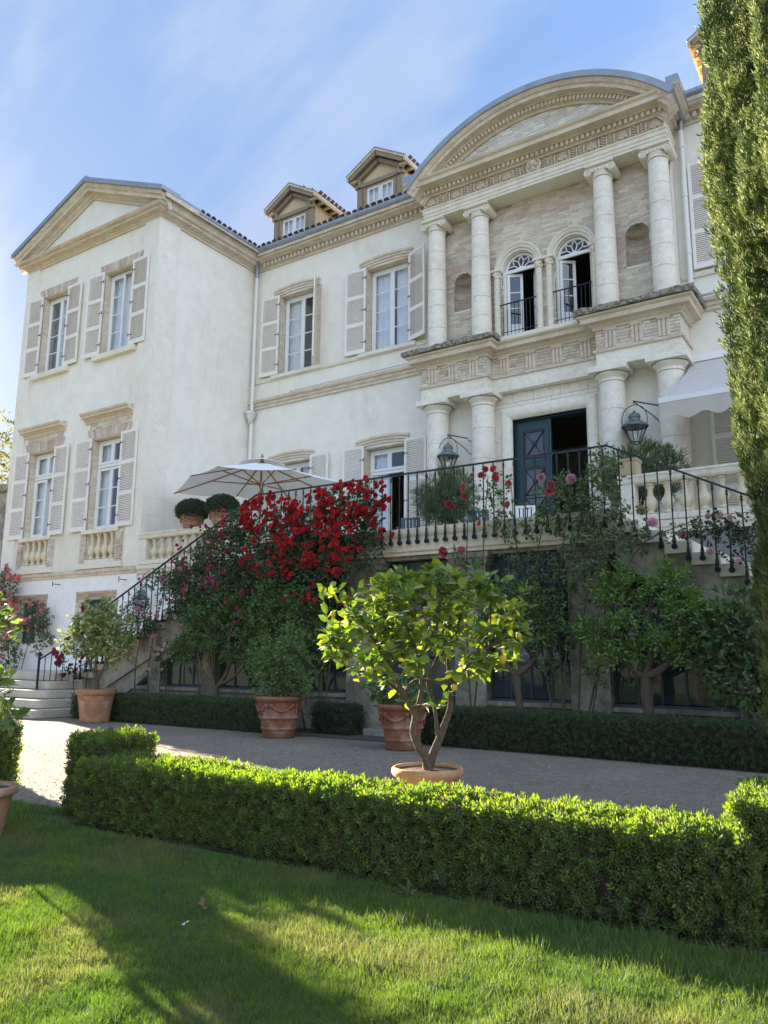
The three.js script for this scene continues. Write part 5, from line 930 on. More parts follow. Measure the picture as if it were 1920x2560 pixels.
function hedge(label, boxes, density, seed, o = {}) {
  const cx = (boxes[0][0] + boxes[0][1]) / 2, cz = (boxes[0][4] + boxes[0][5]) / 2, H = thing('box_hedge', label, 'hedge', [cx, 0, cz], o.group); if (o.turn) H.rotation.y = o.turn;
  const r = rng(seed), lists = [[], [], []], cols = [[], [], []], core = [];
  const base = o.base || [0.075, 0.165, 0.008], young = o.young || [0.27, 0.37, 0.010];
  for (const [x0, x1, , h, z0, z1] of boxes) {
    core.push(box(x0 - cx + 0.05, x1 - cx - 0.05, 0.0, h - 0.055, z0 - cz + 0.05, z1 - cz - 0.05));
    const faces = [[(x1 - x0) * h, 'f'], [(x1 - x0) * h, 'b'], [(x1 - x0) * (z1 - z0), 't'], [h * (z1 - z0), 'l'], [h * (z1 - z0), 'r']];
    for (const [area, f] of faces) {
      const n = Math.round(area * density * (f === 'b' && o.thinBack ? 0.4 : 1));
      for (let i = 0; i < n; i++) {
        const u = r(), v = r(); let p, nn;
        if (f === 'f') { p = [lerp(x0, x1, u), v * h, z1]; nn = [0, 0.3, 1]; } else if (f === 'b') { p = [lerp(x0, x1, u), v * h, z0]; nn = [0, 0.3, -1]; } else if (f === 't') { p = [lerp(x0, x1, u), h, lerp(z0, z1, v)]; nn = [0, 1, 0]; } else if (f === 'l') { p = [x0, u * h, lerp(z0, z1, v)]; nn = [-1, 0.3, 0]; } else { p = [x1, u * h, lerp(z0, z1, v)]; nn = [1, 0.3, 0]; }
        const bump = noise3(p[0] * 2.2 + seed, p[1] * 2.2, p[2] * 2.2) - 0.5, fine = noise3(p[0] * 9, p[1] * 9, p[2] * 9 + 5) - 0.5;
        if (noise3(p[0] * 14 + seed, p[1] * 14, p[2] * 14) > 0.80 && r() < 0.8) continue;
        const depth = bump * 0.06 + fine * 0.045 - 0.055 * r() - (p[1] < 0.10 && f !== 't' ? 0.06 * (1 - p[1] / 0.10) : 0);
        if (o.holes) { let skip = false; for (const [hx, hy, hr] of o.holes) if (Math.hypot(p[0] - hx, p[1] - hy) < hr * (0.7 + 0.6 * r())) skip = true; if (skip) continue; }
        const d = add3(nn, unit(r), 0.75); if (f !== 't') d[1] += 0.35;
        const q = add3(p, nn, depth), tall = f === 't' && r() < 0.06 ? 0.02 : 0; q[0] -= cx; q[1] += tall - 0.02; q[2] -= cz;
        const y = 0.2 + 0.8 * r() * (0.4 + 0.6 * r()), k = i % 3;
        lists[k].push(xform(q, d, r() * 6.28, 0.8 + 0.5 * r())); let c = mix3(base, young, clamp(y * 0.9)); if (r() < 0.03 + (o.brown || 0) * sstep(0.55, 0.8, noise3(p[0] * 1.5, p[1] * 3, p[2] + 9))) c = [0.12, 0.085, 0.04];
        cols[k].push(vary(c, r, 0.4));
      }
    }
  }
  mesh('twig_core', core, M.core, H);
  lists.forEach((l, i) => instanced('leaves', sprigs[i], M.leafHedge, l, H, cols[i]));
  return H;
}
hedge('long clipped box hedge in the foreground between lawn and gravel, raised blocks at both ends', [[-6.98, -0.9, 0, 0.575, -5.66, -5.12], [-7.45, -6.92, 0, 0.77, -5.98, -5.33], [-1.0, 0.3, 0, 0.78, -6.0, -5.25]], 1150, 11, { brown: 0.12, holes: [[-1.75, 0.22, 0.07], [-1.55, 0.18, 0.06], [-1.73, 0.42, 0.04]] });
hedge('box hedge end across the path gap at the left edge', [[-13.5, -9.65, 0, 0.75, -6.15, -5.3]], 900, 12);
const far = 'dark box hedges along the foot of the terrace';
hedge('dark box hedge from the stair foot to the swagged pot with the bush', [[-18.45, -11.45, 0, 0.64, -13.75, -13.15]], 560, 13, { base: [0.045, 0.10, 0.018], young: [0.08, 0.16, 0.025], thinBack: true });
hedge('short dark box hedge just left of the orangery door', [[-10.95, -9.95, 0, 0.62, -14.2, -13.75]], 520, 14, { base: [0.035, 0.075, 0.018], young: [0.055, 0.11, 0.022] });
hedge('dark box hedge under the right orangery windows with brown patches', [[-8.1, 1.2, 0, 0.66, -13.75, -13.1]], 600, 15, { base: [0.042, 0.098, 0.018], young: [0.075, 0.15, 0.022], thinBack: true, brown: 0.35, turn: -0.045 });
hedge('low hedge on the far side of the front steps', [[-30, -25.2, 0, 1.35, -14.3, -13.7]], 300, 16);

// ============================================================ lawn grass
{
  const tufts = [0, 1, 2].map((s) => { const b = new Batch(), r = rng(600 + s); for (let i = 0; i < 16; i++) { const a = r() * 6.28, q = r() * 0.05, L = 0.024 + 0.036 * r(), t = 0.25 + 0.6 * r(); b.add(LEAF.blade, [Math.cos(a) * q, -0.005, Math.sin(a) * q], [Math.cos(a * 3) * t, 1, Math.sin(a * 3) * t], [Math.cos(a * 2 + 1), 0.1, Math.sin(a * 2 + 1)], L, 0.0035, vary([1, 1, 1], r, 0.4)); } return b.geo(); });
  const r = rng(61), lists = [[], [], []], cols = [[], [], []], G = new THREE.Group(); G.name = 'grass'; scene.add(G); tag(G, 'short mown lawn grass in the foreground, partly in shade', 'grass', null, 'stuff');
  let n = 0; while (n < 62000) {
    const d = 1.6 + Math.pow(r(), 1.35) * 9, az = lerp(-1.1, 0.12, r()) + 0.0, x = Math.sin(az) * d, z = -Math.cos(az) * d;
    if (z < -5.3 || (x > -7.5 && z < -4.92 - 0.16 * noise2(x * 5, z * 5, 0, 3) && x < 0.4)) { if (!(x < -7.5 && z > -5.45)) continue; }
    const f = noise2(x * 1.3, z * 1.3, 0, 5), g = noise2(x * 4, z * 4, 0, 8), edge = z < -4.4 ? 1 : 0, s = 0.5 + 0.95 * f * f + 0.4 * (noise2(x * 6, z * 6, 0, 31) > 0.72 ? 1 : 0) + (edge && r() < 0.35 ? 0.5 : 0) + 0.3 * r();
    const dry = sstep(0.55, 0.8, noise2(x * 2.1 + 9, z * 2.1, 0, 15)); let c = mix3([0.085, 0.19, 0.010], [0.16, 0.26, 0.016], g); c = mix3(c, [0.30, 0.26, 0.10], dry * 0.7 * r());
    const k = n % 3; lists[k].push(xform([x, 0, z], [(r() - 0.5) * 0.3, 1, (r() - 0.5) * 0.3], r() * 6.28, s)); cols[k].push(vary(c, r, 0.35, 0.2)); n++;
  }
  M.grass = leafMat({ clearcoat: 0.06 });
  lists.forEach((l, i) => instanced('grass_blades', tufts[i], M.grass, l, G, cols[i]));
  // loose stones on the gravel
  const peb = new THREE.IcosahedronGeometry(1, 0).scale(1, 0.6, 0.8), pl = [], pc = [], rr = rng(62);
  for (let i = 0; i < 42000; i++) { const d = 5.5 + Math.pow(rr(), 1.3) * 11, az = lerp(-1.12, 0.1, rr()), x = Math.sin(az) * d, z = -Math.cos(az) * d; if (z > -5.5 || z < -13.2) continue; pl.push(xform([x, 0.001, z], [rr() - 0.5, 1, rr() - 0.5], rr() * 6, 0.006 + 0.014 * rr() * rr() * rr())); pc.push(vary(mix3([0.42, 0.345, 0.26], [0.16, 0.13, 0.10], rr()), rr, 0.6)); }
  const st = instanced('gravel_stones', peb, std({ roughness: 0.95 }), pl, scene, pc); tag(st, 'loose gravel stones on the path', 'gravel', null, 'stuff');
}

// ============================================================ dark cypress at the right edge, another off to the left
const sprays = [0, 1, 2].map((s) => { const b = new Batch(), r = rng(700 + s); for (let i = 0; i < 26; i++) { const y = r() * 0.13, a = r() * 6.28, L = 0.035 + 0.05 * r(); b.add(LEAF.spear, [Math.cos(a) * 0.012, y, Math.sin(a) * 0.012], [Math.cos(a) * 0.5, 1.0, Math.sin(a) * 0.5], unit(r), L, 0.012 + 0.006 * r(), vary([1, 1, 1], r, 0.35)); } return b.geo(); });
function cypress(label, x, z, R, H, n, seed, yMax) {
  const t = thing('cypress_tree', label, 'tree', [x, 0, z]), r = rng(seed), lists = [[], [], []], cols = [[], [], []];
  const prof = (y) => R * (0.74 + 0.10 * sstep(0, 2.0, y) + 0.16 * sstep(1.5, 8, y)) * (y > H * 0.6 ? Math.sqrt(Math.max(0, 1 - ((y - H * 0.6) / (H * 0.4)) ** 2)) : 1);
  const surf = (a, y) => prof(y) * (1 + 0.20 * (noise3(Math.cos(a) * 2.2 + seed, y * 0.55, Math.sin(a) * 2.2 + 7) - 0.5) + 0.30 * (noise3(Math.cos(a) * 6, y * 0.9, Math.sin(a) * 6 + 3) - 0.5));
  for (let i = 0; i < n; i++) {
    const a = r() * 6.283, y = 0.12 + r() * ((yMax || H) - 0.15), gap = noise3(Math.cos(a) * 6 + 4, y * 1.5, Math.sin(a) * 6), q = surf(a, y) - 0.30 * r() * r() - 0.30 * sstep(0.56, 0.72, gap);
    const d = [Math.cos(a) * 0.35 + (r() - 0.5) * 0.5, 1, Math.sin(a) * 0.35 + (r() - 0.5) * 0.5], k = i % 3;
    lists[k].push(xform([Math.cos(a) * q, y, Math.sin(a) * q], d, r() * 6.28, 0.42 + 0.42 * r()));
    let c = mix3([0.055, 0.105, 0.026], [0.22, 0.265, 0.085], sstep(0.25, 0.8, r() * 0.6 + 0.4 * noise3(Math.cos(a) * 3, y * 2, Math.sin(a) * 3 + 11))); if (gap > 0.78 && r() < 0.25) c = [0.16, 0.10, 0.045]; cols[k].push(vary(c, r, 0.35));
  }
  const pts = []; for (let i = 0; i <= 24; i++) { const y = i / 24 * (H - 0.3); pts.push([Math.max(0.01, prof(y) * 0.70), y + 0.25]); } pts[0][0] = 0.001;
  mesh('trunk', [bar([0, 0, 0], [0, H * 0.7, 0], 0.14, 10, 0.05)], M.bark, t); mesh('inner_twigs', [lathe(pts, 24)], M.core, t);
  const crown = new THREE.Group(); crown.name = 'crown'; t.add(crown); lists.forEach((l, i) => instanced('leaves', sprays[i], M.leafCypress, l, t, cols[i])); t.remove(crown);
  return t;
}
cypress('tall columnar cypress filling the right edge of the garden', 0.03, -6.8, 1.15, 13, 66000, 21, 9.8);
cypress('slim cypress standing on the lawn beyond the left edge', -14.6, -7.02, 0.40, 8.5, 5000, 22);

// ============================================================ trees and shrubs
function shrub(o) {           // o: name, label, category, pos, blobs [[x, y, z, rx, ry, rz, n clusters]], leaf, len, wid, per, color
  const t = thing(o.name, o.label, o.category, o.pos, o.group), r = rng(o.seed), b = new Batch(), tw = [];
  (o.limbs || []).forEach(([pts, r0, r1], i) => mesh(i ? 'limb' : 'trunk', [taper(pts, r0 * 0.8, r1 * 0.8, 9, 0, 0.55, i + o.seed)], o.bark || M.bark, t));
  const limbPts = (o.limbs || []).flatMap(([pts]) => pts.slice(1));
  for (const [x, y, z, rx, ry, rz, n] of o.blobs) for (let i = 0; i < n; i++) {
    const u = unit(r), q = Math.pow(r(), o.fill || 0.45), c = [x + u[0] * rx * q, y + u[1] * ry * q, z + u[2] * rz * q];
    if (limbPts.length && r() < (o.twigs ?? 0.7)) { let best = limbPts[0], bd = 1e9; for (const p of limbPts) { const dd = Math.hypot(p[0] - c[0], (p[1] - c[1]) * 0.7 + 0.1, p[2] - c[2]); if (dd < bd) { bd = dd; best = p; } } tw.push(taper([best, add3(mix3(best, c, 0.5), [0, 0.06 * bd, 0]), c], 0.012, 0.004, 4, 5)); }
    const out = [u[0], u[1] * 0.6 + 0.45, u[2]];
    for (let k = 0; k < o.per; k++) {
      const p = add3(c, unit(r), (o.spread || 0.12) * r()), d = add3(add3(out, unit(r), 0.9), [0, o.lift || 0, 0]), L = o.len * (0.65 + 0.6 * r());
      b.add(LEAF[o.leaf || 'oval'], p, d, add3([0, 1, 0], unit(r), 0.9), L, L * (o.wid || 0.55) * 1.6, vary(r() < (o.freshShare || 0.2) ? o.fresh : o.color, r, 0.45, 0.15));
    }
  }
  if (tw.length) mesh('twigs', tw, o.twigMat || M.twig, t, 'stuff');
  b.build('leaves', o.mat || M.leaf, t);
  return t;
}
// espaliered shrubs in the bed
const DK = [0.072, 0.175, 0.022], MD = [0.12, 0.255, 0.03], FR = [0.18, 0.34, 0.04];
shrub({ name: 'trained_shrub', label: 'candelabra-trained green shrub in front of the left orangery windows', category: 'shrub', pos: [-14.1, 0, -14.0], seed: 31, color: DK, fresh: MD, len: 0.085, per: 16, spread: 0.16, wid: 0.5,
  limbs: [[[[0, 0, 0], [0.02, 0.5, 0], [-0.05, 0.9, 0]], 0.09, 0.08], [[[-0.05, 0.85, 0], [-0.5, 1.3, 0.05], [-0.7, 1.9, 0], [-0.65, 2.6, 0]], 0.06, 0.02], [[[-0.03, 0.85, 0], [-0.25, 1.4, 0], [-0.3, 2.1, 0.05], [-0.2, 2.9, 0]], 0.055, 0.02], [[[0, 0.85, 0], [0.35, 1.3, 0], [0.4, 2.0, 0.05], [0.5, 2.7, 0]], 0.06, 0.02], [[[0, 0.9, 0], [0.65, 1.2, 0], [1.0, 1.7, 0], [1.05, 2.4, 0]], 0.05, 0.02]],
  blobs: [[-1.1, 1.75, 0.05, 0.55, 0.4, 0.3, 58], [-0.55, 2.5, 0.05, 0.7, 0.6, 0.35, 130], [0.3, 2.75, 0.05, 0.75, 0.55, 0.35, 130], [0.95, 2.2, 0.05, 0.4, 0.6, 0.3, 65], [-0.1, 1.9, 0.1, 0.5, 0.4, 0.3, 43], [0.6, 1.6, 0.1, 0.3, 0.3, 0.2, 17]] });
shrub({ name: 'wall_shrub', label: 'tall dense green shrub against the orangery behind the bush pot', category: 'shrub', pos: [-12.0, 0, -14.0], seed: 32, color: DK, fresh: MD, len: 0.095, per: 16, spread: 0.18, wid: 0.5,
  limbs: [[[[0, 0, 0], [0.05, 0.8, 0], [-0.1, 1.6, 0], [-0.1, 2.6, 0]], 0.07, 0.03], [[[0.05, 0.7, 0], [0.5, 1.5, 0], [0.7, 2.4, 0]], 0.05, 0.02], [[[0, 0.6, 0], [-0.5, 1.3, 0], [-0.6, 2.2, 0]], 0.05, 0.02]],
  blobs: [[-0.3, 2.7, 0.1, 0.7, 0.75, 0.35, 174], [0.55, 2.5, 0.1, 0.7, 0.7, 0.35, 159], [0.1, 1.8, 0.1, 0.8, 0.6, 0.35, 116], [1.1, 1.9, 0.1, 0.5, 0.6, 0.3, 65], [-0.7, 1.5, 0.1, 0.4, 0.5, 0.3, 43]] });
shrub({ name: 'trained_shrub', label: 'small forked shrub behind the lemon tree by the orangery window', category: 'shrub', pos: [-6.28, 0, -14.0], seed: 33, color: DK, fresh: MD, len: 0.085, per: 15, spread: 0.15, wid: 0.5,
  limbs: [[[[0, 0, 0], [0.02, 0.7, 0], [-0.03, 1.35, 0]], 0.1, 0.09], [[[-0.03, 1.3, 0], [-0.3, 1.6, 0], [-0.4, 2.2, 0]], 0.07, 0.03], [[[0, 1.3, 0], [0.35, 1.6, 0], [0.5, 2.2, 0]], 0.07, 0.03]],
  blobs: [[-0.4, 2.3, 0, 0.6, 0.5, 0.35, 87], [0.45, 2.3, 0.05, 0.55, 0.6, 0.35, 87], [0.1, 2.8, 0, 0.5, 0.4, 0.3, 58]] });
shrub({ name: 'trained_shrub', label: 'gnarled pollarded shrub with fresh green tufts before the right orangery window', category: 'shrub', pos: [-3.92, 0, -14.0], seed: 34, color: [0.14, 0.29, 0.032], fresh: [0.20, 0.37, 0.045], len: 0.085, per: 18, spread: 0.17, wid: 0.5,
  limbs: [[[[0, 0, 0], [0.03, 0.7, 0], [0.0, 1.35, 0]], 0.11, 0.12], [[[0, 1.3, 0], [-0.35, 1.6, 0.05], [-0.55, 1.8, 0.05]], 0.09, 0.05], [[[0, 1.35, 0], [0.1, 1.7, 0], [0.1, 2.3, 0], [0.2, 2.8, 0]], 0.08, 0.025], [[[0, 1.3, 0], [0.35, 1.5, 0.05], [0.5, 1.65, 0.05], [0.6, 2.4, 0]], 0.09, 0.025], [[[-0.5, 1.75, 0.05], [-0.45, 2.2, 0], [-0.35, 2.8, 0]], 0.045, 0.02]],
  blobs: [[-0.4, 2.85, 0, 0.5, 0.4, 0.3, 66], [-0.8, 2.05, 0.05, 0.4, 0.3, 0.25, 37], [-0.3, 2.25, 0.1, 0.35, 0.3, 0.25, 29], [0.45, 2.9, 0, 0.4, 0.4, 0.3, 52], [0.75, 2.35, 0.05, 0.5, 0.45, 0.3, 72], [0.3, 1.95, 0.1, 0.35, 0.3, 0.25, 34], [-0.15, 1.75, 0.12, 0.3, 0.25, 0.2, 20], [0.7, 1.75, 0.1, 0.3, 0.3, 0.2, 23], [-0.55, 1.65, 0.1, 0.35, 0.2, 0.2, 20]], twigs: 0.4 });
shrub({ name: 'citrus_shrub', label: 'broad-leaved citrus shrub beside the cypress below the right stair', category: 'shrub', pos: [-2.35, 0, -13.9], seed: 35, color: DK, fresh: [0.11, 0.19, 0.04], freshShare: 0.3, len: 0.13, per: 10, spread: 0.2, wid: 0.55, mat: M.leafGloss,
  limbs: [[[[0, 0, 0], [0.05, 0.8, 0], [0, 1.6, 0], [0.1, 2.3, 0]], 0.05, 0.02]], blobs: [[0, 2.1, 0.1, 0.65, 0.7, 0.4, 101], [0.1, 1.3, 0.1, 0.6, 0.6, 0.35, 87], [-0.45, 1.55, 0.1, 0.3, 0.3, 0.25, 20], [0.9, 1.6, 0, 0.7, 0.9, 0.4, 87]] });
// pots along the path
pot('large pale terracotta pot with two plain bands near the stair foot', -16.95, -12.75, 0.49, 0.80, 'plain', M.terraBrown);
pot('red terracotta pot with garlands and dense green bush, beside the left hedge', -11.0, -12.72, 0.52, 0.82, 'swag', M.terraRed);
pot('weathered terracotta pot with garlands behind the lemon tree', -7.82, -12.4, 0.47, 0.79, 'swag', M.terraRed).rotation.y = 1.9;
pot('wide low terracotta bowl holding the lemon tree in front of the gravel', -4.65, -7.9, 0.405, 0.42, 'bowl', M.terraPale);
pot('terracotta pot at the lawn edge, far left', -7.12, -4.15, 0.36, 0.45, 'plain', M.terraBrown);
shrub({ name: 'potted_citrus_tree', label: 'pale green citrus tree with several stems in the pot near the stair', category: 'tree', pos: [-16.95, 0.68, -12.75], seed: 41, color: [0.15, 0.24, 0.045], fresh: [0.32, 0.38, 0.09], freshShare: 0.45, len: 0.12, per: 8, spread: 0.18, wid: 0.55, mat: M.leafGloss, fill: 0.6,
  limbs: [[[[0, 0, 0], [0, 0.25, 0], [-0.08, 0.5, 0]], 0.07, 0.05], [[[-0.05, 0.4, 0], [-0.35, 0.9, 0.1], [-0.6, 1.5, 0.1]], 0.045, 0.015], [[[0, 0.3, 0], [0.3, 0.8, 0], [0.55, 1.4, 0]], 0.045, 0.015], [[[-0.05, 0.45, 0], [0, 1.0, 0.1], [0.05, 1.8, 0]], 0.04, 0.012]],
  blobs: [[-0.55, 1.35, 0.1, 0.55, 0.6, 0.55, 85], [0.4, 1.5, 0, 0.65, 0.7, 0.6, 110], [-0.05, 1.95, 0, 0.55, 0.4, 0.5, 50], [0.75, 1.0, 0, 0.3, 0.4, 0.3, 18]] });
shrub({ name: 'potted_bush', label: 'dense dark green bush growing out of the garlanded red pot', category: 'shrub', pos: [-11.0, 0.70, -12.72], seed: 42, color: [0.09, 0.205, 0.028], fresh: [0.15, 0.30, 0.038], len: 0.085, per: 16, spread: 0.16, wid: 0.42,
  limbs: [[[[0, 0, 0], [0, 0.5, 0], [0, 1.1, 0]], 0.03, 0.01], [[[0.1, 0, 0], [0.3, 0.5, 0], [0.5, 1.0, 0]], 0.025, 0.01], [[[-0.1, 0, 0], [-0.4, 0.5, 0], [-0.6, 1.0, 0]], 0.025, 0.01]],
  blobs: [[0, 0.45, 0, 0.65, 0.5, 0.5, 110], [-0.35, 0.85, 0, 0.45, 0.5, 0.4, 55], [0.25, 1.0, 0, 0.5, 0.6, 0.4, 70], [0.6, 0.5, 0, 0.4, 0.4, 0.3, 30]] });
shrub({ name: 'potted_bush', label: 'low leafy plant in the weathered pot behind the lemon tree', category: 'plant', pos: [-7.82, 0.68, -12.4], seed: 43, color: DK, fresh: FR, len: 0.13, per: 8, spread: 0.15, wid: 0.5, blobs: [[0, 0.2, 0, 0.45, 0.3, 0.4, 36], [-0.5, 0.35, 0, 0.3, 0.25, 0.2, 12]], limbs: [[[[0, 0, 0], [0, 0.2, 0], [-0.1, 0.4, 0]], 0.015, 0.01]] });
shrub({ name: 'lemon_sprig_plant', label: 'pale lemon seedling with white blossom in the far left pot', category: 'plant', pos: [-7.12, 0.40, -4.15], seed: 44, color: [0.10, 0.19, 0.03], fresh: [0.20, 0.30, 0.04], freshShare: 0.5, len: 0.13, per: 5, spread: 0.10, wid: 0.6, mat: M.leafGloss,
  limbs: [[[[0, 0, 0], [0, 0.3, 0], [0.05, 0.7, 0], [0.15, 1.0, 0]], 0.02, 0.008], [[[0, 0.3, 0], [0.15, 0.5, -0.05], [0.3, 0.6, -0.1]], 0.012, 0.005], [[[0, 0.5, 0], [-0.2, 0.8, 0], [-0.3, 1.1, 0]], 0.012, 0.005]], blobs: [[0.12, 0.85, 0, 0.22, 0.22, 0.2, 12], [0.25, 0.62, -0.1, 0.12, 0.1, 0.1, 6], [-0.3, 1.0, 0, 0.2, 0.3, 0.2, 12]], twigs: 1 });
shrub({ name: 'lemon_tree', label: 'lemon tree reaching in at the left edge above the hedge', category: 'tree', pos: [-13.0, 0, -7.1], seed: 45, color: [0.07, 0.13, 0.025], fresh: [0.17, 0.24, 0.035], freshShare: 0.4, len: 0.14, per: 9, spread: 0.2, wid: 0.55, mat: M.leafGloss,
  limbs: [[[[0, 0, 0], [0, 0.8, 0], [0.1, 1.4, 0]], 0.07, 0.05], [[[0.05, 1.2, 0], [0.5, 1.7, 0.1], [0.9, 2.1, 0.2]], 0.04, 0.015], [[[0.05, 1.2, 0], [-0.4, 1.8, 0], [-0.7, 2.3, 0]], 0.04, 0.015]], blobs: [[0.55, 2.1, 0.2, 0.65, 0.45, 0.5, 60], [-0.4, 2.2, 0, 0.7, 0.55, 0.6, 70], [0, 1.9, -0.3, 0.8, 0.4, 0.5, 40]] });
// terrace: oleanders, box balls
pot('terracotta pot with oleander behind the railing left of the door', -10.0, -18.0, 0.42, 0.55, 'plain', M.terraBrown, FLOOR);
pot('terracotta pot with oleander behind the railing right of the door', -5.0, -18.0, 0.42, 0.55, 'plain', M.terraBrown, FLOOR);
const oleander = (label, x, z, seed, w) => shrub({ name: 'oleander', label, category: 'shrub', pos: [x, FLOOR + 0.45, z], seed, color: [0.10, 0.17, 0.05], fresh: [0.15, 0.24, 0.06], len: 0.16, per: 18, spread: 0.15, wid: 0.11, leaf: 'kite', lift: 0.7,
  limbs: [[[[0, 0, 0], [0, 0.4, 0], [0, 0.9, 0]], 0.03, 0.01], [[[0.1, 0, 0], [0.3, 0.5, 0], [0.5 * w, 1.0, 0]], 0.02, 0.008], [[[-0.1, 0, 0], [-0.3, 0.5, 0], [-0.5 * w, 1.0, 0]], 0.02, 0.008]], blobs: [[0, 0.85, 0, 0.95 * w, 0.75, 0.6, 330], [0, 0.5, 0, 0.8 * w, 0.45, 0.5, 130]] });
oleander('bushy grey-green oleander behind the railing left of the door', -10.05, -18.0, 51, 0.95); oleander('wide grey-green oleander behind the railing under the right lantern', -4.9, -18.0, 52, 1.12);
for (const [x, l1, l2, s] of [[-17.98, 'small ribbed terracotta pot on the balustrade, nearer the wing', 'clipped box ball in the balustrade pot nearer the wing', 1], [-16.72, 'small ribbed terracotta pot on the balustrade, nearer the roses', 'clipped box ball in the balustrade pot nearer the roses', 1.03]]) {
  pot(l1, x, -16.5, 0.40 * s, 0.40, 'swag', M.terraBrown, 5.41);
  const t = thing('box_ball', l2, 'shrub', [x, 5.95, -16.5]), r = rng(80 + Math.round(-x)), lists = [[], [], []], cols = [[], [], []];
  for (let i = 0; i < 1500; i++) { const u = unit(r); if (u[1] < -0.6) continue; const q = 0.92 + 0.12 * r(); lists[i % 3].push(xform([u[0] * 0.43 * s * q, u[1] * 0.29 * q, u[2] * 0.42 * q], add3(u, unit(r), 0.5), r() * 6, 0.9 + 0.5 * r())); cols[i % 3].push(vary([0.045, 0.085, 0.02], r, 0.5)); }
  mesh('twig_core', [new THREE.SphereGeometry(0.5, 16, 12).scale(0.74 * s, 0.48, 0.72)], M.core, t); lists.forEach((l, i) => instanced('leaves', sprigs[i], M.leafHedge, l, t, cols[i]));
}
{
  const b = thing('wicker_basket', 'square wicker basket planter on the end of the right balustrade', 'basket', [-4.72, 5.41, -16.5]);
  mesh('body', [rbox(-0.19, 0.19, 0, 0.34, -0.19, 0.19, 0.03), rbox(-0.21, 0.21, 0.30, 0.36, -0.21, 0.21, 0.02)], M.wicker, b);
}

// ============================================================ roses
const roseGeo = [0, 1].map((s) => {
  const b = new Batch(), r = rng(900 + s), cup = { v: [[0, 0, 0], [-0.45, 0.5, 0.1], [0, 0.5, -0.08], [0.45, 0.5, 0.1], [-0.3, 0.95, -0.02], [0.3, 0.95, -0.02]], t: [[0, 2, 1], [0, 3, 2], [1, 2, 4], [2, 3, 5], [2, 5, 4]] };
  for (let ringI = 0; ringI < 4; ringI++) { const n = [6, 6, 5, 3][ringI], tilt = [1.25, 0.75, 0.4, 0.12][ringI], L = [0.62, 0.62, 0.58, 0.5][ringI]; for (let i = 0; i < n; i++) { const a = i / n * 6.283 + ringI * 0.5 + r() * 0.3, d = [Math.cos(a) * tilt, 1, Math.sin(a) * tilt], k = 0.85 + 0.15 * r() ; b.add(cup, [Math.cos(a) * 0.05, -0.1 + ringI * 0.04, Math.sin(a) * 0.05], d, [-Math.cos(a), 0.2, -Math.sin(a)], L, L * 0.95, [k, k, k]); } }
  return b.geo();
});
const petals = (c, k = 0.15) => [0, 1, 2].map((i) => { const m = M.petal.clone(); m.color = col(c[0] * (1 - k + k * i), c[1] * (1 - k + k * i), c[2] * (1 - k + k * i)); return m; });
const PET = { red: petals([0.64, 0.014, 0.022], 0.3), magenta: petals([0.55, 0.06, 0.19]), pink: petals([0.66, 0.20, 0.25]), pale: petals([0.74, 0.42, 0.50]), salmon: petals([0.78, 0.32, 0.32], 0.25), crimson: petals([0.28, 0.008, 0.025]), blush: petals([0.80, 0.58, 0.58]), coral: petals([0.66, 0.10, 0.13]) };
function bloom(parent, p, size, kind, r, face = [0.2, 0.35, 1]) {
  const m = mesh('rose_bloom', roseGeo[r() < 0.5 ? 0 : 1], PET[kind][Math.floor(r() * 3)], parent);
  m.position.set(...p); m.quaternion.setFromUnitVectors(UP, new THREE.Vector3(...add3(face, unit(r), 0.55)).normalize()); m.rotateY(r() * 6); m.scale.setScalar(size * (0.8 + 0.4 * r())); return m;
}
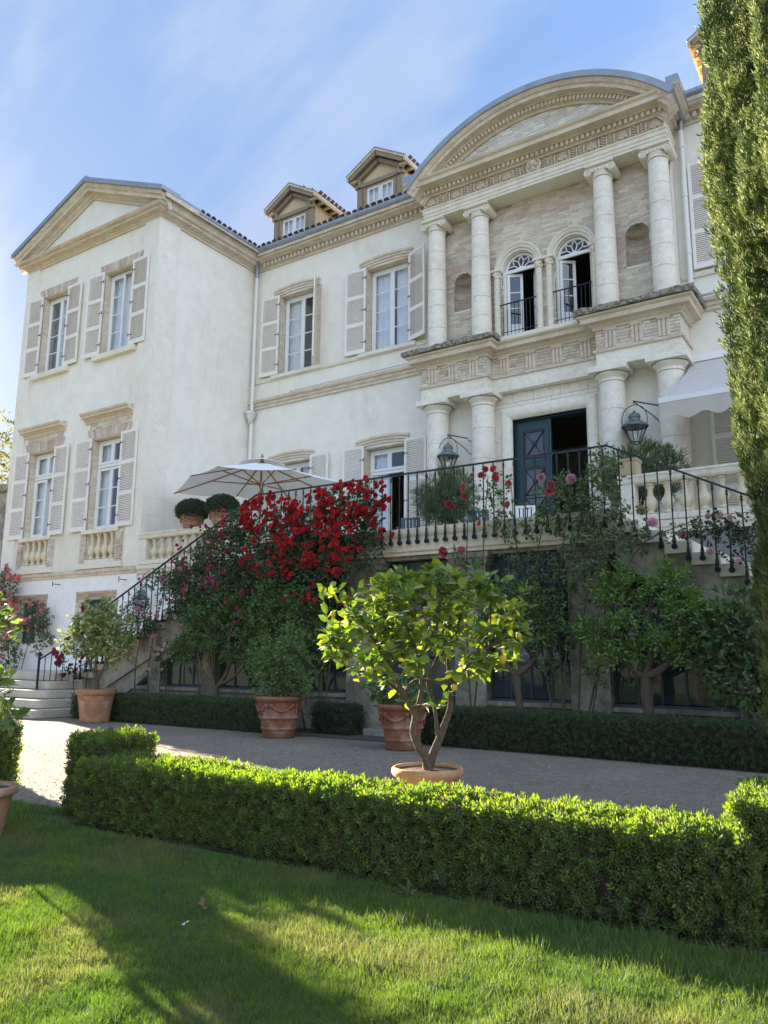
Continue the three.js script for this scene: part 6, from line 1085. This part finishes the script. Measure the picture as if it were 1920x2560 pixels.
function rose(o) {
  const t = thing('climbing_rose', o.label, 'rose', o.pos), r = rng(o.seed), b = new Batch(), canes = (o.canes || []).map((pts) => taper(pts, 0.022, 0.008, 5, pts.length * 4, 0.2, 3));
  if (canes.length) mesh('canes', canes, M.stem, t, 'stuff');
  for (const [x, y, z, rx, ry, rz, n] of o.blobs) for (let i = 0; i < n; i++) {
    const u = unit(r), q = Math.pow(r(), 0.4), c = [x + u[0] * rx * q, y + u[1] * ry * q, z + u[2] * rz * q];
    if (noise3(c[0] * 1.7 + o.seed, c[1] * 1.7, c[2] * 1.7) < (o.gap || 0.30)) continue;
    for (let k = 0; k < 7; k++) { const L = (o.len || 0.085) * (0.7 + 0.6 * r()); b.add(LEAF.kite, add3(c, unit(r), 0.11 * r()), add3(u, unit(r), 0.9), add3([0, 1, 0.4], unit(r), 0.8), L, L * 1.05, vary(r() < 0.12 ? (o.fresh || [0.09, 0.11, 0.03]) : (o.color || [0.05, 0.115, 0.025]), r, 0.5)); }
  }
  b.build('leaves', M.leafGloss, t);
  const extra = new Map(), total = o.blooms.reduce((s, q) => s + q[6], 0); let nth = 0;
  const one = (p, size, kind, face) => { const m = bloom(t, p, size, kind, r, face); if (total > 300 && (nth++ * 300) % total >= 300) { t.remove(m); m.updateMatrix(); const g = m.geometry.clone().applyMatrix4(m.matrix); const k = m.material; if (!extra.has(k)) extra.set(k, []); extra.get(k).push(g); } };
  for (const [x, y, z, rx, ry, rz, n, kind, size] of o.blooms) {
    let made = 0; while (made < n) {                       // blooms come in trusses
      const u = unit(r); if (u[2] < -0.15) continue; const c = [x + u[0] * rx, y + u[1] * ry, z + u[2] * rz], m = Math.min(n - made, o.truss ? 1 + Math.floor(r() * o.truss) : 1);
      for (let k = 0; k < m; k++) one(add3(c, [(r() - 0.5) * 0.3, (r() - 0.5) * 0.24, 0.05 + 0.05 * r()], m > 1 ? 0.8 : 0.3), size, kind); made += m;
    }
  }
  if (extra.size) { const gs = []; for (const [k, l] of extra) for (const g of l) { const c = g.attributes.color; for (let i = 0; i < c.count; i++) c.setXYZ(i, c.getX(i) * k.color.r, c.getY(i) * k.color.g, c.getZ(i) * k.color.b); gs.push(g); } mesh('rose_blooms', mergeGeometries(gs), M.petal, t, 'stuff'); }
  for (const [x, y, z, kind, size] of o.single || []) bloom(t, [x, y, z], size, kind, r, [0.1, 0.1, 1]);
  return t;
}
rose({ label: 'big climbing rose covered in bright red blooms spilling over the landing railing', pos: [-11.2, -0.16, -14.0], seed: 71, truss: 3, gap: 0.2,
  canes: [[[0.2, 0, 0], [0.1, 1.4, -0.1], [-0.3, 2.8, 0.0], [-0.6, 4.4, 0]], [[0.3, 0, 0], [0.5, 1.6, 0], [0.7, 3.0, 0], [1.2, 4.6, 0]], [[0.35, 0, 0.02], [0.25, 1.8, 0], [0.1, 3.6, 0]], [[-0.1, 0, 0], [-0.5, 1.5, 0], [-1.2, 3.2, 0]]],
  blobs: [[-0.9, 4.55, 0, 1.2, 0.75, 0.38, 420], [0.7, 4.75, 0, 1.15, 0.75, 0.38, 420], [-0.1, 3.75, 0, 1.3, 0.7, 0.36, 330], [1.3, 4.1, 0, 0.55, 0.6, 0.3, 110], [-1.5, 3.7, 0, 0.6, 0.7, 0.33, 150], [0.3, 2.9, 0, 0.9, 0.6, 0.3, 130], [1.55, 5.0, 0, 0.5, 0.55, 0.3, 90]],
  blooms: [[-1.3, 5.1, 0.1, 0.75, 0.42, 0.32, 152, 'red', 0.115], [0.1, 5.0, 0.12, 0.7, 0.4, 0.32, 100, 'red', 0.115], [1.2, 5.15, 0.1, 0.85, 0.42, 0.32, 140, 'red', 0.115], [0.1, 4.3, 0.1, 1.2, 0.5, 0.34, 120, 'red', 0.115], [1.25, 4.35, 0.1, 0.6, 0.55, 0.3, 52, 'red', 0.10], [-1.1, 4.1, 0.1, 0.9, 0.55, 0.3, 52, 'red', 0.10], [0.1, 3.4, 0.1, 0.9, 0.5, 0.3, 44, 'red', 0.10], [1.1, 3.3, 0.1, 0.4, 0.45, 0.25, 12, 'red', 0.10], [1.9, 4.5, 0.1, 0.35, 0.5, 0.2, 9, 'red', 0.10]] });
rose({ label: 'climbing rose with small magenta blooms along the left stair railing', pos: [-14.3, 0, -14.05], seed: 72, truss: 3, gap: 0.22,
  canes: [[[0.2, 0, 0], [0, 1.5, 0], [-0.2, 3.0, 0], [0.3, 4.4, 0]], [[-0.3, 0, 0], [-0.6, 1.5, 0], [-1.0, 3.0, 0]]],
  blobs: [[0.1, 4.1, 0, 0.9, 0.8, 0.33, 430], [-0.8, 3.6, 0, 0.9, 0.75, 0.3, 360], [0.6, 3.3, 0, 0.9, 0.7, 0.3, 300], [-0.2, 2.7, 0, 1.0, 0.6, 0.26, 240], [0.8, 4.75, 0, 0.5, 0.5, 0.25, 140], [-1.5, 3.1, 0, 0.6, 0.6, 0.25, 120]],
  blooms: [[-0.5, 4.1, 0.08, 0.85, 0.75, 0.28, 60, 'magenta', 0.08], [0.5, 3.5, 0.08, 0.85, 0.7, 0.28, 48, 'magenta', 0.08], [0.6, 2.5, 0.1, 0.6, 0.45, 0.25, 14, 'magenta', 0.08], [-1.2, 3.5, 0.08, 0.4, 0.5, 0.2, 16, 'pink', 0.10], [0.5, 4.8, 0.1, 0.4, 0.4, 0.2, 10, 'coral', 0.11]] });
rose({ label: 'sparse climbing rose with pale pink blooms on the lower left stair railing', pos: [-16.7, 0, -14.1], seed: 73, truss: 3, gap: 0.42, len: 0.075,
  canes: [[[0.2, 0, 0], [0, 1.2, 0], [0.2, 2.4, 0], [0.5, 3.6, 0]], [[-0.4, 0, 0], [-0.5, 1.4, 0], [-0.2, 2.8, 0]], [[0.6, 0, 0], [0.7, 1.2, 0], [0.3, 2.2, 0]]],
  blobs: [[0.3, 3.3, 0, 0.8, 0.6, 0.25, 230], [-0.3, 2.7, 0, 0.8, 0.65, 0.25, 230], [0.4, 1.9, 0, 0.7, 0.7, 0.22, 160], [-1.1, 2.3, 0, 0.5, 0.5, 0.2, 80]],
  blooms: [[0.1, 3.2, 0.05, 0.75, 0.6, 0.22, 30, 'pale', 0.08], [-0.2, 2.4, 0.05, 0.7, 0.6, 0.22, 22, 'pale', 0.08], [0.5, 1.7, 0.05, 0.45, 0.6, 0.2, 12, 'blush', 0.09]] });
rose({ label: 'dark crimson rose on the foot of the stair railing behind the citrus pot', pos: [-19.3, 0, -14.1], seed: 74, truss: 3, gap: 0.36,
  canes: [[[0, 0, 0], [0.1, 1, 0], [0.4, 2.2, 0]], [[-0.3, 0, 0], [-0.5, 1, 0], [-0.4, 1.8, 0]]],
  blobs: [[0.3, 2.3, 0, 0.8, 0.6, 0.3, 90], [-0.5, 1.5, 0, 0.7, 0.5, 0.25, 70]],
  blooms: [[0.4, 2.5, 0.05, 0.75, 0.5, 0.25, 26, 'crimson', 0.12], [-0.6, 1.6, 0.05, 0.6, 0.5, 0.25, 22, 'crimson', 0.12], [-0.9, 1.8, 0.05, 0.4, 0.25, 0.2, 8, 'magenta', 0.11]] });
rose({ label: 'large salmon pink climbing rose on the corner of the left wing', pos: [-26.0, 0, -16.1], seed: 75, truss: 4, gap: 0.28,
  canes: [[[0, 0, 0], [-0.3, 1.5, 0], [-0.8, 3.2, 0]], [[0.3, 0, 0], [0.6, 1.5, 0], [1.2, 2.8, 0]]],
  blobs: [[-1.5, 3.9, 0, 1.4, 0.8, 0.4, 300], [-0.9, 2.8, 0, 1.3, 0.9, 0.4, 280], [0.9, 2.9, 0, 1.0, 0.55, 0.35, 170], [1.4, 2.2, 0, 0.6, 0.6, 0.3, 80], [-0.7, 1.6, 0, 1.2, 0.9, 0.35, 190]],
  blooms: [[-1.0, 4.0, 0.15, 1.2, 0.7, 0.35, 100, 'salmon', 0.13], [-0.7, 2.9, 0.15, 1.3, 0.8, 0.35, 96, 'salmon', 0.13], [1.0, 2.95, 0.15, 0.95, 0.5, 0.3, 50, 'salmon', 0.11], [-0.7, 1.6, 0.15, 1.2, 0.8, 0.3, 46, 'salmon', 0.11]] });
// the open climber on the right: bare canes, a few large pink blooms at the railing
{
  const P = -6.0, c = (pts) => pts.map(([x, y, z]) => [x - P, y, z + 14.05]);
  const can = [[[-7.3, 0.2, -14.1], [-7.1, 2.2, -14.15], [-7.0, 3.8, -14.1], [-6.85, 5.2, -14.05]], [[-7.3, 0.2, -14.1], [-7.4, 2.4, -14.1], [-7.3, 4.9, -14.05]], [[-5.6, 0.2, -14.1], [-5.9, 2.2, -14.1], [-6.3, 3.8, -14.1], [-6.35, 5.0, -14.05]], [[-5.4, 0.2, -14.1], [-5.5, 2.4, -14.15], [-5.3, 4.0, -14.1], [-5.1, 5.0, -14.05]], [[-5.2, 0.2, -14.1], [-5.0, 2.4, -14.1], [-4.6, 4.0, -14.1], [-4.4, 5.1, -14.1]], [[-5.0, 0.2, -14.1], [-4.6, 2.6, -14.1], [-4.9, 4.6, -14.1]], [[-5.1, 0.2, -14.12], [-4.5, 2.4, -14.1], [-3.9, 3.6, -14.1], [-3.0, 3.95, -14.05]], [[-5.3, 0.2, -14.1], [-5.7, 1.8, -14.1], [-5.9, 3.2, -14.1], [-5.6, 4.6, -14.05]], [[-5.5, 0.2, -14.05], [-5.2, 3.0, -14.1], [-4.8, 5.2, -14.05]]];
  const B = [[-6.95, 4.9, 0.65, 0.55, 60], [-6.3, 4.2, 0.5, 0.8, 60], [-5.3, 4.5, 0.65, 0.6, 110], [-4.6, 4.4, 0.55, 0.8, 120], [-4.5, 5.1, 0.4, 0.4, 36], [-4.9, 3.4, 0.65, 0.6, 110], [-5.9, 3.3, 0.7, 0.5, 60], [-5.4, 2.5, 0.7, 0.6, 80], [-5.6, 1.7, 0.5, 0.6, 36], [-3.7, 3.7, 0.5, 0.3, 24], [-4.1, 3.9, 0.4, 0.5, 40], [-7.3, 3.6, 0.35, 0.3, 16], [-4.7, 1.5, 0.5, 0.6, 20]].map(([x, y, rx, ry, n]) => [x - P, y, 0, rx, ry, 0.28, n]);
  const S = [[-7.68, 4.69, 'coral', 0.17], [-7.62, 4.62, 'coral', 0.14], [-7.34, 5.01, 'coral', 0.12], [-7.32, 4.83, 'coral', 0.16], [-7.14, 5.22, 'coral', 0.12], [-6.94, 5.20, 'coral', 0.16], [-6.84, 5.32, 'coral', 0.15], [-6.66, 5.29, 'coral', 0.14], [-6.59, 5.12, 'coral', 0.17], [-6.35, 4.97, 'coral', 0.12], [-6.36, 4.55, 'coral', 0.15], [-7.78, 3.73, 'coral', 0.19], [-7.40, 3.71, 'pink', 0.15], [-6.98, 4.23, 'coral', 0.1], [-5.67, 5.00, 'pale', 0.15], [-5.07, 4.90, 'pale', 0.19], [-5.46, 4.82, 'pink', 0.16], [-5.52, 4.72, 'pink', 0.17], [-3.66, 3.94, 'pale', 0.18], [-3.16, 3.67, 'pink', 0.12]].map(([x, y, k, s]) => [x - P, y, 0.12, k, s]);
  rose({ label: 'open climbing rose with large pink blooms on the railing before the blue door', pos: [P, 0, -14.05], seed: 76, gap: 0.22, color: [0.09, 0.18, 0.035], fresh: [0.13, 0.13, 0.03], canes: can.map(c), blobs: B, blooms: [], single: S });
  rose({ label: 'pale blush rose trailing along the right stair railing next to the cypress', pos: [-2.5, 0, -14.0], seed: 77, gap: 0.2, color: [0.035, 0.08, 0.02], canes: [[[0.9, 0.2, 0], [0.7, 2.5, 0], [0.2, 3.7, 0], [-0.5, 3.85, 0]]], blobs: [[-0.2, 3.8, 0, 0.5, 0.2, 0.2, 50], [0.2, 3.5, 0, 0.35, 0.3, 0.2, 44], [0.6, 3.6, 0, 0.5, 0.5, 0.2, 60]], blooms: [],
    single: [[-0.02, 3.97, 0.12, 'blush', 0.13], [-0.2, 3.97, 0.12, 'blush', 0.11], [0.13, 3.93, 0.12, 'blush', 0.13], [-0.36, 3.85, 0.12, 'blush', 0.11], [-0.21, 3.37, 0.12, 'blush', 0.13], [0.2, 3.2, 0.12, 'blush', 0.12]] });
}

// ============================================================ the lemon tree in front
{
  const T = thing('lemon_tree', 'sunlit lemon tree with forked grey trunk and yellow fruit in the low bowl', 'tree', [-4.65, 0.33, -7.9]);
  const r = rng(201), K = 0.00173, rt = [0.8326, -0.554], fw = [0.554, 0.8326];              // the tree spreads across rt, its depth runs along fw
  const Q = (px, py, w = 0) => { const u = (px - 785) * K; return [u * rt[0] + w * fw[0], (1430 - py) * K, u * rt[1] + w * fw[1]]; };
  const limbs = [
    [[[785, 1440, 0], [775, 1330, 0], [735, 1270, 0.01], [692, 1160, 0.02], [706, 1050, 0.03], [625, 930, 0.06], [560, 780, 0.1], [450, 600, 0.14], [340, 470, 0.12], [270, 390, 0.1]], 0.056, 0.008],
    [[[790, 1400, 0], [818, 1310, -0.01], [880, 1165, -0.03], [935, 1010, -0.05], [945, 880, -0.05], [1050, 760, -0.1], [1150, 640, -0.12], [1330, 540, -0.15], [1400, 300, -0.15]], 0.050, 0.007],
    [[[850, 1180, -0.02], [832, 1000, -0.06], [790, 850, -0.1], [850, 700, -0.12], [900, 500, -0.18], [930, 200, -0.2]], 0.026, 0.008],
    [[[706, 1050, 0.03], [742, 900, 0.1], [720, 700, 0.18], [640, 500, 0.25], [560, 300, 0.3]], 0.030, 0.008],
    [[[630, 930, 0.06], [690, 850, 0.02], [780, 838, -0.02], [890, 850, 0.05], [1010, 780, 0.12], [1120, 600, 0.25]], 0.026, 0.008],
    [[[945, 880, -0.05], [930, 700, -0.2], [1000, 500, -0.3], [1060, 250, -0.35], [1085, 140, -0.35]], 0.026, 0.007],
    [[[620, 920, 0.06], [450, 810, 0.05], [300, 770, 0.02], [180, 700, 0], [130, 600, 0]], 0.018, 0.005],
    [[[1050, 760, -0.1], [1150, 730, 0], [1200, 765, 0.05]], 0.014, 0.005],
    [[[720, 700, 0.18], [830, 520, 0.3], [860, 300, 0.35], [880, 140, 0.3]], 0.02, 0.006],
    [[[450, 600, 0.14], [480, 420, 0.0], [590, 180, -0.1]], 0.014, 0.005],
    [[[1150, 640, -0.12], [1200, 450, 0.05], [1180, 250, 0.1]], 0.014, 0.005],
  ];
  const pts = [];
  limbs.forEach(([l, r0, r1], i) => { const P = l.map((p) => Q(...p)); mesh(i ? 'limb' : 'trunk', [taper(P, r0, r1, i < 2 ? 10 : 7, P.length * 4, 0.22, i + 3)], M.bark, T); const cv = new THREE.CatmullRomCurve3(P.map((p) => new THREE.Vector3(...p))); for (let k = 0; k <= 30; k++) { const q = cv.getPointAt(k / 30); if (q.y > 0.62) pts.push([q.x, q.y, q.z]); } });
  const twigs = [], leaves = [];
  const spray = (c, n, spread = 1) => {
    let best = pts[0], bd = 1e9; for (const p of pts) { const d = Math.hypot(p[0] - c[0], p[1] - c[1] + 0.04, p[2] - c[2]); if (d < bd) { bd = d; best = p; } }
    const mid = add3(mix3(best, c, 0.5), [(r() - 0.5) * 0.06, 0.03 + 0.04 * r(), (r() - 0.5) * 0.06]); twigs.push(taper([best, mid, c], 0.006, 0.0025, 4, 6));
    const dir = add3(c, mid, -1), dl = Math.hypot(...dir) || 1;
    for (let k = 0; k < n; k++) {
      const t = lerp(0.25, 1.0, (k + 0.5) / n), p = t < 0.5 ? mix3(best, mid, t * 2) : mix3(mid, c, t * 2 - 1), a = k * 2.4 + r();
      const d = add3(mul(dir, 0.7 / dl), [Math.cos(a) * 0.75 * spread, 0.1 + 0.75 * r() * spread - (r() < 0.14 ? 1.1 : 0), Math.sin(a) * 0.75 * spread]);
      leaves.push({ p, d, n: add3([0, 1, 0], unit(r), 0.75), L: 0.100 + 0.065 * r(), y: r(), h: p[1] });
    }
  };
  for (let i = 0; i < 400; i++) {
    let u, v; do { u = 2 * r() - 1; v = 2 * r() - 1; } while (u * u + v * v > 1);
    const px = 780 + u * 680, py = 490 - v * 365 + u * u * 60 + (u < -0.5 ? 30 : 0), w = (r() - 0.5) * 1.15 * Math.sqrt(Math.max(0.08, 1 - u * u - v * v * 0.6)); if (noise2(px * 0.006 + 3, py * 0.008, 0, 77) < 0.25) continue; if (py > 850 && Math.abs(u) < 0.3) continue;
    spray(Q(px, py, w), 5 + Math.floor(r() * 4));
  }
  for (const [x, y, n] of [[70, 250, 6], [160, 215, 5], [100, 380, 5], [210, 320, 6], [140, 590, 6], [230, 610, 6], [290, 640, 4], [130, 720, 4], [290, 850, 3], [560, 140, 5], [610, 130, 5], [400, 220, 7], [1080, 110, 7], [890, 100, 7], [1200, 150, 6], [1300, 190, 5], [1450, 240, 6], [1440, 350, 5], [1450, 470, 4], [1480, 370, 4], [1380, 420, 6], [1100, 750, 5], [1160, 790, 3], [500, 880, 5], [430, 820, 5], [640, 980, 3], [770, 1000, 6], [860, 1000, 6], [910, 930, 3], [1250, 480, 6], [560, 930, 3]]) spray(Q(x, y, (r() - 0.5) * 0.4), n);
  mesh('twigs', twigs, M.twig, T, 'stuff');
  const lm = [[0.23, 0.34, 0.020], [0.16, 0.27, 0.020], [0.34, 0.43, 0.025], [0.09, 0.18, 0.022]].map((c) => new THREE.MeshPhysicalMaterial({ color: col(...c), roughness: 0.9, transmission: 0.5, thickness: 0, side: THREE.DoubleSide, clearcoat: 0.4, clearcoatRoughness: 0.3 }));
  const lg = [0, 1, 2].map((s) => { const b = new Batch(), tpl = { v: LEAF.oval.v.map(([a, q, e]) => [a * (1 + 0.1 * s), q, e * (0.6 + 0.5 * s)]), t: LEAF.oval.t }; b.add(tpl, [0, 0, 0], [0, 1, 0], [0, 0, 1], 1, 1.05, [1, 1, 1]); return b.geo(); });
  leaves.sort((a, b) => (b.p[0] * fw[0] + b.p[2] * fw[1] + b.L * 3 + b.y * 0.4) - (a.p[0] * fw[0] + a.p[2] * fw[1] + a.L * 3 + a.y * 0.4));   // the nearest and largest are single leaves
  const rest = new Batch(), X = new THREE.Vector3(), Y = new THREE.Vector3(), Z = new THREE.Vector3();
  leaves.forEach((l, i) => {
    const ci = l.y < 0.35 ? 0 : l.y < 0.6 ? 1 : l.y < 0.85 ? 2 : 3;
    if (i < 300) { Y.set(...l.d).normalize(); X.crossVectors(Y, Z.set(...l.n)).normalize(); Z.crossVectors(X, Y); const m = mesh('leaf', lg[i % 3], lm[ci], T); m.matrixAutoUpdate = true; m.quaternion.setFromRotationMatrix(new THREE.Matrix4().makeBasis(X, Y, Z)); m.position.set(...l.p); m.scale.setScalar(l.L); } else rest.add(LEAF.oval, l.p, l.d, l.n, l.L, l.L * 1.05, lm[ci].color.toArray());
  });
  rest.build('leaves', M.leafLemon = leafMat({ clearcoat: 0.4, clearcoatRoughness: 0.3 }), T);
  const lemon = lathe([[0.001, -0.055], [0.012, -0.052], [0.03, -0.042], [0.043, -0.015], [0.043, 0.012], [0.032, 0.038], [0.014, 0.05], [0.008, 0.058], [0.001, 0.06]], 16), lem = [std({ color: col(0.62, 0.46, 0.03), roughness: 0.45 }), std({ color: col(0.50, 0.47, 0.05), roughness: 0.45 })];
  for (const [x, y, w, k, s] of [[1370, 548, 0.2, 1, 0.9], [1260, 698, 0.25, 0, 1.15], [950, 878, 0.2, 1, 0.95], [385, 270, 0.2, 1, 0.7], [165, 415, 0.1, 0, 0.75], [740, 470, 0.45, 0, 0.8]]) { const m = mesh('lemon', flat(lemon.clone()), lem[k], T); m.position.set(...Q(x, y, w)); m.scale.setScalar(s * 0.85); m.rotation.set(0.3, x, 0.3); }
  const bl = new Batch(); for (let i = 0; i < 36; i++) { const l = leaves[Math.floor(r() * leaves.length)]; for (let k = 0; k < 5; k++) bl.add(LEAF.kite, l.p, unit(r), unit(r), 0.022, 0.014, [0.75, 0.70, 0.66]); } bl.build('blossoms', M.petal, T);
}

// ============================================================ small things on lawn and gravel
function litter(label, x, z, size, c, seed, y = 0.012) {
  const b = new Batch(), r = rng(seed); for (let k = 0; k < 3; k++) b.add(LEAF.oval, [(r() - 0.5) * size * 0.6, r() * 0.015, (r() - 0.5) * size * 0.6], [r() - 0.5, 0.15, r() - 0.5], [0.1, 1, 0.2], size, size * 0.9, vary(c, r, 0.3));
  tag(mesh('fallen_leaf', b.geo(), leafMat({ transmission: 0.1 })), label, 'leaf').position.set(x, y, z);
}
litter('curled brown leaf lying on the shaded lawn', -3.93, -3.88, 0.06, [0.20, 0.12, 0.06], 1, 0.04); litter('small brown leaf on the lawn near the hedge shadow', -3.55, -4.02, 0.035, [0.20, 0.13, 0.07], 2, 0.04);
litter('pale scrap like a petal lying on the dark lawn', -3.75, -3.55, 0.024, [0.70, 0.72, 0.70], 3, 0.045); litter('dry leaf on the gravel before the right hedge', -3.55, -9.0, 0.07, [0.36, 0.33, 0.20], 4); litter('brown leaf on the gravel at the foot of the right hedge', -4.6, -11.2, 0.06, [0.22, 0.14, 0.08], 5);
// terrace chairs half hidden by the railing
for (const [x, label, m] of [[-11.3, 'grey-blue slatted garden chair left of the oleander pot', 0], [-9.2, 'grey-blue slatted garden chair right of the oleander pot', 0], [-7.9, 'white slatted chair beside the open door', 1]]) {
  const c = thing('garden_chair', label, 'chair', [x, FLOOR, -18.2]); c.rotation.y = 0.3; const mt = m ? M.paint : M.slate || (M.slate = std({ color: col(0.10, 0.14, 0.19), roughness: 0.7 }));
  for (let k = 0; k < 5; k++) mesh('slat', [box(-0.26, 0.26, 0.44, 0.465, -0.22 + k * 0.095, -0.14 + k * 0.095)], mt, c);
  for (let k = 0; k < 5; k++) mesh('back_slat', [box(-0.22 + k * 0.1, -0.15 + k * 0.1, 0.55, 0.92, -0.245, -0.225)], mt, c);
  for (const [a, b, h] of [[-0.25, -0.23, 0.98], [0.25, -0.23, 0.98], [-0.25, 0.22, 0.66], [0.25, 0.22, 0.66]]) mesh('leg', [box(a - 0.022, a + 0.022, 0, h, b - 0.022, b + 0.022)], mt, c);
  mesh('frame', [box(-0.25, 0.25, 0.92, 0.98, -0.25, -0.21), box(-0.25, 0.25, 0.5, 0.55, -0.25, -0.21), box(-0.275, -0.225, 0.63, 0.66, -0.2, 0.25), box(0.225, 0.275, 0.63, 0.66, -0.2, 0.25)], mt, c);
}

// ============================================================ trees beyond: at the left, and behind the viewer where the glass mirrors them
function bigTree(label, x, z, H, R, n, seed, c, ry = 0.36, per = 6, len = 0.34) {
  const r = rng(seed), limbs = [[[[0, 0, 0], [0.1, H * 0.3, 0], [0, H * 0.62, 0.1]], H * 0.018, H * 0.010]];
  for (let k = 0; k < 5; k++) { const a = k * 1.26 + r(), h = H * (0.40 + 0.08 * k); limbs.push([[[0, h * 0.8, 0], [Math.cos(a) * R * 0.4, h + H * 0.06, Math.sin(a) * R * 0.4], [Math.cos(a) * R * 0.8, h + H * 0.14, Math.sin(a) * R * 0.8]], H * 0.008, H * 0.002]); }
  const blobs = []; for (let k = 0; k < 9; k++) { const a = r() * 6.28, q = Math.sqrt(r()) * R * 0.65; blobs.push([Math.cos(a) * q, H * (0.62 + 0.26 * (r() - 0.4)), Math.sin(a) * q, R * 0.45, H * ry * 0.36, R * 0.45, Math.round(n / 9)]); }
  return shrub({ name: 'broadleaf_tree', label, category: 'tree', pos: [x, 0, z], seed, color: c, fresh: mul(c, 1.7), len, per, spread: 0.6, wid: 0.5, leaf: 'kite', limbs, blobs, twigs: 0.12 });
}
bigTree('tall loose tree with pale yellow-green leaves beyond the left wing', -56, -35, 24, 4.6, 520, 301, [0.16, 0.17, 0.05], 0.5, 7, 0.4);
bigTree('lower leafy tree behind the old wall left of the wing', -45, -31, 11.5, 3.4, 380, 302, [0.13, 0.15, 0.045]);
for (const [i, x, z, h] of [[0, -38, 27, 12], [1, -50, 26, 11], [2, -62, 22, 12]]) bigTree(['leafy garden tree across the lawn, third of the row from the right', 'leafy garden tree across the lawn, fourth of the row from the right', 'leafy garden tree across the lawn, last of the row on the left'][i], x, z, h, 6.5, 420, 310 + i, [0.06, 0.10, 0.025], 0.5, 6, 0.6);
for (const [i, x, z, h] of [[0, -19, 9, 10.5], [1, -12, 8, 11], [2, -5, 7.5, 10], [3, 2, 7, 11], [4, 8.5, 4, 10.5], [5, 10, -4, 10]]) bigTree(['dense garden tree behind the lawn, nearest the left edge', 'dense garden tree behind the lawn, second from the left', 'dense garden tree behind the lawn, straight across from the orangery door', 'dense garden tree behind the lawn, close behind the viewer', 'dense garden tree right of the lawn', 'dense garden tree right of the cypress'][i], x, z, h, 4.2, 520, 330 + i, [0.05, 0.09, 0.02], 0.75, 6, 0.5);
{ // dry leaves and bits blown together along the hedges
  const b = new Batch(), r = rng(404); for (let i = 0; i < 260; i++) { const far = r() < 0.7, x = far ? lerp(-16, 0, r()) : lerp(-7, 0, r()), z = far ? -12.9 + Math.pow(r(), 2) * 5 : -5.0 + 0.25 * r(); if (z > -6 && far) continue; const L = 0.02 + 0.03 * r(); b.add(LEAF.oval, [x, 0.012 + 0.01 * r(), z], [r() - 0.5, 0.1 * r(), r() - 0.5], [0.2 * r(), 1, 0.2 * r()], L, L * 0.8, vary(mix3([0.20, 0.13, 0.07], [0.30, 0.26, 0.14], r()), r, 0.5)); }
  tag(b.build('fallen_leaves', leafMat({ transmission: 0.15 }), scene), 'scattered dry leaves on the gravel along the hedges', 'leaves', null, 'stuff');
  shrub({ name: 'weed', label: 'small pale weed at the foot of the front hedge on the lawn', category: 'plant', pos: [-3.05, 0, -4.9], seed: 405, color: [0.12, 0.20, 0.05], fresh: [0.18, 0.26, 0.08], len: 0.09, per: 9, spread: 0.02, wid: 0.3, lift: 0.6, blobs: [[0, 0.02, 0, 0.02, 0.01, 0.02, 2]] });
}
bigTree('dark garden tree across the lawn opposite the orangery', -12, 26, 11, 5, 420, 303, [0.035, 0.065, 0.02], 0.5, 6, 0.55);
bigTree('broad garden tree across the lawn facing the landing', -24, 30, 12, 6, 420, 304, [0.04, 0.07, 0.02], 0.5, 6, 0.6);
bigTree('green garden tree across the lawn facing the right stair', 4, 24, 10, 5, 420, 305, [0.045, 0.08, 0.02], 0.5, 6, 0.55);
{ // a flat-topped pine far to the left; its crown shades a band of the cypress
  const t = shrub({ name: 'umbrella_pine', label: 'flat-crowned pine far beyond the left edge of the garden', category: 'tree', pos: [-43.6, 0, -20.9], seed: 306, color: [0.04, 0.07, 0.025], fresh: [0.06, 0.09, 0.03], len: 0.4, per: 10, spread: 0.5, wid: 0.3, leaf: 'kite', limbs: [[[[0, 0, 0], [0.2, 6, 0], [0, 13.2, 0]], 0.16, 0.1]], blobs: [[0, 14.0, 0, 2.6, 0.62, 2.6, 260]], twigs: 0.1, fill: 0.6 });
}
renderer.render(scene, camera);
